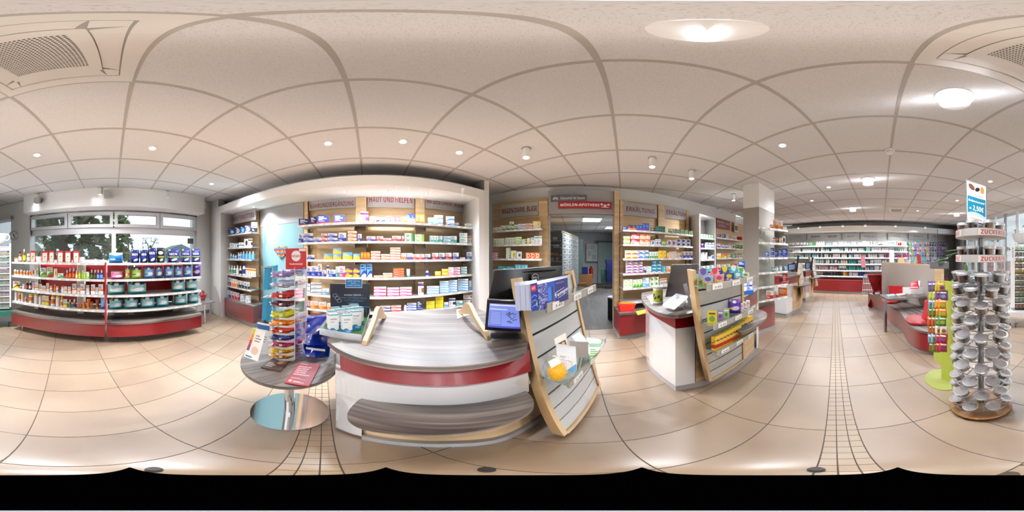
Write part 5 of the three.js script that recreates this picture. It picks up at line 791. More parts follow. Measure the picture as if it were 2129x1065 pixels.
// ------------------------------------------------------------------ far wall of cosmetics
{
  shape.s = { noun: 'bottle', body: merge([lathe([[0, 0], [.5, 0], [.5, .66], [.3, .76], [.26, .78], [.26, 1], [0, 1]], 10)]), cap: null, band: null }; names.s = 'cosmetic_bottle';
  const F = new Unit(1800, 6.1), t = F.t, n = 6.1, hs = [510.5, 523, 535.8, 548.7, 562, 574].map(v => F.h(1750, v)), c = F.P(F.s(1770), n), T = thing('cosmetics_shelf', 'long white cosmetics shelf wall at the far end of the shop', 'shelf', [c[0], 0, c[1]], undefined, t);
  part(T, 'back', ubox(F, F.s(1640, 6.38), F.s(1972, 6.38), 0.1, F.h(1750, 482, 6.38), 6.38, 6.44), std('#dcdad4', 0.7), { hint: t });
  hs.forEach((h, k) => shelf(T, F, k < 4 ? 1640 : 1686, k < 5 ? 1888 : 1806, h, n, 6.37, { rail: 0.05, pitch: 9, th: 0.025 }));
  part(T, 'base_front', ubox(F, F.s(1688, 5.9), F.s(1806, 5.9), 0.1, F.h(1750, 583, 5.9), 5.9, 6.37), M.red, { hint: t }); part(T, 'plinth', ubox(F, F.s(1688, 5.9), F.s(1806, 5.9), 0, 0.1, 5.92, 6.37), M.signGrey, { hint: t });
  part(T, 'base_front', ubox(F, F.s(1806, 5.9), F.s(1972, 5.9), 0.0, F.h(1750, 583, 5.9), 5.9, 6.37), M.red, { hint: t });
  const words = ['', 'Eucerin', 'VICHY', '', '', '', '', ''], blurW = [74, 0, 0, 80, 110, 60, 96, 90]; [1642, 1678, 1713, 1752, 1789, 1846, 1889, 1930].forEach((u, i) => sign('brand_sign', F, u, u + (i < 5 ? 35 : 39), 485, 499, 6.36, words[i] ? signPrint([words[i]], 200, 80, { px: i === 2 ? 36 : 28, bg: '#c9c7c3', sx: 1, color: i === 2 ? '#7d1f26' : '#3a2226' }) : ink(200, 80, (g, w2, h2) => { g.fillStyle = '#c9c7c3'; g.fillRect(0, 0, w2, h2); scribble(g, 100 - blurW[i] / 2, 28, blurW[i], 22, '#a3595c'); }), `${ordw[i]} grey lettered panel from left above the far cosmetics shelves`, 'sign', { group: 'lettered panels above the far shelves' }));
  const pal = ['w', 'w', 'w', 'q', 'c', 's', 'w', 'f', 'e', 'l'], bp = ['awss', 'fwss', 'hwlt', 'awtq', 'fwsp', 'hwfs', 'awks', 'fwlw'];
  const fill = (k, u0, u1, h0, h1, sp, wn) => { let u = u0, out = []; while (u < u1 - 6) { const w = rr(3.4, 5.4), n2 = 1 + Math.floor(rnd() * 3.2), h = rr(h0, h1); const sp1 = typeof sp === 'function' ? sp(u) : null; if (rnd() < 0.5) out.push(`b ${sp1 ? sp1[0] : bp[Math.floor(rnd() * bp.length)]} ${u.toFixed(1)} ${w.toFixed(1)} ${h.toFixed(1)} ${n2}`); else out.push(`s ${sp1 ? sp1[1] : pal[Math.floor(rnd() * pal.length)]} ${u.toFixed(1)} ${(w * 0.9).toFixed(1)} ${h.toFixed(1)} ${n2}`); u += w * n2 + rr(0.3, 2.5); } row(F, n + 0.05, hs[k], `${ordw[k]} far cosmetics shelf`, out.join(';'), { hint: t, name: 'cosmetics_carton' }); };
  fill(0, 1640, 1888, 6, 9, u => u < 1678 ? ['awks', 'k'] : u < 1692 ? ['cwgt', 'g'] : u > 1855 && u < 1870 ? ['crwo', 'r'] : null); fill(1, 1640, 1888, 6, 9); fill(2, 1642, 1888, 6, 9, u => u > 1732 && u < 1742 ? ['crwp', 'r'] : u > 1838 ? ['awvp', 'p'] : null); fill(3, 1690, 1888, 7, 10, u => u > 1755 && u < 1790 ? ['awta', 't'] : null); fill(4, 1690, 1850, 6, 9, u => u > 1755 && u < 1795 ? ['bwtq', 't'] : u < 1735 ? ['fwfd', 'f'] : null); fill(5, 1712, 1800, 7, 10, u => u < 1750 ? ['awkk', 'k'] : u < 1762 ? ['coyw', 'o'] : u > 1785 ? ['cbtk', 'b'] : null);
  // hanging packs on hooks at the right
  const hk = thing('hook_panel', 'wall panel of hooks with toothbrush packs at the right of the far shelves', 'panel', [...(p => [p[0], 0.8, p[1]])(F.P(F.s(1930), 6.3))], undefined, t); part(hk, 'panel', ubox(F, F.s(1889, 6.34), F.s(1972, 6.34), 0.8, F.h(1750, 502, 6.34), 6.34, 6.375), M.white, { hint: t });
  const cols = ['cwtl', 'cwpl', 'cwbl', 'cwgm', 'cwlt', 'awvp', 'cwyo', 'awrt', 'cwnv']; let kk = 0;
  for (let r = 0; r < 5; r++) for (let u = 1890; u < 1968; u += 5.2) { if (rnd() < 0.08) continue; const v = 512 + r * 11, p = F.P(F.s(u + 2.4, 6.28), 6.28), code = u > 1930 ? ['cwnv', 'cwnb', 'awvk', 'cwvl'][Math.floor(rnd() * 4)] : cols[Math.floor(rnd() * cols.length)]; product('b', code, p, F.h(u, v, 6.28), 4, 8.5, `${look(code)} hanging pack, ${ord(Math.round((u - 1890) / 5.2))} from left in ${ordw[r]} hook row`, 'packs on hooks of the far wall', { hint: t, depth: 0.03, name: 'hanging_pack', cat: 'pack' }); }
}
// ------------------------------------------------------------------ slatted display boards that lean on the counters
function lerp3(a, b, f) { return a.map((x, i) => x + (b[i] - x) * f); }
function slatBoard(TL, TR, BR, BL, label, hint, slats) {      // four corners [l, h, d] of the slatted face
  const T = thing('slat_display', label, 'display board', [BL[0], BL[1], BL[2]], undefined, hint), P = (f, g) => lerp3(lerp3(TL, TR, f), lerp3(BL, BR, f), g);
  const e1 = new THREE.Vector3(...v3(TR)).sub(new THREE.Vector3(...v3(TL))), e2 = new THREE.Vector3(...v3(BL)).sub(new THREE.Vector3(...v3(TL))), nn = e2.cross(e1).normalize();          // towards the viewer
  const off = (p, d) => { const q = v3(p); return [q[0] + nn.x * d, q[1] + nn.y * d, q[2] + nn.z * d]; };
  const bar = (f0, f1, g0, g1, d0, d1) => hexa([off(P(f0, g1), d1), off(P(f1, g1), d1), off(P(f1, g1), d0), off(P(f0, g1), d0)], [off(P(f0, g0), d1), off(P(f1, g0), d1), off(P(f1, g0), d0), off(P(f0, g0), d0)]);
  for (let i = 0; i < slats; i++) part(T, 'slat', bar(0.05, 0.95, i / slats + 0.006, (i + 1) / slats - 0.006, -0.008, 0.0), M.slat, { hint, max: 0.07 });
  part(T, 'backing', bar(0.05, 0.95, 0.0, 1, -0.04, -0.03), M.blackMatt, { hint, max: 0.07 });
  part(T, 'side_rail', bar(0, 0.055, -0.02, 1.02, -0.05, 0.012), M.oakEdge, { hint }); part(T, 'side_rail', bar(0.945, 1, -0.02, 1.02, -0.05, 0.012), M.oakEdge, { hint });
  part(T, 'end_rail', bar(0.055, 0.945, 1, 1.03, -0.03, 0.012), M.oakEdge, { hint });
  return { T, P, off, bar, nn };
}
M.slat = std('#c6c5c3', 0.45); M.railGrey = std('#a5a195', 0.5);
const priceInk = ['3.45', '2.25', '4.65'].map(p => ink(80, 56, (g, w, h) => { g.fillStyle = '#f4f2ee'; g.fillRect(0, 0, w, h); globalThis.__txt(g, p, 44, 34, 28, '#333'); }));
function glassShelf(S, g, depth, label, f0 = 0.02, f1 = 0.98, hint) {      // a glass shelf on a slat board at height fraction g
  const a = S.P(f0, g), b = S.P(f1, g), n = [S.nn.x, -S.nn.z], L = Math.hypot(...n), d = [n[0] / L * depth, n[1] / L * depth], h = (a[1] + b[1]) / 2;
  const A = [a[0], a[2]], B = [b[0], b[2]], A2 = [A[0] + d[0], A[1] + d[1]], B2 = [B[0] + d[0], B[1] + d[1]];
  const s = part(S.T, 'glass_shelf', prism([A, A2, B2, B], h - 0.006, h), M.shelfGlass, { hint });
  const e = 0.012, E = [d[0] / depth * e, d[1] / depth * e];
  part(S.T, 'price_rail', prism([A2, [A2[0] + E[0], A2[1] + E[1]], [B2[0] + E[0], B2[1] + E[1]], B2], h - 0.02, h + 0.026), M.railGrey, { hint });
  for (const [pi, f] of [0.06, 0.4, 0.72].entries()) { const q = k => [A2[0] + (B2[0] - A2[0]) * k + E[0], A2[1] + (B2[1] - A2[1]) * k + E[1]], a1 = q(f), b1 = q(f + 0.16), x = [E[0] * 0.3, E[1] * 0.3]; part(S.T, 'price_tag', prism([a1, [a1[0] + x[0], a1[1] + x[1]], [b1[0] + x[0], b1[1] + x[1]], b1], h - 0.014, h + 0.022), M.price, { hint, max: 0.4 }); const kp = priceInk[pi], y = [a1[0] + x[0] * 1.2, a1[1] + x[1] * 1.2], z = [b1[0] + x[0] * 1.2, b1[1] + x[1] * 1.2]; part(S.T, 'price_print', quad(V(y, h - 0.014), V(z, h - 0.014), V(z, h + 0.022), V(y, h + 0.022), [kp.u0, kp.v0], [kp.u1, kp.v1]), kp.mat, { hint, max: 0.4 }); }
  return { A, B, A2, B2, h, at: (f, k) => [A[0] + (B[0] - A[0]) * f + d[0] * k, A[1] + (B[1] - A[1]) * f + d[1] * k] };
}
// ------------------------------------------------------------------ first counter
{
  const H = 0.97, t = tOf(890);
  const front = smooth(plan(H, [[681, 709], [700, 724], [740, 742], [800, 756], [870, 762], [960, 761], [1040, 748], [1090, 733]]), 5), back = smooth(plan(H, [[1100, 708], [1092, 690], [1030, 660], [985, 641], [900, 645], [812, 649], [770, 662], [712, 690], [686, 700]]), 5);
  const body = [...front, ...back];
  const T = thing('sales_counter', 'large grey-topped counter with red band and white front in the middle', 'counter', [-0.8, 0, 0.2], undefined, t);
  part(T, 'counter_top', prism(body, H - 0.03, H, 1.1), M.grey, { hint: t, max: 0.1 });
  const scale = (pts, f) => pts.map(p => { const r = Math.hypot(...p), k = (r + f) / r; return [p[0] * k, p[1] * k]; });
  const lift = (pts, h) => pts.map(p => [p[0], h, p[1]]);
  const n = 30, res = (pts) => { const c = new THREE.CatmullRomCurve3(pts.map(p => new THREE.Vector3(p[0], 0, p[1]))); return c.getSpacedPoints(n).map(p => [p.x, p.z]); };
  const redTop = res(plan(H - 0.03, [[706, 738], [760, 753], [850, 766], [960, 766], [1040, 752], [1100, 738]]).map(p => p.map(x => x * 1.05))), redBot = res(plan(0.815, [[708, 769], [760, 786], [850, 800], [960, 801], [1040, 790], [1104, 772]]));
  part(T, 'red_band', ruled(lift(redTop, H - 0.031), lift(redBot, 0.815), 0.03), M.red, { hint: t, max: 0.1 });
  const wt = res(plan(0.812, [[697, 769], [760, 790], [850, 804], [960, 805], [1040, 793], [1098, 776]])), wb = res(plan(0.61, [[697, 815], [760, 832], [850, 842], [960, 842], [1040, 830], [1100, 812]]));
  part(T, 'front_panel', ruled(lift(wt, 0.813), lift(wb, 0.6), 0.03), M.gloss, { hint: t, max: 0.1 });
  part(T, 'ledge_shelf', prism(smooth(plan(0.62, [[722, 866], [732, 845], [760, 826], [900, 841], [1040, 827], [1088, 812], [1108, 830], [1106, 850], [1060, 878], [960, 901], [830, 901], [745, 886]]), 5, true), 0.595, 0.62, 1.1), M.grey, { hint: t, max: 0.1 });
  const ft = res(plan(0.0, [[752, 914], [820, 925], [930, 930], [1030, 922], [1090, 898], [1140, 862]])), far = scale(ft, 0.45).reverse();
  part(T, 'lower_body', prism([...scale(ft, 0.03), ...far], 0.075, 0.594), M.oak, { hint: t, max: 0.1 }); part(T, 'plinth', prism([...ft, ...far], 0, 0.074), M.signGrey, { hint: t, max: 0.1 });
  const wl = [[698, 893], [735, 908], [752, 912]], side = plan(0, wl); part(T, 'end_block', prism([...side, ...scale(side, 0.4).reverse()], 0.05, 0.81), M.gloss, { hint: t, max: 0.1 });
  part(T, 'end_plinth', prism([...scale(side, 0.02), ...scale(side, 0.4).reverse()], 0, 0.05), M.signGrey, { hint: t, max: 0.1 });
  const rb = scale(res(plan(0, [[1040, 915], [1090, 895], [1140, 862]])), 0.06); part(T, 'rear_body', prism([...scale(res(plan(H, [[700, 724], [870, 762], [1090, 733]])), 0.28), ...plan(H, [[1092, 695], [985, 648], [812, 655], [712, 695]])], 0.1, H - 0.032), M.white, { hint: t, max: 0.14 });
  // plexiglass screen in two oak feet
  for (const [k, pts] of [[0, [[782, 632], [768, 668], [757, 718]]], [1, [[984, 628], [990, 655], [1018, 707]]]]) {
    const f = pts.map(([u, v]) => traced(u, v, 0.92)), F = thing('screen_foot', k ? 'right oak foot of the clear screen on the counter' : 'left oak foot of the clear screen on the counter', 'screen foot', [...plan(H, [[pts[2][0], pts[2][1]]])[0].toSpliced(1, 0, H)], 'oak feet of the clear screen', t);
    const g = plan(H, [[pts[2][0], pts[2][1]]])[0], m = plan(H, [k ? [965, 660] : [794, 668]])[0], b = plan(H, [k ? [955, 650] : [800, 660]])[0], th = 0.012, dir = [g[0] - b[0], g[1] - b[1]], L = Math.hypot(...dir), nrm = [-dir[1] / L * th, dir[0] / L * th];
    const prof = [[0, 0.0], [0.06, 0.0], [0.5, 0.13], [0.86, 0.02], [1, 0.0], [1, 0.03], [0.88, 0.08], [0.68, 0.23], [0.6, 0.25], [0.5, 0.245], [0.35, 0.16], [0.02, 0.035]];
    const sh = new THREE.Shape(prof.map(([x, y]) => new THREE.Vector2(x, y))), ex = new THREE.ExtrudeGeometry(sh, { depth: 2 * th, bevelEnabled: false }), ps = ex.attributes.position; const U0 = [g[0], g[1]];
    for (let i = 0; i < ps.count; i++) { const x = ps.getX(i), y = ps.getY(i), z = ps.getZ(i) / th - 1; const P = [g[0] + (b[0] - g[0]) * x + nrm[0] * z, g[1] + (b[1] - g[1]) * x + nrm[1] * z]; ps.setXYZ(i, P[0], H + 0.001 + y * 0.55, -P[1]); }
    ex.computeVertexNormals(); part(F, 'foot', ex, M.oakEdge, { hint: t });
  }
  { const a = plan(H, [[788, 690]])[0], b = plan(H, [[998, 672]])[0], g = (p, h) => [p[0], h, -p[1]], q = [bearing(768, 1.0), bearing(1000, 1.0)]; const A = plan(H, [[776, 685]])[0], B2 = plan(H, [[990, 675]])[0], up = 1.8, r = 0.05, pane = [];
    const L = Math.hypot(B2[0] - A[0], B2[1] - A[1]), sh = new THREE.Shape(); sh.moveTo(0, 0); sh.lineTo(L, 0); sh.lineTo(L, up - r); sh.quadraticCurveTo(L, up, L - r, up); sh.lineTo(r, up); sh.quadraticCurveTo(0, up, 0, up - r); sh.closePath();
    const mk = (shape2, dep) => { const ex = new THREE.ExtrudeGeometry(shape2, { depth: dep, bevelEnabled: false, curveSegments: 8 }), ps = ex.attributes.position; for (let i = 0; i < ps.count; i++) { const f = ps.getX(i) / L, z = ps.getZ(i), P = [A[0] + (B2[0] - A[0]) * f, A[1] + (B2[1] - A[1]) * f], rr2 = Math.hypot(...P), k = (rr2 + z) / rr2; ps.setXYZ(i, P[0] * k, H + 0.06 + ps.getY(i) * 0.46, -P[1] * k); } return ex; };
    const T2 = thing('clear_screen', 'clear acrylic screen standing on the counter in oak feet', 'screen', [A[0], H + 0.06, A[1]], undefined, t); const flat = new THREE.ShapeGeometry(sh, 8), ps = flat.attributes.position; for (let i = 0; i < ps.count; i++) { const f = ps.getX(i) / L, P = [A[0] + (B2[0] - A[0]) * f, A[1] + (B2[1] - A[1]) * f]; ps.setXYZ(i, P[0], H + 0.06 + ps.getY(i) * 0.46, -P[1]); } part(T2, 'pane', flat, M.acrylic, { hint: t }); }
  // slat display at its right end
  const S = slatBoard([-0.503, 1.285, 0.645], [-0.39, 1.29, 1.17], [-0.208, 0.14, 1.273], [-0.258, 0.115, 0.62], 'leaning slat board with oak frame at the right end of the large counter', tOf(1150), 8), hint = tOf(1150);
  const s1 = glassShelf(S, 0.085, 0.16, '', 0.0, 1, hint), s2 = glassShelf(S, 0.465, 0.16, '', 0.03, 1, hint);
  const near = (c, h, o, geoF) => { };
  // tissue packs on the upper glass shelf
  const kt = ink(256, 200, (g, w, h) => { g.fillStyle = '#1a2378'; g.fillRect(0, 0, w, h); for (let i = 0; i < 260; i++) { g.fillStyle = ['#7f88c4', '#5560b0', '#aab0d8', '#2a3590'][i % 4]; g.fillRect(rnd() * 70, rnd() * h, 4 + rnd() * 9, 4 + rnd() * 12); } g.fillStyle = '#1c4fc4'; g.fillRect(70, 0, 62, h); g.fillStyle = '#2f7fe8'; g.fillRect(74, 40, 26, 110); g.fillStyle = '#3a3f52'; g.fillRect(104, 40, 14, 130); g.fillStyle = '#5a5fb0'; g.fillRect(140, 20, 80, 14); g.save(); g.translate(188, 116); g.rotate(-0.28); g.fillStyle = '#fff'; g.font = 'bold italic 40px sans-serif'; g.textAlign = 'center'; g.textBaseline = 'middle'; g.fillText('Tempo', 0, 0); g.lineWidth = 4; g.strokeStyle = '#fff'; g.beginPath(); g.moveTo(-58, -6); g.lineTo(-50, -28); g.lineTo(40, -28); g.moveTo(-40, 28); g.lineTo(50, 28); g.stroke(); g.restore(); }, 1);
  const ks = ink(128, 200, (g, w, h) => { g.fillStyle = '#16308f'; g.fillRect(0, 0, w, h); g.fillStyle = '#d8242c'; g.fillRect(14, 14, 90, 40); scribble(g, 24, 24, 70, 20, '#fff'); g.strokeStyle = '#5f8ff0'; g.lineWidth = 8; for (let i = 0; i < 3; i++) { g.beginPath(); g.moveTo(10, 100 + i * 36); g.quadraticCurveTo(70, 70 + i * 36, 118, 100 + i * 36); g.stroke(); } g.fillStyle = '#9ccf2c'; g.beginPath(); g.arc(100, 150, 14, 0, 7); g.fill(); }, 1);
  const glossy = m => { const x = m.clone(); return x; };
  solid('tissue_pack', slab4([[1117, 592, 0.66], [1180, 577, 0.80], [1182, 622, 0.80], [1121, 646, 0.66]], 0.09, kt), kt.mat, 'large blue Tempo tissue pack on the slat board', 'tissue pack', undefined, { hint, max: 0.1 });
  for (const [i, u] of [1070, 1081, 1092].entries()) solid('tissue_pack', slab4([[u, 595 - i * 1.2, 0.655], [u + 10.6, 593.8 - i * 1.2, 0.655], [u + 12.5, 647 - i * 0.6, 0.655], [u + 2, 646 - i * 0.3, 0.655]], 0.1), phy('#aab3cf', 0.25), `${ordw[i]} edge-on pale tissue pack from left on the slat board`, 'tissue pack', 'edge-on tissue packs on the slat board', { hint });
  solid('tissue_pack', slab4([[1103, 591, 0.65], [1116, 588, 0.66], [1120, 645, 0.66], [1106, 648, 0.65]], 0.1, ks), ks.mat, 'narrow navy tissue pack with red mark beside the Tempo pack', 'tissue pack', undefined, { hint, max: 0.1 });
  // things on the lower glass shelf
  const kb = ink(200, 140, (g, w, h) => { g.fillStyle = '#f1f3f5'; g.fillRect(0, 0, w, h); g.fillStyle = '#5fa8dc'; g.beginPath(); g.moveTo(90, h); g.quadraticCurveTo(150, 90, w, 60); g.lineTo(w, h); g.fill(); scribble(g, 40, 16, 80, 20, '#2a62b0'); scribble(g, 40, 46, 120, 11, '#5a86c0'); lines(g, 40, 70, 60, 3, '#9fb4cc', 2, 9); }, 1);
  solid('mask_box', slab4([[1157, 733, 0.66], [1197, 742, 0.66], [1199, 776, 0.66], [1161, 766, 0.66]], 0.1, kb), kb.mat, 'open white and blue mask box on the lower glass shelf', 'box', undefined, { hint, max: 0.08 });
  solid('box_flap', slab4([[1184, 711, 0.75], [1224, 713, 0.78], [1223, 744, 0.78], [1188, 742, 0.75]], 0.008), std('#9a948e', 0.8), 'grey inner back flap of the open mask box', 'box flap', undefined, { hint });
  const kp = ink(90, 110, (g, w, h) => { g.fillStyle = '#ece8df'; g.fillRect(0, 0, w, h); g.fillStyle = '#5a4234'; g.fillRect(12, 40, 66, 60); g.fillStyle = '#d9a98a'; for (const x of [30, 58]) { g.beginPath(); g.arc(x, 58, 12, 0, 7); g.fill(); } g.fillStyle = '#2d7f5a'; g.fillRect(18, 78, 54, 24); });
  solid('leaflet', slab4([[1152, 705, 0.74], [1176, 692, 0.76], [1183, 727, 0.76], [1159, 738, 0.74]], 0.004, kp), kp.mat, 'leaflet with a photo standing behind the mask box', 'leaflet', undefined, { hint }); solid('blister_pack', slab4([[1188, 700, 0.82], [1204, 690, 0.84], [1222, 712, 0.84], [1200, 715, 0.82]], 0.02), std('#dfe8f2', 0.3), 'pale blue pack standing behind the mask box', 'pack', undefined, { hint });
  solid('mask_pack', slab4([[1224, 722, 0.86], [1250, 722, 0.9], [1238, 742, 0.86], [1226, 750, 0.82]], 0.05, design('awgm')), design('awgm').mat, 'green and white flat pack right of the mask box', 'pack', undefined, { hint });
  { const c = traced(1158, 772, 0.6), w = W(c[0], c[1], c[2]), R = 20 / PX * (-w.z / K), D = thing('massage_ball', 'yellow spiky massage ball in a clear bag on the lower glass shelf', 'massage ball', w.clone().setY(w.y - R)); const g = new THREE.SphereGeometry(R * 0.92, 28, 18); part(D, 'ball', g.translate(w.x, w.y, w.z), std('#f0b51a', 0.45), { world: true });
    const sp = []; for (let i = 0; i < 150; i++) { const y = 1 - 2 * (i + 0.5) / 150, a = i * 2.39996, q = Math.sqrt(1 - y * y), n2 = new THREE.Vector3(q * Math.cos(a), y, q * Math.sin(a)); const k = new THREE.ConeGeometry(R * 0.07, R * 0.2, 5); k.applyQuaternion(new THREE.Quaternion().setFromUnitVectors(new THREE.Vector3(0, 1, 0), n2)); k.translate(w.x + n2.x * R * 0.98, w.y + n2.y * R * 0.98, w.z + n2.z * R * 0.98); sp.push(k); } const mg = merge(sp); mg.computeVertexNormals(); part(D, 'spikes', mg, std('#f0b51a', 0.45), { world: true, stuff: true });
    const bag = new THREE.IcosahedronGeometry(R * 1.5, 3), bp = bag.attributes.position; for (let i = 0; i < bp.count; i++) { const f = 0.9 + 0.22 * vnoise(bp.getX(i) * 9 + 50, bp.getY(i) * 9 + 50, 64, 501); bp.setXYZ(i, bp.getX(i) * f * 1.1, bp.getY(i) * f * 0.95, bp.getZ(i) * f * 0.8); } bag.computeVertexNormals(); part(D, 'clear_bag', bag.translate(w.x + R * 0.1, w.y + R * 0.1, w.z), M.acrylic, { world: true }); const lb = new THREE.BoxGeometry(R * 1.1, R * 0.7, 0.01); lb.rotateZ(0.5); part(D, 'bag_label', lb.translate(w.x - R * 0.35, w.y + R * 1.15, w.z + R * 1.1), M.price, { world: true }); }
  // till monitor seen from behind, customer display
  const Mo = thing('till_monitor', 'large black till monitor seen from behind on the large counter', 'monitor', [...traced(1060, 690, 1.0)], undefined, tOf(1090));
  part(Mo, 'housing', slab4([[1029, 562, 0.93], [1170, 553, 1.12], [1163, 640, 1.1], [1015, 625, 0.9]], 0.03), M.blackPlastic, { hint }); part(Mo, 'vent_slot', slab4([[1062, 566.5, 0.955], [1156, 561, 1.07], [1156, 562.5, 1.07], [1062, 568, 0.955]], 0.01), M.black, { hint }); part(Mo, 'stand', slab4([[1062, 620, 1.0], [1090, 620, 1.05], [1095, 700, 1.05], [1060, 700, 1.0]], 0.05), M.blackPlastic, { hint });
  const kd = ink(128, 128, (g, w, h) => { g.fillStyle = '#161616'; g.fillRect(0, 0, w, h); g.strokeStyle = '#d5d5d5'; g.lineWidth = 7; g.beginPath(); g.arc(64, 64, 54, 0, 7); g.stroke(); txt(g, 'DELL', 64, 66, 36, '#e2e2e2'); }); part(Mo, 'badge', slab4([[1105, 569, 0.985], [1121, 568, 1.0], [1121, 585, 1.0], [1105, 586, 0.985]], 0.006, kd), kd.mat, { hint });
  const kc = ink(256, 220, (g, w, h) => { g.fillStyle = '#7f93e6'; g.fillRect(0, 0, w, h); g.fillStyle = '#dfe4f8'; g.fillRect(8, 6, w - 16, 12); g.fillStyle = '#b9d6da'; g.fillRect(10, 44, 150, 10); g.fillStyle = '#6678c8'; g.fillRect(12, 66, 100, 130); g.fillStyle = '#9fb0ee'; for (let i = 0; i < 9; i++) g.fillRect(18, 74 + i * 13, 88, 6); g.fillStyle = '#4c557a'; for (let i = 0; i < 40; i++) { g.beginPath(); g.arc(150 + rnd() * 80, 70 + rnd() * 100, 2 + rnd() * 6, 0, 7); g.fill(); } g.fillStyle = '#4a4fae'; g.fillRect(0, h - 18, w, 18); }, 1);
  const scr = kc.mat.clone(); scr.emissive = new THREE.Color(0.8, 0.85, 1); scr.emissiveMap = kc.mat.map; scr.emissiveIntensity = 0.45;
  const Cd = thing('customer_display', 'small customer screen with blue picture on a black stand', 'display', [...traced(1046, 705, 0.8)], undefined, t); part(Cd, 'housing', slab4([[1013, 623.5, 0.82], [1080, 627, 0.8], [1083, 690, 0.76], [1008, 686, 0.78]], 0.03), M.blackPlastic, { hint }); part(Cd, 'screen', slab4([[1018, 631, 0.806], [1078, 634, 0.786], [1082, 684, 0.752], [1014, 680, 0.772]], 0.006, kc), scr, { hint, max: 0.1 }); part(Cd, 'stand', slab4([[1022, 690, 0.8], [1080, 692, 0.78], [1086, 706, 0.72], [1018, 704, 0.74]], 0.04), M.blackPlastic, { hint });
  { const a = plan(H, [[949, 645], [978, 641], [982, 652], [951, 664]]); solid('paper_note', prism(a, H + 0.001, H + 0.003), M.price, 'white paper lying at the back edge of the counter', 'paper', undefined, { hint: t }); }
  // tray of drop boxes with its backboard
  const D0 = plan(H, [[664, 696], [752, 711], [770, 652], [690, 660]]), Tr = thing('display_tray', 'cardboard tray with green lining on the left end of the counter', 'tray', [D0[0][0], H, D0[0][1]], undefined, t), gr = std('#3f8a36', 0.95);
  part(Tr, 'tray_floor', prism(D0, H + 0.001, H + 0.012), gr, { hint: t }); const kw = ink(256, 48, (g, w, h) => { g.fillStyle = '#e8eaf0'; g.fillRect(0, 0, w, h); txt(g, 'Splash', 128, 24, 24, '#5a6f9f', 'italic'); g.fillStyle = '#c5d3e6'; g.fillRect(8, 8, 40, 30); g.fillStyle = '#d9c9d0'; g.fillRect(190, 10, 50, 26); }, 1);
  const rim = (p, q, k) => { const a = V(p, H + 0.001), b = V(q, H + 0.001), up = 0.045, c = V(q, H + up), d = V(p, H + up); return merge([quad(a, b, c, d, k ? [k.u0, k.v0] : [0, 0], k ? [k.u1, k.v1] : undefined), quad(b, a, d, c, k ? [k.u0, k.v0] : [0, 0], k ? [k.u0 + .001, k.v0 + .001] : undefined)]); };
  part(Tr, 'tray_edge', rim(D0[0], D0[1], kw), kw.mat, { hint: t, max: 0.1 }); part(Tr, 'tray_edge', rim(D0[1], D0[2]), M.white, { hint: t, max: 0.1 }); part(Tr, 'tray_edge', rim(D0[3], D0[0]), M.white, { hint: t, max: 0.1 });
  const kk = ink(240, 300, (g, w, h) => { g.fillStyle = '#152036'; g.fillRect(0, 0, w, h); g.fillStyle = '#e8eef5'; g.font = 'bold 15px sans-serif'; g.textAlign = 'center'; g.fillText('Artelac Splash –', 140, 90); g.fillStyle = '#46a9dc'; g.font = '13px sans-serif'; scribble(g, 62, 102, 160, 11, '#46a9dc'); scribble(g, 84, 122, 116, 11, '#46a9dc'); scribble(g, 104, 142, 72, 11, '#46a9dc'); g.fillStyle = '#2f7fd0'; g.fillRect(70, 168, 170, 8); g.strokeStyle = '#7f8ba0'; g.lineWidth = 3; g.strokeRect(80, 190, 140, 90); g.strokeStyle = '#c9d2de'; g.lineWidth = 2; for (const y of [40, 60, 80]) { g.beginPath(); g.arc(30 + (y - 40) * 0.6, y + 50, 13, 0, 7); g.stroke(); } }, 1);
  part(Tr, 'backboard', slab4([[686, 590, 1.12], [769, 590, 1.12], [768, 672, 1.12], [688, 668, 1.12]], 0.01, kk), kk.mat, { hint: t, max: 0.1, label: 'dark backboard with light blue text' }); const kq = ink(140, 80, (g, w, h) => { g.fillStyle = '#dfe7ee'; g.fillRect(0, 0, w, h); g.fillStyle = '#1573b8'; g.fillRect(5, 5, w - 10, h - 10); scribble(g, 20, 15, 100, 12, '#fff'); scribble(g, 48, 34, 44, 11, '#fff'); scribble(g, 22, 52, 98, 12, '#fff'); }, 1); part(Tr, 'header_card', slab4([[718, 580, 1.1], [753, 580, 1.1], [753, 599, 1.1], [718, 599, 1.1]], 0.012, kq), kq.mat, { hint: t });
  dress.drops = ['white and blue wave', ink(80, 140, (g, w, h) => { g.fillStyle = '#f3f5f7'; g.fillRect(0, 0, w, h); g.fillStyle = '#4aa3b8'; g.fillRect(0, 0, w, 8); g.fillStyle = '#5a6a78'; g.font = 'bold 16px sans-serif'; g.fillText('Artelac', 8, 40); g.font = '12px sans-serif'; g.fillText('Splash', 8, 58); g.fillStyle = '#2a86c8'; g.beginPath(); g.moveTo(0, 105); g.quadraticCurveTo(30, 85, 50, 108); g.quadraticCurveTo(65, 118, 80, 104); g.lineTo(80, 140); g.lineTo(0, 140); g.fill(); g.fillStyle = '#9fd0ea'; g.beginPath(); g.ellipse(45, 118, 22, 6, 0.2, 0, 7); g.fill(); })];
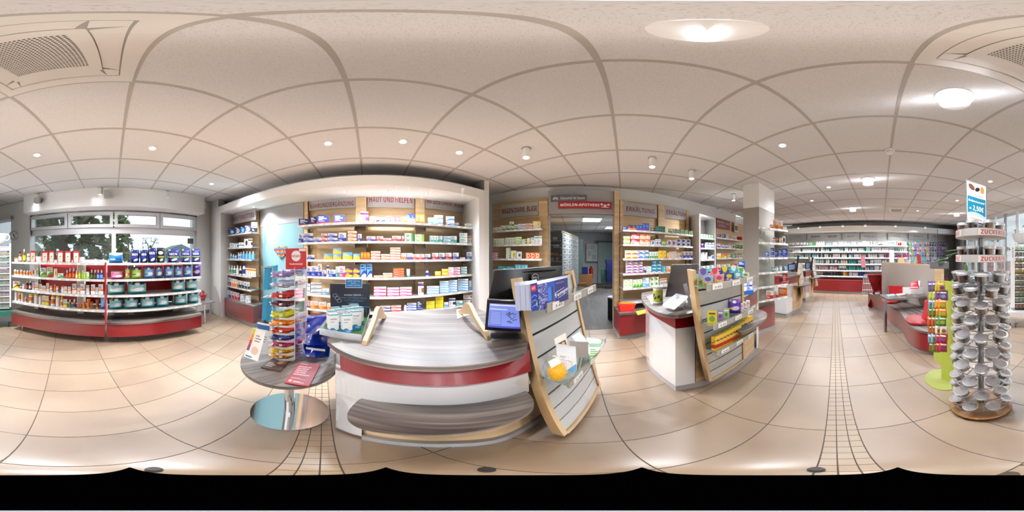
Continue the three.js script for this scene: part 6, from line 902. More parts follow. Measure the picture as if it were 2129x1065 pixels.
  [[722, 666, 17, 34, 1], [738, 664, 17, 36, 1], [700, 667, 17, 33, 1], [748, 671, 17, 37, 0], [730, 674, 18, 38, 0], [692, 679, 18, 38, 0], [708, 676, 17, 38, 0], [742, 682, 19, 40, 0], [723, 691, 20, 41, 0], [695, 690, 20, 41, 0]].forEach(([u, v, w, h], i) => { const c = plan(H, [[u, v + 9]])[0]; product('b', 'drops', c, H + 0.013, w, h, `white and blue eye drop box, ${ordw[i]} counted from the back of the tray`, 'eye drop boxes in the counter tray', { hint: t, turn: 0.25, depth: 0.05, name: 'eye_drop_box', cat: 'box' }); });
}
// ------------------------------------------------------------------ second counter
{
  const H = 0.97, t = tOf(1450);
  const top = [...smooth([[0.2, 1.95], [0.17, 1.68], [0.2, 1.38], [0.27, 1.2], [0.38, 1.125], [0.52, 1.14]], 4), ...smooth([[1.0, 1.24], [1.45, 1.42], [1.66, 1.56], [1.78, 1.72]], 4), [1.75, 2.0], [1.3, 2.25], [0.6, 2.15]];
  const T = thing('sales_counter', 'second grey-topped counter with white side before the cold remedy shelves', 'counter', [0.8, 0, 1.6], undefined, t);
  part(T, 'counter_top', prism(top, H - 0.03, H, 0.3), M.grey, { hint: t, max: 0.14 });
  const foot = [[0.24, 1.9], [0.25, 1.664], [0.393, 1.237], [0.62, 1.225], [1.095, 1.285], [1.514, 1.44], [1.7, 1.7], [1.6, 2.0]], inn = (p, f) => p.map(q => [0.9 + (q[0] - 0.9) * f, 1.7 + (q[1] - 1.7) * f]);
  part(T, 'red_band', prism(foot, 0.80, H - 0.031), M.red, { hint: t, max: 0.14 }); part(T, 'white_body', prism([foot[7], foot[0], foot[1], foot[2], [0.56, 1.228], [0.57, 1.32], [1.5, 1.75]], 0.085, 0.799), M.gloss, { hint: t, max: 0.14 });
  part(T, 'oak_front', prism([[0.57, 1.235], [0.72, 1.25], [1.12, 1.31], [1.48, 1.46], [1.4, 1.8], [0.6, 1.4]], 0.085, 0.60), M.oak, { hint: t, max: 0.14 }); part(T, 'white_panel', prism([[0.57, 1.228], [0.72, 1.232], [1.12, 1.292], [1.52, 1.455], [1.4, 1.8], [0.6, 1.4]], 0.60, 0.799), M.gloss, { hint: t, max: 0.14 });
  part(T, 'plinth', prism(inn(foot, 0.99), 0, 0.085), M.signGrey, { hint: t, max: 0.14 });
  part(T, 'ledge_shelf', prism(smooth(plan(0.74, [[1540, 692], [1556, 687], [1580, 672], [1594, 659], [1592, 649], [1577, 644], [1555, 655], [1530, 668]]), 4, true), 0.715, 0.74), M.grey, { hint: t, max: 0.1 });
  part(T, 'end_panel', prism([[1.5, 1.44], [1.56, 1.46], [1.72, 1.72], [1.6, 1.75]], 0.09, 0.8), M.gloss, { hint: t });
  const hint = tOf(1490), S = slatBoard([0.44, 1.30, 1.02], [1.02, 1.29, 1.16], [1.16, 0.16, 1.30], [0.655, 0.16, 1.19].map((x, i) => [0.655, 0.14, 1.17][i]), 'leaning slat board with sweets at the second counter', hint, 9);
  const s0 = glassShelf(S, 0.07, 0.14, '', 0.0, 1, hint), s1 = glassShelf(S, 0.34, 0.14, '', 0.03, 1, hint), s2 = glassShelf(S, 0.58, 0.14, '', 0.03, 1, hint);
  const kid = (bg, acc, x2) => ink(90, 120, (g, w, h) => { g.fillStyle = bg; g.fillRect(0, 0, w, h); g.fillStyle = acc; g.beginPath(); g.arc(45, 40, 26, 0, 7); g.fill(); g.fillStyle = x2; g.fillRect(0, 78, w, 42); g.fillStyle = '#f0c8a0'; g.beginPath(); g.arc(32, 80, 12, 0, 7); g.arc(62, 84, 12, 0, 7); g.fill(); g.fillStyle = '#d9402a'; g.fillRect(10, 96, 24, 14); g.fillStyle = '#f2e24a'; g.fillRect(48, 98, 26, 12); });
  const kp = [kid('#9fb8e6', '#6b4f9a', '#8cc63f'), kid('#f3a6b6', '#d83f5c', '#f2c64a'), kid('#1f3e8a', '#f0d12a', '#2f6fc0'), kid('#2fb0c0', '#e6f0f2', '#1f8f9a'), kid('#e6e0d0', '#58a84a', '#b86a3a')];
  [[1440, 561, 22], [1463, 561, 19], [1486, 560, 19], [1504, 558, 18], [1520, 565, 15]].forEach(([u, v, w], i) => { const pc = kp[i]; const c = s0.at([0.1, 0.29, 0.48, 0.67, 0.86][i], 0.62), hB = s0.h + 0.002, q = W(c[0], hB, c[1]), m = -q.z / K / PX, hT = [46, 42, 42, 40, 28][i]; const T2 = thing('sticker_box', `${['pale blue', 'pink', 'navy', 'turquoise', 'cream'][i]} rounded children's display box on the upper slat shelf`, 'display box', q, 'children\'s display boxes on the second counter');
    const sh = new THREE.Shape(); const W2 = w * m * 0.95, H2 = hT * m; sh.moveTo(-W2 / 2, 0); sh.lineTo(W2 / 2, 0); sh.lineTo(W2 / 2, H2 * 0.55); sh.absarc(0, H2 * 0.6, W2 * 0.42, 0, Math.PI, false); sh.lineTo(-W2 / 2, H2 * 0.55); sh.closePath(); const ex = new THREE.ExtrudeGeometry(sh, { depth: 0.012, bevelEnabled: false }), uvA = ex.attributes.uv, ps = ex.attributes.position; for (let k = 0; k < uvA.count; k++) uvA.setXY(k, pc.u0 + (pc.u1 - pc.u0) * Math.min(1, Math.max(0, ps.getX(k) / W2 + 0.5)), pc.v0 + (pc.v1 - pc.v0) * Math.min(1, Math.max(0, ps.getY(k) / (H2 * 1.02)))); ex.rotateY(-Math.atan2(q.x, -q.z)); part(T2, 'back_card', ex.translate(q.x, q.y, q.z - 0.08), pc.mat, { world: true });
    const fb = printBox(pc); fb.scale(W2, H2 * 0.45, 0.06); fb.rotateY(-Math.atan2(q.x, -q.z)); part(T2, 'front_tray', fb.translate(q.x, q.y, q.z), pc.mat, { world: true }); });
  const shelfItem = (S2, f, k, kind, code, w, h, label, o = {}) => { const c = S2.at(f, k); return product(kind, code, c, S2.h + 0.001, w, h, label, o.group || 'sweets on the slat board of the second counter', { hint, depth: 0.05, ...o }); };
  dress.pastille = ['yellow fruit', ink(80, 100, (g, w, h) => { g.fillStyle = '#efd52a'; g.fillRect(0, 0, w, h); g.fillStyle = '#7aa83a'; g.beginPath(); g.arc(40, 62, 24, 0, 7); g.fill(); g.fillStyle = '#5a4a20'; g.fillRect(14, 14, 52, 14); })]; dress.grape = ['lilac', ink(80, 100, (g, w, h) => { g.fillStyle = '#a58ac0'; g.fillRect(0, 0, w, h); g.fillStyle = '#5c3a86'; for (let i = 0; i < 5; i++) { g.beginPath(); g.arc(26 + (i % 3) * 14, 52 + Math.floor(i / 3) * 14, 8, 0, 7); g.fill(); } g.fillStyle = '#fff'; g.fillRect(12, 14, 56, 14); })]; dress.applep = ['light green', ink(80, 100, (g, w, h) => { g.fillStyle = '#b7c98a'; g.fillRect(0, 0, w, h); g.fillStyle = '#4f9a3a'; g.beginPath(); g.arc(40, 62, 20, 0, 7); g.fill(); g.fillStyle = '#fff'; g.fillRect(12, 14, 56, 14); })];
  shelfItem(s1, 0.08, 0.6, 'b', 'pastille', 20, 26, 'yellow fruit pastille box on the middle slat shelf'); shelfItem(s1, 0.24, 0.6, 'b', 'grape', 13, 20, 'lilac grape pastille box on the middle slat shelf'); shelfItem(s1, 0.36, 0.6, 'b', 'applep', 13, 20, 'light green apple pastille box on the middle slat shelf'); shelfItem(s1, 0.58, 0.5, 'r', 'purplep', 27, 30, 'purple sweet bag standing on the middle slat shelf', { depth: 0.08 }); for (let i = 0; i < 3; i++) shelfItem(s1, 0.76 + i * 0.09, 0.55, 'b', i % 2 ? 'crwk' : 'crwo', 8, 16, `${ordw[i]} small red bag from left on the middle slat shelf`);
  dress.dextro = ['yellow and red', ink(60, 80, (g, w, h) => { g.fillStyle = '#f2c21a'; g.fillRect(0, 0, w, h); g.fillStyle = '#c42a1a'; g.fillRect(0, 50, w, 22); g.save(); g.translate(30, 34); g.rotate(-0.3); txt(g, 'Dextro', 0, 0, 18, '#2a2060', 'bold italic'); g.restore(); })]; dress.dextrob = ['yellow and blue', ink(60, 80, (g, w, h) => { g.fillStyle = '#f2c21a'; g.fillRect(0, 0, w, h); g.fillStyle = '#2a3a9a'; g.fillRect(0, 8, w, 40); txt(g, 'Dextro', 30, 62, 16, '#2a2060', 'bold italic'); })];
  for (let i = 0; i < 13; i++) shelfItem(s2, 0.05 + i * 0.072, 0.55, 'b', i > 7 && i < 10 ? 'dextrob' : 'dextro', 8.6, 27 + (i > 9 ? 4 : 0), `${dress[i > 7 && i < 10 ? 'dextrob' : 'dextro'][0]} glucose pack, ${ordw[i] || '13th'} from left on the lower slat shelf`, { turn: -0.35, depth: 0.1, group: 'glucose packs on the lower slat shelf', name: 'glucose_pack' });
  // till monitor, card terminal, tin, drops stand
  const Mo = thing('till_monitor', 'black till monitor on the second counter', 'monitor', [...traced(1405, 620, 1.5)], undefined, hint); part(Mo, 'housing', slab4([[1397, 551, 1.38], [1452, 549, 1.62], [1440, 612, 1.6], [1383, 618, 1.34]], 0.04), M.blackPlastic, { hint }); part(Mo, 'stand_arm', slab4([[1420, 592, 1.4], [1428, 590, 1.4], [1440, 640, 1.34], [1433, 640, 1.34]], 0.03), M.signGrey, { hint });
  const kt2 = ink(120, 160, (g, w, h) => { g.fillStyle = '#dcdcdc'; g.fillRect(0, 0, w, h); g.fillStyle = '#1d2f8f'; g.fillRect(28, 14, 62, 36); g.fillStyle = '#777'; for (let j = 0; j < 4; j++) for (let i = 0; i < 4; i++) g.fillRect(22 + i * 21, 66 + j * 20, 14, 11); });
  const hT = H + 0.03, Tm = thing('card_terminal', 'white card terminal with blue display on the second counter', 'card terminal', [...plan(H, [[1400, 640]])[0].toSpliced(1, 0, H)], undefined, hint), q4 = [[1406, 613.5, 1.3], [1430, 619, 1.28], [1402, 644, 1.14], [1378, 637, 1.16]]; part(Tm, 'body', slab4(q4, 0.06, kt2), kt2.mat, { hint, max: 0.1 }); part(Tm, 'foot', prism(plan(H, [[1408, 632], [1426, 632], [1420, 645], [1400, 646]]), H + 0.001, H + 0.03), M.signGrey, { hint });
  { const c = plan(H, [[1368, 632]])[0], q = W(c[0], H + 0.001, c[1]), m = -q.z / K / PX, X = thing('tin_can', 'green and brown tin with clear lid on the second counter', 'tin', q); const kl = ink(160, 120, (g, w, h) => { g.fillStyle = '#a9bf3e'; g.fillRect(0, 0, w, h); g.fillStyle = '#d8dcc8'; g.fillRect(0, 0, w, 22); scribble(g, 14, 14, 60, 20, '#d8572a'); scribble(g, 94, 14, 60, 20, '#d8572a'); g.fillStyle = '#5a2a22'; for (const [x, y] of [[40, 76], [80, 84], [120, 72], [62, 60], [150, 90]]) { g.beginPath(); g.ellipse(x, y, 18, 12, -0.6, 0, 7); g.fill(); } }); const body = new THREE.CylinderGeometry(10 * m, 10 * m, 29 * m, 24, 1, true, -1.57 - 0.9, TAU), uvA = body.attributes.uv; for (let i = 0; i < uvA.count; i++) uvA.setXY(i, kl.u0 + (kl.u1 - kl.u0) * ((uvA.getX(i) * 2) % 1), kl.v0 + (kl.v1 - kl.v0) * uvA.getY(i)); part(X, 'tin', body.translate(q.x, q.y + 18 * m, q.z), kl.mat, { world: true }); for (const [n2, y0, y1, r, mt] of [['base_rim', 0, 3.5, 10.3, M.rail], ['lid', 32.5, 37, 10.4, phy('#e6ecee', 0.15)]]) part(X, n2, lathe([[0, y0], [r, y0], [r, y1], [0, y1]].map(p => [p[0] * m, p[1] * m]), 24).translate(q.x, q.y, q.z), mt, { world: true }); }
  { const a = plan(H, [[1345, 617], [1364, 612], [1366, 628], [1356, 634]]); solid('paper_note', prism(a, H + 0.001, H + 0.003), M.price, 'white sheet lying left of the tin on the second counter', 'paper', undefined, { hint }); }
  solid('leaflet_stand', slab4([[1535, 543, 2.0], [1549, 543, 2.0], [1549, 607, 2.0], [1535, 607, 2.0]], 0.02, ink(80, 140, (g, w, h) => { g.fillStyle = '#2c5fae'; g.fillRect(0, 0, w, h); lines(g, 10, 6, 60, 2, '#fff', 3, 6); g.fillStyle = '#16305f'; g.fillRect(8, 20, 64, 10); lines(g, 10, 38, 60, 3, '#cfe0f5', 2, 6); })), pages[0].mat, 'blue upright leaflet card at the back of the second counter', 'leaflet', undefined, { hint });
  { const U2 = new Unit(1550, 1.95); row(U2, 1.95, H + 0.02, 'second counter beside the column', 'b awls 1541 11 9 1 2; b awbs 1552 12 10 1 2', { hint }); const c = U2.P(U2.s(1554), 1.94); solid('card_box', ubox(U2, U2.s(1544), U2.s(1566), H + 0.001, H + 0.05, 1.86, 1.92), std('#2d64b8', 0.5), 'blue card box in front of the white cartons on the second counter', 'box', undefined, { hint }); solid('screen_foot', slab4([[1527, 592, 1.7], [1534, 588, 1.7], [1552, 605, 1.6], [1522, 607, 1.6]], 0.03), M.oakEdge, 'small oak foot on the second counter', 'screen foot', undefined, { hint }); }
}
// ------------------------------------------------------------------ counters farther down the aisle
for (const [k, A, B2, C2, D2, label, mon] of [[0, [2.88, 2.5], [2.95, 1.94], [3.5, 1.9], [4.0, 2.1], 'third counter with oak front behind the column', [1638, 1658]], [1, [4.35, 2.7], [4.4, 2.2], [4.9, 2.2], [5.4, 2.4], 'farthest counter with red band before the cosmetics shelves', [1674, 1688]]]) {
  const t = tOf(1650), T = thing('sales_counter', label, 'counter', [B2[0], 0, B2[1]], undefined, t), H = 0.97, poly = [A, B2, C2, D2, [D2[0], D2[1] + 0.5]], lo = [A, B2, [B2[0] + 0.25, B2[1] - 0.005], [B2[0] + 0.2, A[1]]];
  part(T, 'counter_top', prism(poly.map(p => [p[0] * 0.985, p[1] * 0.985]), H - 0.03, H), M.grey, { hint: t }); part(T, 'red_band', prism(poly, 0.79, H - 0.031), M.red, { hint: t }); part(T, 'white_body', prism(lo, 0.1, 0.789), M.gloss, { hint: t }); part(T, 'oak_front', prism([[B2[0] + 0.26, B2[1] - 0.004], C2, D2, [D2[0], D2[1] + 0.5], [B2[0] + 0.26, A[1]]], 0.1, 0.789), M.oak, { hint: t }); part(T, 'plinth', prism(poly.map(p => [p[0] * 1.003, p[1] * 1.003]), 0, 0.1), M.signGrey, { hint: t });
  const lp = disc([C2[0] + 0.05, C2[1] - 0.02], 0.32, 20, 0.2); part(T, 'ledge_shelf', prism(lp, 0.7, 0.725), M.grey, { hint: t });
  const r0 = Math.hypot(...B2) + 0.15, [m0, m1] = mon, X = thing('till_monitor', k ? 'small black till monitor on the farthest counter' : 'black till monitor on the third counter', 'monitor', [...traced((m0 + m1) / 2, 572, r0)], undefined, t); part(X, 'screen', slab4([[m0, k ? 546 : 549, r0], [m1, k ? 543 : 546, r0 + .2], [m1, k ? 558 : 562, r0 + .2], [m0, k ? 560 : 564, r0]], 0.05), M.blackPlastic, { hint: t }); part(X, 'picture', slab4([[m0 + 2, k ? 548 : 551, r0 - .02], [m1 - 3, k ? 546 : 549.5, r0 + .12], [m1 - 3, k ? 557 : 560, r0 + .12], [m0 + 2, k ? 558 : 562, r0 - .02]], 0.01), std('#6f86b8', 0.3), { hint: t }); part(X, 'handset', slab4([[m1, k ? 534 : 531, r0 + .1], [m1 + 3.5, k ? 536 : 532, r0 + .1], [m1, k ? 562 : 566, r0 + .1], [m1 - 4, k ? 562 : 566, r0 + .1]], 0.06), M.blackPlastic, { hint: t });
  const u0 = k ? 1683 : 1657, r1 = Math.hypot(...C2) - 0.12; const tr = (u, v, r) => traced(u, v, r); slatBoard(tr(u0, k ? 535 : 545, r1 + 0.15), tr(u0 + 10, k ? 538 : 550, r1 + 0.5), tr(u0 + 17, k ? 592 : 612, r1 + 0.35), tr(u0 + 14, k ? 594 : 618, r1 - 0.05), k ? 'leaning slat board at the farthest counter' : 'leaning slat board at the third counter', t, 6);
}
// ------------------------------------------------------------------ round table with the stocking display
{
  const t = tOf(602), c = bearing(602, 1.01), R = 0.3, h = 0.683;
  const T = thing('round_table', 'round grey wood table on a chrome foot left of the large counter', 'table', [c[0], 0, c[1]], undefined, t);
  part(T, 'table_top', prism(disc(c, R, 56), h - 0.028, h, -0.5), M.grey, { hint: t, max: 0.1 }); part(T, 'column', drum(c, 0.034, 0.02, h - 0.028, 20), M.chrome, { hint: t }); part(T, 'foot_plate', drum(c, 0.243, 0.006, 0.022, 56), M.chrome, { hint: t, max: 0.08 });
  // stocking display: clear frame with trays
  const lv = [[571, '#9a83c0', 'lilac'], [592, '#b9c9de', 'pale blue'], [615, '#c22a2a', 'red'], [632, '#5c2434', 'plum'], [655, '#c7c31e', 'yellow green'], [671, '#ee8a1c', 'orange'], [687, '#d8472a', 'red orange'], [702, '#2b3f8f', 'blue'], [716, '#cf2a63', 'pink'], [729, '#f0c01e', 'yellow'], [740, '#e7a51c', 'amber']];
  const D = thing('stocking_stand', 'clear tray stand of coloured pouches with red header on the round table', 'display stand', [...plan(h, [[600, 742]])[0].toSpliced(1, 0, h)], undefined, t), r0 = 1.0;
  const kh = ink(200, 180, (g, w, h2) => { g.fillStyle = '#c01f26'; g.fillRect(0, 0, w, h2); g.fillStyle = '#f2eeee'; g.beginPath(); g.arc(100, 66, 46, 0, 7); g.fill(); txt(g, 'intact', 100, 66, 34, '#b01f2a', 'bold'); g.fillStyle = '#f0e9e0'; g.fillRect(128, 4, 66, 22); txt(g, 'Traubenzucker', 100, 134, 18, '#fff'); lines(g, 20, 150, 150, 1, '#9a141a', 4); }, 1);
  part(D, 'header_card', slab4([[594, 517, 1.12], [637, 516, 1.12], [637, 560, 1.12], [594, 560, 1.12]], 0.008, kh), kh.mat, { hint: t, max: 0.1, label: 'red header card with white circle' });
  for (const [u, v0, v1, r] of [[566, 553, 742, 1.0], [612, 556, 748, 0.94], [636, 552, 738, 1.12]]) part(D, 'upright', slab4([[u, v0, r], [u + 1.6, v0, r], [u + 1.6, v1, r], [u, v1, r]], 0.02), phy('#dfe6ea', 0.1, { transmission: 0.5, thickness: 0 }), { hint: t });
  part(D, 'side_pane', slab4([[613, 560, 0.945], [636, 556, 1.12], [636, 738, 1.12], [613, 748, 0.945]], 0.004), M.acrylic, { hint: t });
  for (const [u, v] of [[628, 590], [630, 660]]) { const q = ink(80, 60, (g, w, h2) => { g.fillStyle = '#e8e4e4'; g.beginPath(); g.ellipse(40, 30, 38, 28, 0, 0, 7); g.fill(); txt(g, 'intact', 40, 30, 24, '#b01f2a'); }); part(D, 'side_label', slab4([[u - 9, v - 9, 1.0], [u + 8, v - 13, 1.05], [u + 8, v + 8, 1.05], [u - 9, v + 12, 1.0]], 0.003, q), q.mat, { hint: t }); }
  lv.forEach(([v, col, nm], i) => {
    part(D, 'tray', ruled([traced(568, v - 1, 1.0), traced(580, v + 6, 0.97), traced(598, v + 7, 0.95), traced(612, v + 2, 0.945)], [traced(568, v + 8, 1.0), traced(580, v + 10, 0.97), traced(598, v + 11, 0.95), traced(612, v + 10, 0.945)], 0.003), phy('#eef2f4', 0.08, { transmission: 0.7, thickness: 0 }), { hint: t });
    for (let k = 0; k < 3; k++) {
      const u = 589 + (k - 1) * 12, p = bearing(u, 1.0), hh = traced(u, v + 7 - k * 2, 1.0)[1], q = W(p[0], hh, p[1]), m = -q.z / K / PX, g = new THREE.SphereGeometry(1, 26, 18), ps = g.attributes.position; for (let j = 0; j < ps.count; j++) { const f = 1 + 0.7 * (vnoise(ps.getX(j) * 4 + 9 + i, ps.getY(j) * 4 + k * 3 + 9, 32, 600 + i) - 0.5); ps.setXYZ(j, ps.getX(j) * f * 18 * m, (ps.getY(j) * f * 7.5 + 6) * m, ps.getZ(j) * f * 0.06); } g.computeVertexNormals(); g.rotateY(-Math.atan2(q.x, -q.z)); g.rotateZ((k - 1) * 0.1);
      const x = solid('sweet_pouch', g.translate(q.x, q.y, q.z - 0.03), phy(col, 0.3, { clearcoat: 0.5 }), `${nm} shiny pouch, ${['left', 'middle', 'right'][k]} one in the stand's ${ordw[i]} tray from top`, 'pouch', 'pouches in the clear tray stand', { world: true });
      const lb = new THREE.BoxGeometry(6 * m, 4 * m, 0.004); if (k === 1) { part(x, 'pouch_label', lb.translate(q.x, q.y + 5 * m, q.z + 0.035), M.price, { world: true }); }
    }
  });
  for (const [k, v] of [[0, 556], [1, 619]]) part(D, 'hook', rod(traced(544, v, 1.16), traced(568, v, 1.02), 0.004, 6), M.wire, { hint: t });
  // turquoise bags at the left side, blue pack behind, brochures
  for (let i = 0; i < 2; i++) for (let k = 0; k < 3; k++) { const v1 = i ? 665 : 602, v0 = i ? 616 : 553, u = 544 + k * 9 + (i ? 0 : 3); solid('turquoise_bag', slab4([[u + 3, v0 + k * -1 + 3, 1.15 - k * .01], [u + 13, v0 - k, 1.15 - k * .01], [u + 10, v1 - k, 1.15 - k * .01], [u, v1 + 2, 1.15 - k * .01]], 0.03), std(['#1590b8', '#0f7fa6', '#1aa0c6'][k], 0.4), `${ordw[k]} turquoise bag from left in the ${i ? 'lower' : 'upper'} side row of the pouch stand`, 'bag', 'turquoise bags beside the pouch stand', { hint: t }); }
  const bluePack = (k, v0, v1, u0, u1, lab) => { const g = slab4([[u0, v0, 1.08], [u1, v0 - 3, 1.08], [u1 + 1, v1, 1.03], [u0 - 1, v1 + 2, 1.03]], 0.05), b = bend(g, t, 0.02), ps = b.attributes.position; for (let i = 0; i < ps.count; i++) { const w = 0.1 * (vnoise(ps.getX(i) * 22 + 60, ps.getY(i) * 26 + 60, 128, 700 + k) - 0.5); ps.setZ(i, ps.getZ(i) + w); ps.setX(i, ps.getX(i) + w * 0.2); } b.computeVertexNormals(); return solid('blue_foil_pack', toCreasedNormals(b, 0.9), phy('#1b3fc0', 0.2, { clearcoat: 0.6 }), lab, 'foil pack', 'blue foil packs on the round table', { world: true }); };
  bluePack(0, 661, 692, 637, 679, 'upper crinkled blue foil pack right of the pouch stand'); bluePack(1, 690, 716, 636, 682, 'middle crinkled blue foil pack right of the pouch stand'); bluePack(2, 714, 748, 633, 684, 'lower crinkled blue foil pack right of the pouch stand');
  solid('foil_label', slab4([[636, 722, 1.015], [676, 727, 1.015], [676, 731, 1.012], [636, 726, 1.012]], 0.003), M.price, 'thin white strip on the lower blue foil pack', 'label', undefined, { hint: t });
  const kb1 = ink(90, 160, (g, w, h2) => { g.fillStyle = '#efece6'; g.fillRect(0, 0, w, h2); ['#c9c31a', '#e8821c', '#c23a2a', '#7a2a6a'].forEach((c2, i) => { g.fillStyle = c2; g.fillRect(0, i * 30, 20, 30); }); lines(g, 34, 30, 46, 3, '#7a7470', 5, 14); g.fillStyle = '#d9b49a'; g.beginPath(); g.arc(54, 112, 22, 0, 7); g.fill(); g.fillStyle = '#2a5fae'; g.fillRect(8, 146, 40, 8); }), kb2 = ink(80, 130, (g, w, h2) => { g.fillStyle = '#e3e6ea'; g.fillRect(0, 0, w, h2); g.fillStyle = '#2f5f9a'; g.fillRect(0, 6, w, 22); lines(g, 10, 46, 60, 4, '#8a929c', 4, 12); });
  const br = thing('brochure_rack', 'clear brochure holder at the left edge of the round table', 'holder', [...plan(h, [[530, 745]])[0].toSpliced(1, 0, h)], undefined, t); part(br, 'front_pane', slab4([[512, 700, 0.9], [545, 706, 0.9], [545, 752, 0.86], [506, 742, 0.88]], 0.003), M.acrylic, { hint: t }); part(br, 'back_pane', slab4([[536, 662, 1.0], [563, 668, 1.0], [562, 738, 0.95], [536, 732, 0.95]], 0.003), M.acrylic, { hint: t });
  solid('brochure', slab4([[527, 683, 0.92], [552, 690, 0.92], [536, 752, 0.88], [507, 741, 0.9]], 0.01, kb1), kb1.mat, 'white brochure with a coloured side stripe in the clear holder', 'brochure', undefined, { hint: t, max: 0.1 }); solid('brochure', slab4([[535, 671, 0.99], [561, 676, 0.99], [556, 735, 0.95], [540, 728, 0.95]], 0.01, kb2), kb2.mat, 'pale brochure with a blue headline behind the white one', 'brochure', undefined, { hint: t, max: 0.1 });
  const flat = (pts, k, hh) => { const P = plan(hh, pts).map(p => V(p, hh)), Q = plan(hh, pts).map(p => V(p, hh - 0.008)), e = [[k.u0 + .001, k.v0 + .001], [k.u0 + .002, k.v0 + .002]]; return merge([quad(P[3], P[2], P[1], P[0], [k.u0, k.v0], [k.u1, k.v1]), quad(Q[3], Q[2], P[2], P[3], ...e), quad(Q[2], Q[1], P[1], P[2], ...e), quad(Q[0], Q[3], P[3], P[0], ...e)]); };
  const km = ink(140, 110, (g, w, h2) => { g.fillStyle = '#4a2a1c'; g.fillRect(0, 0, w, h2); g.fillStyle = '#b86a3a'; g.beginPath(); g.arc(90, 40, 26, 0, 7); g.fill(); g.fillStyle = '#2c1a14'; g.beginPath(); g.arc(60, 48, 18, 0, 7); g.fill(); lines(g, 12, 66, 70, 3, '#e9dfd2', 5, 11); }), kf = ink(160, 240, (g, w, h2) => { g.fillStyle = '#b3162a'; g.fillRect(0, 0, w, h2); g.fillStyle = '#fff'; g.font = 'bold 17px sans-serif'; ['GESUND.DE', 'DAS NEUE', 'ZUHAUSE', 'FÜR IHRE', 'GESUNDHEIT!'].forEach((s, i) => g.fillText(s, 16, 62 + i * 22)); lines(g, 16, 178, 110, 2, '#f0d0d4', 3, 8); g.fillRect(16, 204, 20, 20); lines(g, 46, 210, 80, 2, '#fff', 4, 8); g.fillRect(16, 22, 60, 4); });
  solid('magazine', flat([[576, 738], [608, 742], [583, 772], [542, 763]], km, h + 0.012), km.mat, 'brown health magazine lying on the round table', 'magazine', undefined, { hint: t, max: 0.06 }); solid('flyer_stack', flat([[622, 752], [666, 757], [642, 803], [591, 795]], kf, h + 0.012), kf.mat, 'stack of dark red flyers at the front of the round table', 'flyer', undefined, { hint: t, max: 0.06 });
}
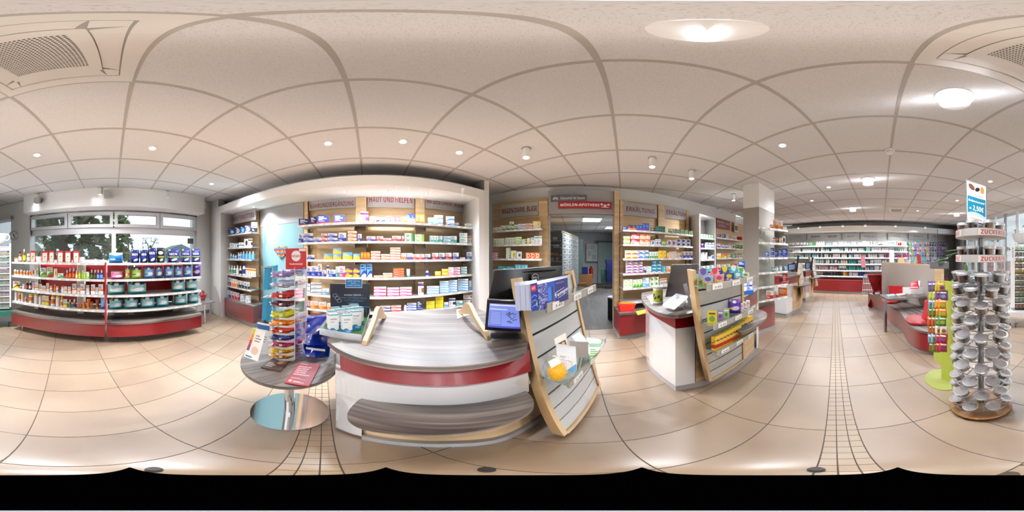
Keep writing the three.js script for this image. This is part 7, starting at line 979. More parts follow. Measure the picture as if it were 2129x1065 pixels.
// ------------------------------------------------------------------ waiting bench with partition
{
  const t = tOf(1880), hB = 0.4;
  const front = smooth([[4.35, 0.35], [4.0, 0.06], [3.55, -0.09], [3.15, -0.16], [2.8, -0.32], [2.5, -0.36], [2.25, -0.38], [2.05, -0.46], [1.9, -0.66], [1.86, -0.95]], 5), back = [[2.1, -1.25], [3.0, -0.95], [4.2, -0.3], [4.5, 0.1]];
  const T = thing('waiting_bench', 'curved red waiting bench with grey seat before the partition', 'bench', [3, 0, -0.4], undefined, t), inset = p => { const r = Math.hypot(...p), k = (r + 0.05) / r; return [p[0] * k, p[1] * k]; };
  part(T, 'seat', prism([...front, ...back], hB - 0.03, hB, 0.4), M.grey, { hint: t, max: 0.14 }); part(T, 'curved_front', prism([...front.map(p => { const r = Math.hypot(...p), k = (r + 0.015) / r; return [p[0] * k, p[1] * k]; }), ...back], 0.07, hB - 0.03), M.red, { hint: t, max: 0.14 }); part(T, 'plinth', prism([...front.map(inset), ...back], 0, 0.07), M.signGrey, { hint: t, max: 0.14 });
  const P0 = bearing(1833, 4.6), P1 = bearing(1946, 3.0), hp = EYE + 3.3 * Math.tan((532.5 - 548) / PX), e = [P1[0] - P0[0], P1[1] - P0[1]], L = Math.hypot(...e), nn = [e[1] / L * 0.06, -e[0] / L * 0.06];
  const bq = [P0, P1, [P1[0] - nn[0], P1[1] - nn[1]], [P0[0] - nn[0], P0[1] - nn[1]]], bow = (h0, h1) => { const m = [(P0[0] + P1[0]) / 2 * 0.965, (P0[1] + P1[1]) / 2 * 0.965], f = smooth([P0, m, P1], 10), b = f.map(p => { const r = Math.hypot(...p), k = (r + 0.06) / r; return [p[0] * k, p[1] * k]; }).reverse(); return prism([...f, ...b], h0, h1); };
  const W2 = thing('divider_panel', 'curved beige partition behind the waiting bench', 'partition', [P0[0], 0, P0[1]], undefined, t); part(W2, 'panel', bow(0.02, 1.235), M.beigePanel, { hint: t, max: 0.14 }); part(W2, 'top_edge', bow(1.235, 1.26), M.oakEdge, { hint: t, max: 0.14 });
  const cushion = (u, v, R, label) => { const c = onPlane(u, v, hB), g = lathe([[0, 0], [R * 0.94, 0], [R, 0.012], [R, 0.04], [R * 0.93, 0.052], [0, 0.056]], 32); g.translate(c[0], hB + 0.002, -c[1]); return solid('seat_cushion', g, phy('#b3101c', 0.35), label, 'cushion', 'round red seat cushions on the bench', { hint: t, max: 0.1 }); };
  cushion(1852, 627, 0.2, 'round red seat cushion at the far end of the bench'); cushion(1910, 668, 0.19, 'round red seat cushion at the near end of the bench');
  const pil = (pts, label) => { const g = bend(slab4(pts, 0.1), t, 0.05), b = g; const ps = b.attributes.position; g.computeBoundingBox(); const c = g.boundingBox.getCenter(new THREE.Vector3()); for (let i = 0; i < ps.count; i++) ps.setZ(i, ps.getZ(i) + 0.06 * Math.cos((ps.getY(i) - c.y) * 6)); b.computeVertexNormals(); return solid('back_pillow', b, M.redCloth, label, 'pillow', 'red pillows on the bench', { world: true }); };
  pil([[1843, 595, 3.7], [1873, 596, 3.55], [1872, 620, 3.5], [1845, 619, 3.65]], 'red square pillow leaning on the partition'); pil([[1916, 628, 2.5], [1937, 619, 2.3], [1934, 662, 2.25], [1912, 664, 2.4]], 'red pillow standing on edge at the near end of the bench');
  // small table before the bench
  const hT = 0.66, tp = plan(hT, [[1829, 613], [1907, 608], [1926, 615], [1844, 622]]), Tb = thing('bench_table', 'narrow grey table on one steel leg beside the waiting bench', 'table', [...onPlane(1841, 690, 0).toSpliced(1, 0, 0)], undefined, t); part(Tb, 'table_top', prism(tp, hT - 0.035, hT), M.grey, { hint: t }); const lg = onPlane(1841, 690, 0); part(Tb, 'leg', rod([lg[0], 0, lg[1]], [lg[0], hT - 0.035, lg[1]], 0.028, 14), M.steel, { hint: t });
  const bk = onPlane(1898, 611, hT), q = W(bk[0], hT + 0.001, bk[1], t), m = -q.z / K / PX, Bk = thing('white_basket', 'white woven basket with brochures on the bench table', 'basket', q); const bg = new THREE.BoxGeometry(26 * m, 13 * m, 0.2); part(Bk, 'basket', bg.translate(q.x, q.y + 6.5 * m, q.z), M.white, { world: true });
  for (let i = 0; i < 4; i++) solid('brochure', slab4([[1893 + i * 4, 588 - i * 1.2, 3.0 + i * .02], [1907 + i * 2, 584, 3.0 + i * .02], [1909 + i, 600, 2.98 + i * .02], [1891 + i * 3, 601, 2.98 + i * .02]], 0.01, design(['cfrw', 'cwvr', 'awrp', 'crwp'][i])), pages[0].mat, `${ordw[i]} colourful brochure from left in the white basket`, 'brochure', 'brochures in the white basket', { hint: t });
  for (const [i, [u, v, w]] of [[1842, 614, 16], [1862, 612.5, 18]].entries()) solid('magazine', prism(plan(hT, [[u, v], [u + w, v - 2], [u + w + 4, v + 1.5], [u + 4, v + 3.5]]), hT + 0.001, hT + 0.012), std(i ? '#d8d0cc' : '#9ec7d0', 0.6), i ? 'pale open magazines in the middle of the bench table' : 'pale blue magazine at the left end of the bench table', 'magazine', undefined, { hint: t });
  // plant in grey pot on an oak post, red carton and other small things on the partition
  const pp = bearing(1953, 2.45), hp2 = EYE + 2.45 * Math.tan((532.5 - 559) / PX), Po = thing('oak_post', 'short oak post at the end of the partition', 'post', [pp[0], 0, pp[1]], undefined, t); part(Po, 'post', drum(pp, 0.075, 0, hp2, 4), M.oak, { hint: t, crease: 0.2 });
  const qp = W(pp[0], hp2 + 0.001, pp[1], t), mp = -qp.z / K / PX, Or = thing('orchid', 'green leaved orchid in a grey pot on the oak post', 'plant', qp); const pg = new RoundedBoxGeometry(22 * mp, 15 * mp, 22 * mp, 2, 0.01); part(Or, 'pot', pg.translate(qp.x, qp.y + 7.5 * mp, qp.z), M.soilPot, { world: true });
  const lf = std('#3b6a32', 0.4); for (const [a, L2, y] of [[0.5, 26, 12], [-0.6, 18, 8], [1.2, 20, 4], [0.2, 20, 22], [-0.3, 14, -14]]) { const g = new THREE.SphereGeometry(1, 12, 8); g.scale(L2 / 2 * mp, 1.2 * mp, 5 * mp); g.translate(L2 / 2 * mp, 0, 0); g.rotateZ(a * 0.7); g.rotateY(y > 0 ? -0.3 : 0.3); if (a < 0) g.rotateY(Math.PI); part(Or, 'leaf', g.translate(qp.x, qp.y + (14 + Math.max(0, y)) * mp, qp.z + 0.1), lf, { world: true }); }
  { const g = new THREE.SphereGeometry(1, 12, 8); g.scale(4 * mp, 13 * mp, 2 * mp); part(Or, 'leaf', g.translate(qp.x + 10 * mp, qp.y - 2 * mp, qp.z + 0.35), lf, { world: true }); const st = new THREE.CylinderGeometry(0.5 * mp, 0.5 * mp, 68 * mp, 6); part(Or, 'stem', st.translate(qp.x - 4 * mp, qp.y + 47 * mp, qp.z), M.bark, { world: true }); }
  const onTop = (n2, lab, cat, pts, mat, th = 0.06) => solid(n2, slab4(pts, th), mat, lab, cat, undefined, { hint: t });
  onTop('red_box', 'red carton standing on the partition', 'carton', [[1905, 528, 3.5], [1914, 529, 3.5], [1916, 550, 3.48], [1908, 550, 3.48]], M.redBack); onTop('display_card', 'white and blue card standing left on the partition', 'card', [[1849, 520, 4.4], [1859, 520, 4.4], [1859, 547, 4.4], [1849, 547, 4.4]], design('awlt').mat, 0.02); onTop('wooden_heart', 'small wooden ornament on the partition', 'ornament', [[1868, 536, 4.1], [1878, 536, 4.1], [1882, 548, 4.1], [1866, 548, 4.1]], M.oakEdge, 0.05);
  onTop('pink_poster', 'pink poster stand in front of the far shelves', 'poster', [[1789, 534, 5.2], [1798, 534, 5.2], [1800, 556, 5.2], [1791, 556, 5.2]], std('#e58a9a', 0.6), 0.02);
  // wire baskets
  const Bs = thing('red_wire_basket', 'tapered red wire basket at the far end of the bench', 'wire basket', [...onPlane(1815, 645, 0).toSpliced(1, 0, 0)], undefined, t), rd = std('#b81f2a', 0.5);
  const nd = [[1804, 572], [1832, 572], [1831, 602], [1817, 606], [1805, 636], [1826, 650], [1832, 648]].map(([u, v]) => traced(u, v, 4.3)); for (const [a, b] of [[0, 1], [1, 2], [0, 3], [1, 3], [2, 3], [3, 4], [3, 5], [4, 5], [2, 6], [5, 6], [1, 6]]) part(Bs, 'wire', rod(nd[a], nd[b], 0.018, 5), rd, { hint: t });
  part(Bs, 'mesh_side', (() => { const f = [0, 1, 2, 3].map(i => v3(nd[i])); return merge([quad(f[3], f[2], f[1], f[0]), quad(f[0], f[1], f[2], f[3])]); })(), std('#9a1a24', 0.6), { hint: t }); part(Bs, 'mesh_side', (() => { const f = [3, 4, 5, 6].map(i => v3(nd[i])); return merge([quad(f[0], f[1], f[2], f[3]), quad(f[3], f[2], f[1], f[0])]); })(), std('#a81c28', 0.6), { hint: t });
  const Ws = thing('white_wire_basket', 'white wire basket left of the red one with rolled papers', 'wire basket', [...onPlane(1806, 616, 0).toSpliced(1, 0, 0)], undefined, t), wm = std('#d9d9d6', 0.4); for (let i = 0; i <= 6; i++) part(Ws, 'wire', rod(traced(1796 + i * 3.3, 572, 5), traced(1793 + i * 3.6, 615, 5), 0.012, 5), wm, { hint: t }); for (const v of [572, 590, 603, 615]) part(Ws, 'hoop', rod(traced(1796 - (v - 572) * 0.07, v, 4.98), traced(1816 + (v - 572) * 0.05, v, 4.98), 0.012, 5), wm, { hint: t });
}
// ------------------------------------------------------------------ sweets carousel, lime rack
{
  const c = [0.885, -0.62], t = TC + Math.atan2(c[0], c[1]), r = Math.hypot(...c), hV = v => EYE + r * Math.tan((532.5 - v) / PX), T = thing('sweets_carousel', 'round wire carousel of sweet tubs on an oak base', 'carousel', [c[0], 0, c[1]], undefined, t);
  part(T, 'base', drum(c, 0.205, 0.04, 0.07, 48), std('#b98550', 0.5), { hint: t, max: 0.08 }); for (let i = 0; i < 4; i++) part(T, 'castor', drum([c[0] + 0.17 * Math.cos(i * 1.57 + 0.5), c[1] + 0.17 * Math.sin(i * 1.57 + 0.5)], 0.025, 0.0, 0.04, 12), M.blackMatt, { hint: t });
  part(T, 'pole', drum(c, 0.022, 0.07, hV(470), 16), M.wire, { hint: t });
  const kz = ink(300, 40, (g, w, h2) => { g.fillStyle = '#b9b6b2'; g.fillRect(0, 0, w, h2); g.fillStyle = '#efe9e6'; g.fillRect(50, 3, 200, 34); txt(g, 'ZUCKERFREI', 150, 21, 30, '#c02a2a'); });
  const band = (hv, R) => { const P = [], U = [], n = 96; for (let i = 0; i < n; i++) { const f = k => { const a = k / n * TAU, x = c[0] + R * Math.cos(a), y = c[1] + R * Math.sin(a); return [x, y]; }; const [a, b] = [f(i), f(i + 1)], h0 = hv - 0.022, h1 = hv + 0.022, ua = 1 - (i % 32) / 32, ub = 1 - (i % 32 + 1) / 32, m = x => kz.u0 + (kz.u1 - kz.u0) * (1 - x); const q = [V(a, h0), V(b, h0), V(b, h1), V(a, h1)]; P.push(...q[0], ...q[1], ...q[2], ...q[0], ...q[2], ...q[3]); U.push(m(ua), kz.v0, m(ub), kz.v0, m(ub), kz.v1, m(ua), kz.v0, m(ub), kz.v1, m(ua), kz.v1); } const g = new THREE.BufferGeometry(); g.setAttribute('position', new THREE.Float32BufferAttribute(P, 3)); g.setAttribute('uv', new THREE.Float32BufferAttribute(U, 2)); return g; };
  for (const v of [489, 537]) { const h = hV(v); part(T, 'tray_floor', drum(c, 0.163, h - 0.02, h - 0.012, 40), M.rail, { hint: t, max: 0.06 }); part(T, 'tray_band', band(h, 0.166), kz.mat, { hint: t, max: 0.06, label: 'grey band with red ZUCKERFREI lettering' }); }
  const lvl = [583, 608, 637, 665, 695, 724, 751, 777, 802, 826];
  lvl.forEach((v, k) => { const h = hV(v), ring = (R, n = 28) => Array.from({ length: n }, (_, i) => [c[0] + R * Math.cos(i / n * TAU), h, c[1] + R * Math.sin(i / n * TAU)]); part(T, 'wire_ring', pipe(ring(0.19), 0.0028, 5, true, 64), M.wire, { hint: t, max: 0.05 }); part(T, 'wire_ring', pipe(ring(0.11, 18), 0.0025, 5, true, 40), M.wire, { hint: t, max: 0.05 }); for (let i = 0; i < 6; i++) { const a = (i + k * 0.5) / 6 * TAU; part(T, 'spoke', rod([c[0], h - 0.004, c[1]], [c[0] + 0.19 * Math.cos(a), h - 0.004, c[1] + 0.19 * Math.sin(a)], 0.0028, 5), M.wire, { hint: t }); } });
  // sign on top
  const ks = ink(200, 270, (g, w, h2) => { g.fillStyle = '#eef0f0'; g.fillRect(0, 0, w, h2); g.fillStyle = '#7a4a3a'; g.beginPath(); g.ellipse(50, 36, 34, 20, 0.4, 0, 7); g.fill(); g.fillStyle = '#c99a4a'; g.beginPath(); g.ellipse(160, 40, 20, 26, 0, 0, 7); g.fill(); g.fillStyle = '#2a1a1a'; g.beginPath(); g.ellipse(110, 44, 26, 14, -0.4, 0, 7); g.fill(); txt(g, 'Jetzt zugreifen!', 100, 88, 22, '#a52a3a', 'italic'); g.fillStyle = '#1682a2'; g.fillRect(6, 104, w - 12, 118); txt(g, 'Bonbon-Karussell', 100, 132, 20, '#fff'); txt(g, 'ab', 34, 186, 18, '#fff'); txt(g, '2,50€', 116, 180, 46, '#fff'); g.fillStyle = '#bfe0ea'; g.beginPath(); g.moveTo(6, 222); g.quadraticCurveTo(90, 190, 194, 226); g.lineTo(194, 236); g.lineTo(6, 236); g.fill(); txt(g, 'MÜHLEN-APOTHEKE', 96, 252, 13, '#a52a3a'); }, 1);
  const Sg = thing('price_sign', 'blue and white price sign 2,50€ on top of the carousel', 'sign', [c[0], hV(470), c[1]], undefined, t); part(Sg, 'poster', slab4([[2010, 376, r], [2050, 388, r], [2050, 467, r], [2011, 456, r]], 0.01, ks), ks.mat, { hint: t, max: 0.06 }); part(Sg, 'frame', slab4([[2007.5, 372, r + 0.012], [2052, 386, r + 0.012], [2052, 470, r + 0.012], [2009, 458.5, r + 0.012]], 0.012), M.alu, { hint: t });
  // tubs
  const dk = ['#3a2a26', '#4a3a36', '#6a4a3a', '#55504c', '#8a7a6c', '#a08a8a'].map(x => phy(x, 0.25, { clearcoat: 0.5 })), lidM = phy('#d2d6d8', 0.25, { clearcoat: 0.4 }), lbM = std('#c7bfc0', 0.6);
  const tubGeo = (prof, x, h, R, H2, tilt) => { const g = lathe(prof.map(p => [p[0] * 2 * R, p[1] * H2]), 20), a = Math.atan2(x[1] - c[1], x[0] - c[0]); g.rotateZ(-tilt); g.rotateY(a); return g.translate(x[0], h, -x[1]); };
  const PB = [[0, 0], [0.38, 0], [0.42, 0.04], [0.48, 0.78], [0.47, 0.8], [0, 0.8]], PL = [[0, 0.985], [0.4, 0.985], [0.42, 1.0], [0.53, 1.0], [0.535, 0.8], [0.49, 0.78]], PP = [[0, 0.998], [0.36, 0.998], [0.36, 0.987]];
  const tub = (x, h, R, H2, label, i, group, tilt) => { const T2 = thing('sweet_tub', label, 'sweet tub', [x[0], h, x[1]], group, t), o = { hint: t, max: 0.12, crease: 0.7 }; part(T2, 'tub', tubGeo(PB, x, h, R, H2, tilt), dk[i % dk.length], o); part(T2, 'lid', tubGeo(PL, x, h, R, H2, tilt), lidM, o); part(T2, 'lid_label', tubGeo(PP, x, h, R, H2, tilt), lbM, o); return T2; };
  const sd = Math.atan2(c[1], c[0]); let n = 0; const facing = a => { const d = [-(c[0]) / r, -(c[1]) / r]; return Math.cos(a) * d[0] + Math.sin(a) * d[1]; };
  const tier = ['583', '608', '637', '665', '695', '724', '751', '777', '802', '826'];
  lvl.forEach((v, k) => { const h = hV(v), cnt = 8; let m2 = 0; const list = []; for (let i = 0; i < cnt; i++) { const a = (i + (k % 2) * 0.5) / cnt * TAU + 0.2; if (facing(a) < -0.55) continue; list.push([Math.cos(a), Math.sin(a)]); } const lat2 = p => (p[0] * c[1] - p[1] * c[0]); list.sort((p, q) => lat2(q) - lat2(p)); list.reverse(); list.forEach((p, i) => tub([c[0] + p[0] * 0.145, c[1] + p[1] * 0.145], h + 0.006, 0.043, 0.058, `sweet tub with clear lid, ${ordw[i]} from left on the carousel's ${ordw[k]} wire tier from top`, k < 5 ? [0, 1, 0, 3, 2][(i + k) % 5] : 3 + (i + k) % 3, 'sweet tubs on the wire tiers of the carousel', 0.1 + k * 0.045)); });
  [489, 537].forEach((v, k) => { for (let i = 0, j = 0; i < 7; i++) { const a = i / 7 * TAU + 0.3; if (facing(a) < -0.3) continue; tub([c[0] + Math.cos(a) * 0.12, c[1] + Math.sin(a) * 0.12], hV(v) - 0.011, 0.037, 0.085, `dark sweet jar, ${ordw[j++]} one counted round the ${k ? 'lower' : 'upper'} banded tray of the carousel`, i % 2 ? 2 : 0, 'dark sweet jars on the banded trays', 0); } });
  // lime green rack with hanging sweet bags
  const lt = tOf(1955), lc = bearing(1960, 1.5), L = thing('lime_rack', 'lime green sweet bag rack with a flat oval foot behind the carousel', 'rack', [lc[0], 0, lc[1]], undefined, lt);
  part(L, 'foot', prism(disc(lc, 0.2, 32, 0.16), 0, 0.012), M.lime, { hint: lt, max: 0.08 }); part(L, 'back_panel', slab4([[1957, 584, 1.5], [1983, 586, 1.44], [1983, 800, 1.44], [1957, 806, 1.5]], 0.02), M.lime, { hint: lt }); part(L, 'side_panel', slab4([[1941, 588, 1.62], [1957, 584, 1.5], [1957, 760, 1.5], [1941, 750, 1.62]], 0.02), M.lime, { hint: lt });
  const bagC = ['#6d4a9a', '#c9a81c', '#e08a1c', '#5a7a2a', '#7a3f8c', '#b0c02a', '#c25a1c', '#7a9ab8', '#d8d0b8', '#c02a2a', '#3a8a4a', '#9a5a2a'];
  let bi = 0; for (let j = 0; j < 8; j++) for (let i = 0; i < 4; i++) { const u = 1937 + i * 7.5 + (j % 2) * 2, v = 588 + j * 18, k = (i < 2 ? [0, 5, 7, 3, 6, 11, 7, 3] : [1, 4, 2, 2, 10, 8, 9, 9])[j], rB = 1.46 - i * 0.04, p = bearing(u, rB), h1 = traced(u, v + 19, rB)[1], q = W(p[0], h1, p[1], lt), m = -q.z / K / PX; const kc = ink(40, 60, (g, w, h2) => { g.fillStyle = bagC[k]; g.fillRect(0, 0, w, h2); g.fillStyle = bagC[(k + 3) % 12]; g.beginPath(); g.arc(20, 36, 11, 0, 7); g.fill(); g.fillStyle = '#f3ecd8'; g.fillRect(6, 10, 28, 8); }); const g = pillow(kc); g.scale(13 * m, 21 * m, 0.05); g.rotateY(-Math.atan2(q.x, -q.z) + rr(-0.2, 0.2)); g.rotateZ(rr(-0.12, 0.12)); solid('sweet_bag', g.translate(q.x, q.y, q.z), kc.mat, `hanging sweet bag, ${ordw[i]} from left in the lime rack's ${ordw[j]} row from top`, 'sweet bag', 'sweet bags on the lime rack', { world: true }); }
}
// ------------------------------------------------------------------ shop front at the right, white roll rack across the seam
{
  const U = new Unit(2364, 3.28), t = tOf(2100), n = 3.28, s = u => U.s(u, n), H = (u, v) => U.h(u, v, n), top = H(2100, 436), hint = tOf(2120);
  struct('wall_entrance', [ubox(U, s(1972), s(2420), top, CEIL + 0.02, n, n + 0.25), ubox(U, s(1972), s(2003), 0, top, n, n + 0.25), ubox(U, s(2240), s(2420), 0, top, n, n + .25)], M.wall, { hint });
  const Wd = structure('window_2', [...(p => [p[0], 0, p[1]])(U.P(s(2100), n))]); const bx = (a, b, h0, h1) => ubox(U, s(a), s(b), h0, h1, n + 0.08, n + 0.14);
  part(Wd, 'window_frame', [bx(2003, 2240, top - 0.05, top), bx(2003, 2240, 0.02, 0.12)], M.white, { hint }); const fr = [2003, 2022, 2042, 2062, 2083, 2108, 2138, 2185, 2238]; for (const u of fr) part(Wd, 'mullion', bx(u, u + 3, 0.12, top - 0.05), u === 2083 ? M.signGrey : M.white, { hint }); for (let i = 0; i < fr.length - 1; i++) part(Wd, 'pane', ubox(U, s(fr[i] + 3), s(fr[i + 1]), 0.12, top - 0.05, n + 0.1, n + 0.102), M.glass, { hint });
  struct('ground_street', ubox(U, s(1972) - 2, s(2330), -0.3, 0.0, n + 0.25, 16), std('#a9adb0', 0.9), { hint });
  const gl = [std('#4f6a3c', 0.9), std('#6f8a52', 0.9)], P = gl.map(() => []), I = gl.map(() => []); for (let i = 0; i < 3000; i++) { const u = rr(2010, 2190), v = rr(470, 580), nn = rr(6, 8); if (fbm(u / 50 % 1, v / 50 % 1, 5, 2, 950) < 0.5) continue; const c = U.P(U.s(u, nn), nn), w = W(c[0], U.h(u, v, nn), c[1], hint), k = i % 2, o = P[k].length / 3, z = rr(0.05, 0.12), a = rnd() * 6; for (const [x, y] of [[1, 0], [0, 0.6], [-1, 0], [0, -0.6]]) P[k].push(w.x + z * (x * Math.cos(a) - y * Math.sin(a)), w.y + z * (x * Math.sin(a) + y * Math.cos(a)), w.z + rr(-0.02, 0.02)); I[k].push(o, o + 1, o + 2, o, o + 2, o + 3); }
  const g0 = U.P(U.s(2100, 6.5), 6.5), Tr = thing('street_bush', 'green bushes outside the glass shop front', 'bush', [g0[0], 0, g0[1]], undefined, hint); gl.forEach((m, k) => { const g = new THREE.BufferGeometry(); g.setAttribute('position', new THREE.Float32BufferAttribute(P[k], 3)); g.setAttribute('uv', new THREE.Float32BufferAttribute(new Float32Array(P[k].length / 3 * 2), 2)); g.setIndex(I[k]); g.computeVertexNormals(); part(Tr, 'foliage', g, m, { world: true, stuff: true }); });
  solid('street_wall', ubox(U, U.s(2020, 9), U.s(2120, 9), 0, 1.0, 9, 9.3), std('#b07a6a', 0.8), 'low brick-red wall outside the shop front', 'wall', undefined, { hint });
  // the rack stands right at the ends of the picture: its left part shows at the right edge, its right part at the left edge
  const rack = (d) => {
    const hnt = d ? tOf(5) : tOf(2124), R = new Unit(d ? -30 : 2099, 3.1), sh = d ? -2129 : 0, uA = 2101 + sh, uB = 2152 + sh, nR = 3.1, c = R.P(R.s((uA + uB) / 2), nR), hh = (v) => R.h(uA + 4, v, nR), T = thing('roll_rack', d ? 'white roll rack of small products at the left edge beside the clock' : 'white roll rack of small teas at the right edge on castors', 'rack', W(c[0], 0, c[1], hnt));
    const bx2 = (a, b, h0, h1, n0, n1) => ubox(R, R.s(a), R.s(b), h0, h1, n0, n1); part(T, 'side_panel', bx2(uA, uA + 9, hh(640), hh(506), nR, nR + 0.35), M.white, { hint: hnt }); part(T, 'side_panel', bx2(uB - 3, uB, hh(640), hh(506), nR, nR + 0.35), M.white, { hint: hnt }); part(T, 'base', bx2(uA - 6, uB + 2, hh(655), hh(646), nR - 0.1, nR + 0.4), d ? std('#1f6a5a', 0.5) : M.white, { hint: hnt });
    for (let j = 0; j < 11; j++) { const h = hh(520 + j * 12.2); part(T, 'shelf', bx2(uA + 9, uB - 3, h - 0.012, h, nR + 0.01, nR + 0.33), d ? M.white : M.blackMatt, { hint: hnt }); const code = ['fwmg', 'fcdg', 'awym', 'fcdo', 'cwym', 'fcod', 'fcgm', 'fcdo', 'fcgm', 'fwgm', 'fcrd'][j]; for (let k = 0; k < 5; k++) { const u = uA + 10 + k * 7.6; if (d ? u < -14 || u > 17 : u > 2136) continue; product('b', d ? ['fwps', 'fwys', 'fwgs', 'fwss'][j % 4] : code, R.P(R.s(u + 3.5, nR + 0.05), nR + 0.05), h + 0.001, 7, 7.5, `${d ? 'pale' : 'small'} tea carton, ${ordw[k]} from left on the ${d ? 'left' : 'right'} edge rack's ${ordw[j]} shelf`, 'cartons on the roll rack', { hint: hnt, name: 'tea_carton' }); } }
    for (const u of [uA - 3, uA + 12, uB - 3]) { const p = R.P(R.s(u, nR - 0.05), nR - 0.05); part(T, 'castor', drum(p, 0.035, 0.0, 0.09, 14), M.steel, { hint: hnt }); }
    if (!d) { const kx = ink(30, 160, (g, w, h2) => { g.fillStyle = '#f0f0ef'; g.fillRect(0, 0, w, h2); g.save(); g.translate(15, 80); g.rotate(-Math.PI / 2); txt(g, 'ARZNEITEE', 0, 0, 20, '#222'); g.restore(); }); solid('rack_lettering', slab4([[2103, 509, 3.08], [2108, 509, 3.08], [2108, 542, 3.08], [2103, 542, 3.08]], 0.004, kx), kx.mat, 'black upright lettering on the side of the white rack', 'lettering', undefined, { hint: hnt }); }
    // white cup-shaped ornament on top
    const p = R.P(R.s(2126 + sh, nR + 0.1), nR + 0.1), q = W(p[0], hh(507), p[1], hnt), m = -q.z / K / PX, Cp = thing('giant_cup', d ? 'big white cup ornament on the rack at the left edge' : 'big white cup ornament on the rack at the right edge', 'ornament', q); const cg = lathe([[0, 0], [7, 0], [8, 2], [15, 8], [19, 18], [19.5, 25], [18.5, 25], [14, 9], [0, 6]], 28); cg.scale(0.8 * m, 0.9 * m, 0.8 * m); part(Cp, 'cup', cg.translate(q.x, q.y, q.z), M.white, { world: true }); const hd = new THREE.TorusGeometry(6 * m, 1.1 * m, 8, 20); part(Cp, 'handle', hd.translate(q.x + 17 * m, q.y + 14 * m, q.z), M.white, { world: true });
  };
  rack(0); rack(1);
  const Lw = new Unit(235, 3.28); // door glass seen at the far left edge
  const D4 = structure('door_4', [...(p => [p[0], 0, p[1]])(Lw.P(Lw.s(5, 3.27), 3.27))]); part(D4, 'glass_panel', ubox(Lw, Lw.s(-60, 3.25), Lw.s(22, 3.25), 0.1, Lw.h(10, 458, 3.25), 3.35, 3.352), M.glass, { hint: -3 }); part(D4, 'door_frame', ubox(Lw, Lw.s(-60, 3.24), Lw.s(24, 3.24), Lw.h(10, 458, 3.24), Lw.h(10, 452, 3.24), 3.2, 3.27), M.white, { hint: -3 });
}
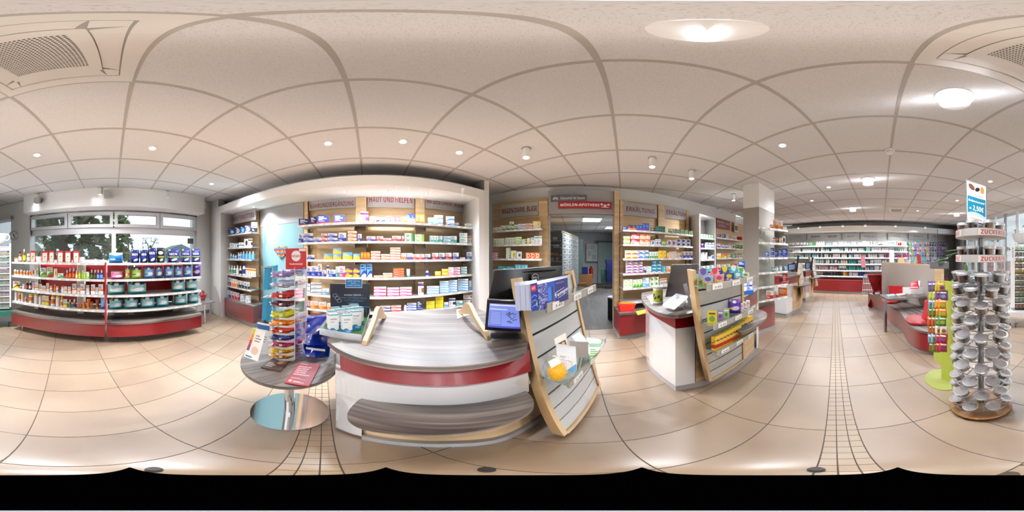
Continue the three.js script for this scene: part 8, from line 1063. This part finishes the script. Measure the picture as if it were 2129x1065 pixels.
// ------------------------------------------------------------------ ceiling fittings
{
  const cas = (hint, label) => {
    const x0 = cl(0), x1 = cl(1), y0 = cd(-1), y1 = cd(0), m = (f) => [[x0 + f, y0 + f], [x1 - f, y0 + f], [x1 - f, y1 - f], [x0 + f, y1 - f]], c = [(x0 + x1) / 2, (y0 + y1) / 2], h = CEIL;
    const T = thing('air_cassette', label, 'air conditioner', W(c[0], h - 0.03, c[1], hint)), o = { hint, max: 0.06 }, mt = std('#e6e1db', 0.45);
    const frame = (f0, f1, h0, h1) => { const a = m(f0), b = m(f1), g = []; for (let i = 0; i < 4; i++) { const j = (i + 1) % 4; g.push(prism([a[i], a[j], b[j], b[i]], h0, h1)); } return merge(g); };
    part(T, 'outer_frame', frame(0.004, 0.06, h - 0.012, h + 0.01), mt, o); part(T, 'recess', prism(m(0.06), h + 0.012, h + 0.02), std('#a39d96', 0.7), o);
    const fl = [[0.07, 0.13]]; for (let i = 0; i < 4; i++) { const a = m(0.066), b = m(0.125), j = (i + 1) % 4, mix = (p, q, f) => [p[0] + (q[0] - p[0]) * f, p[1] + (q[1] - p[1]) * f]; part(T, 'flap', prism([mix(a[i], a[j], 0.1), mix(a[i], a[j], 0.9), mix(b[i], b[j], 0.95), mix(b[i], b[j], 0.05)], h - 0.004, h + 0.008), mt, o); part(T, 'corner_cap', prism([a[i], mix(a[i], a[j], 0.095), b[i], mix(a[i], a[(i + 3) % 4], 0.095)], h - 0.006, h + 0.008), mt, o); }
    part(T, 'centre_panel', frame(0.128, 0.168, h - 0.03, h - 0.012), mt, o); part(T, 'grille_dark', prism(m(0.165), h - 0.016, h - 0.012), M.blackMatt, o);
    const n = 24, g2 = []; for (let i = 0; i <= n; i++) { const f = 0.17 + 0.285 * i / n, w = 0.002; g2.push(prism([[x0 + f - w, y0 + 0.168], [x0 + f + w, y0 + 0.168], [x0 + f + w, y1 - 0.168], [x0 + f - w, y1 - 0.168]], h - 0.024, h - 0.018)); part(T, 'grille_bar', g2.pop(), mt, o); part(T, 'grille_bar', prism([[x0 + 0.168, y0 + f - w], [x1 - 0.168, y0 + f - w], [x1 - 0.168, y0 + f + w], [x0 + 0.168, y0 + f + w]], h - 0.0245, h - 0.0185), mt, o); }
  };
  let tc = TC + Math.atan2((cl(0) + cl(1)) / 2, (cd(-1) + cd(0)) / 2); while (tc > Math.PI) tc -= TAU; const other = tc > 0 ? tc - TAU : tc + TAU;
  cas(tc < 0 ? tc : other, 'square air conditioning cassette in the ceiling at the left edge'); cas(tc < 0 ? other : tc, 'square air conditioning cassette in the ceiling at the right edge');
  { const c = ceilingPoint(1850, 313), T = thing('smoke_detector', 'white smoke detector on the ceiling above the bench', 'smoke detector', [c[0], CEIL - 0.05, c[1]]); part(T, 'base', drum(c, 0.055, CEIL - 0.015, CEIL, 24), M.white); part(T, 'chamber', drum(c, 0.038, CEIL - 0.05, CEIL - 0.015, 24), M.white); part(T, 'slot', drum(c, 0.0385, CEIL - 0.032, CEIL - 0.026, 24), M.signGrey); }
  { const a = plan(CEIL, [[1848, 433], [1880, 433], [1876, 441], [1851, 441]]), b = plan(CEIL, [[1852, 434.5], [1877, 434.5], [1873, 439.5], [1854, 439.5]]), T = thing('ceiling_vent', 'small white air vent in the ceiling before the far shelves', 'vent', [a[0][0], CEIL - 0.02, a[0][1]]); part(T, 'frame', prism(a, CEIL - 0.012, CEIL), M.white); part(T, 'grille', prism(b, CEIL - 0.016, CEIL - 0.012), std('#a79f96', 0.6)); }
  for (const [i, u] of [320, 1012, 1697].entries()) { const c = onPlane(u, 977, 0.02), T = thing('tripod_foot', `${['left', 'middle', 'right'][i]} dark rubber tripod foot at the lower edge`, 'tripod foot', [c[0], 0.001, c[1]], 'tripod feet'); const dm = std('#3c3734', 0.6); part(T, 'pad', drum(c, 0.022, 0.001, 0.03, 20), dm, { max: 0.02 }); part(T, 'collar', drum(c, 0.014, 0.03, 0.045, 16), M.blackMatt, { max: 0.02 }); part(T, 'ring', drum(c, 0.018, 0.045, 0.052, 16), dm, { max: 0.02 }); }
}
shade(scene);
renderer.render(scene, camera);
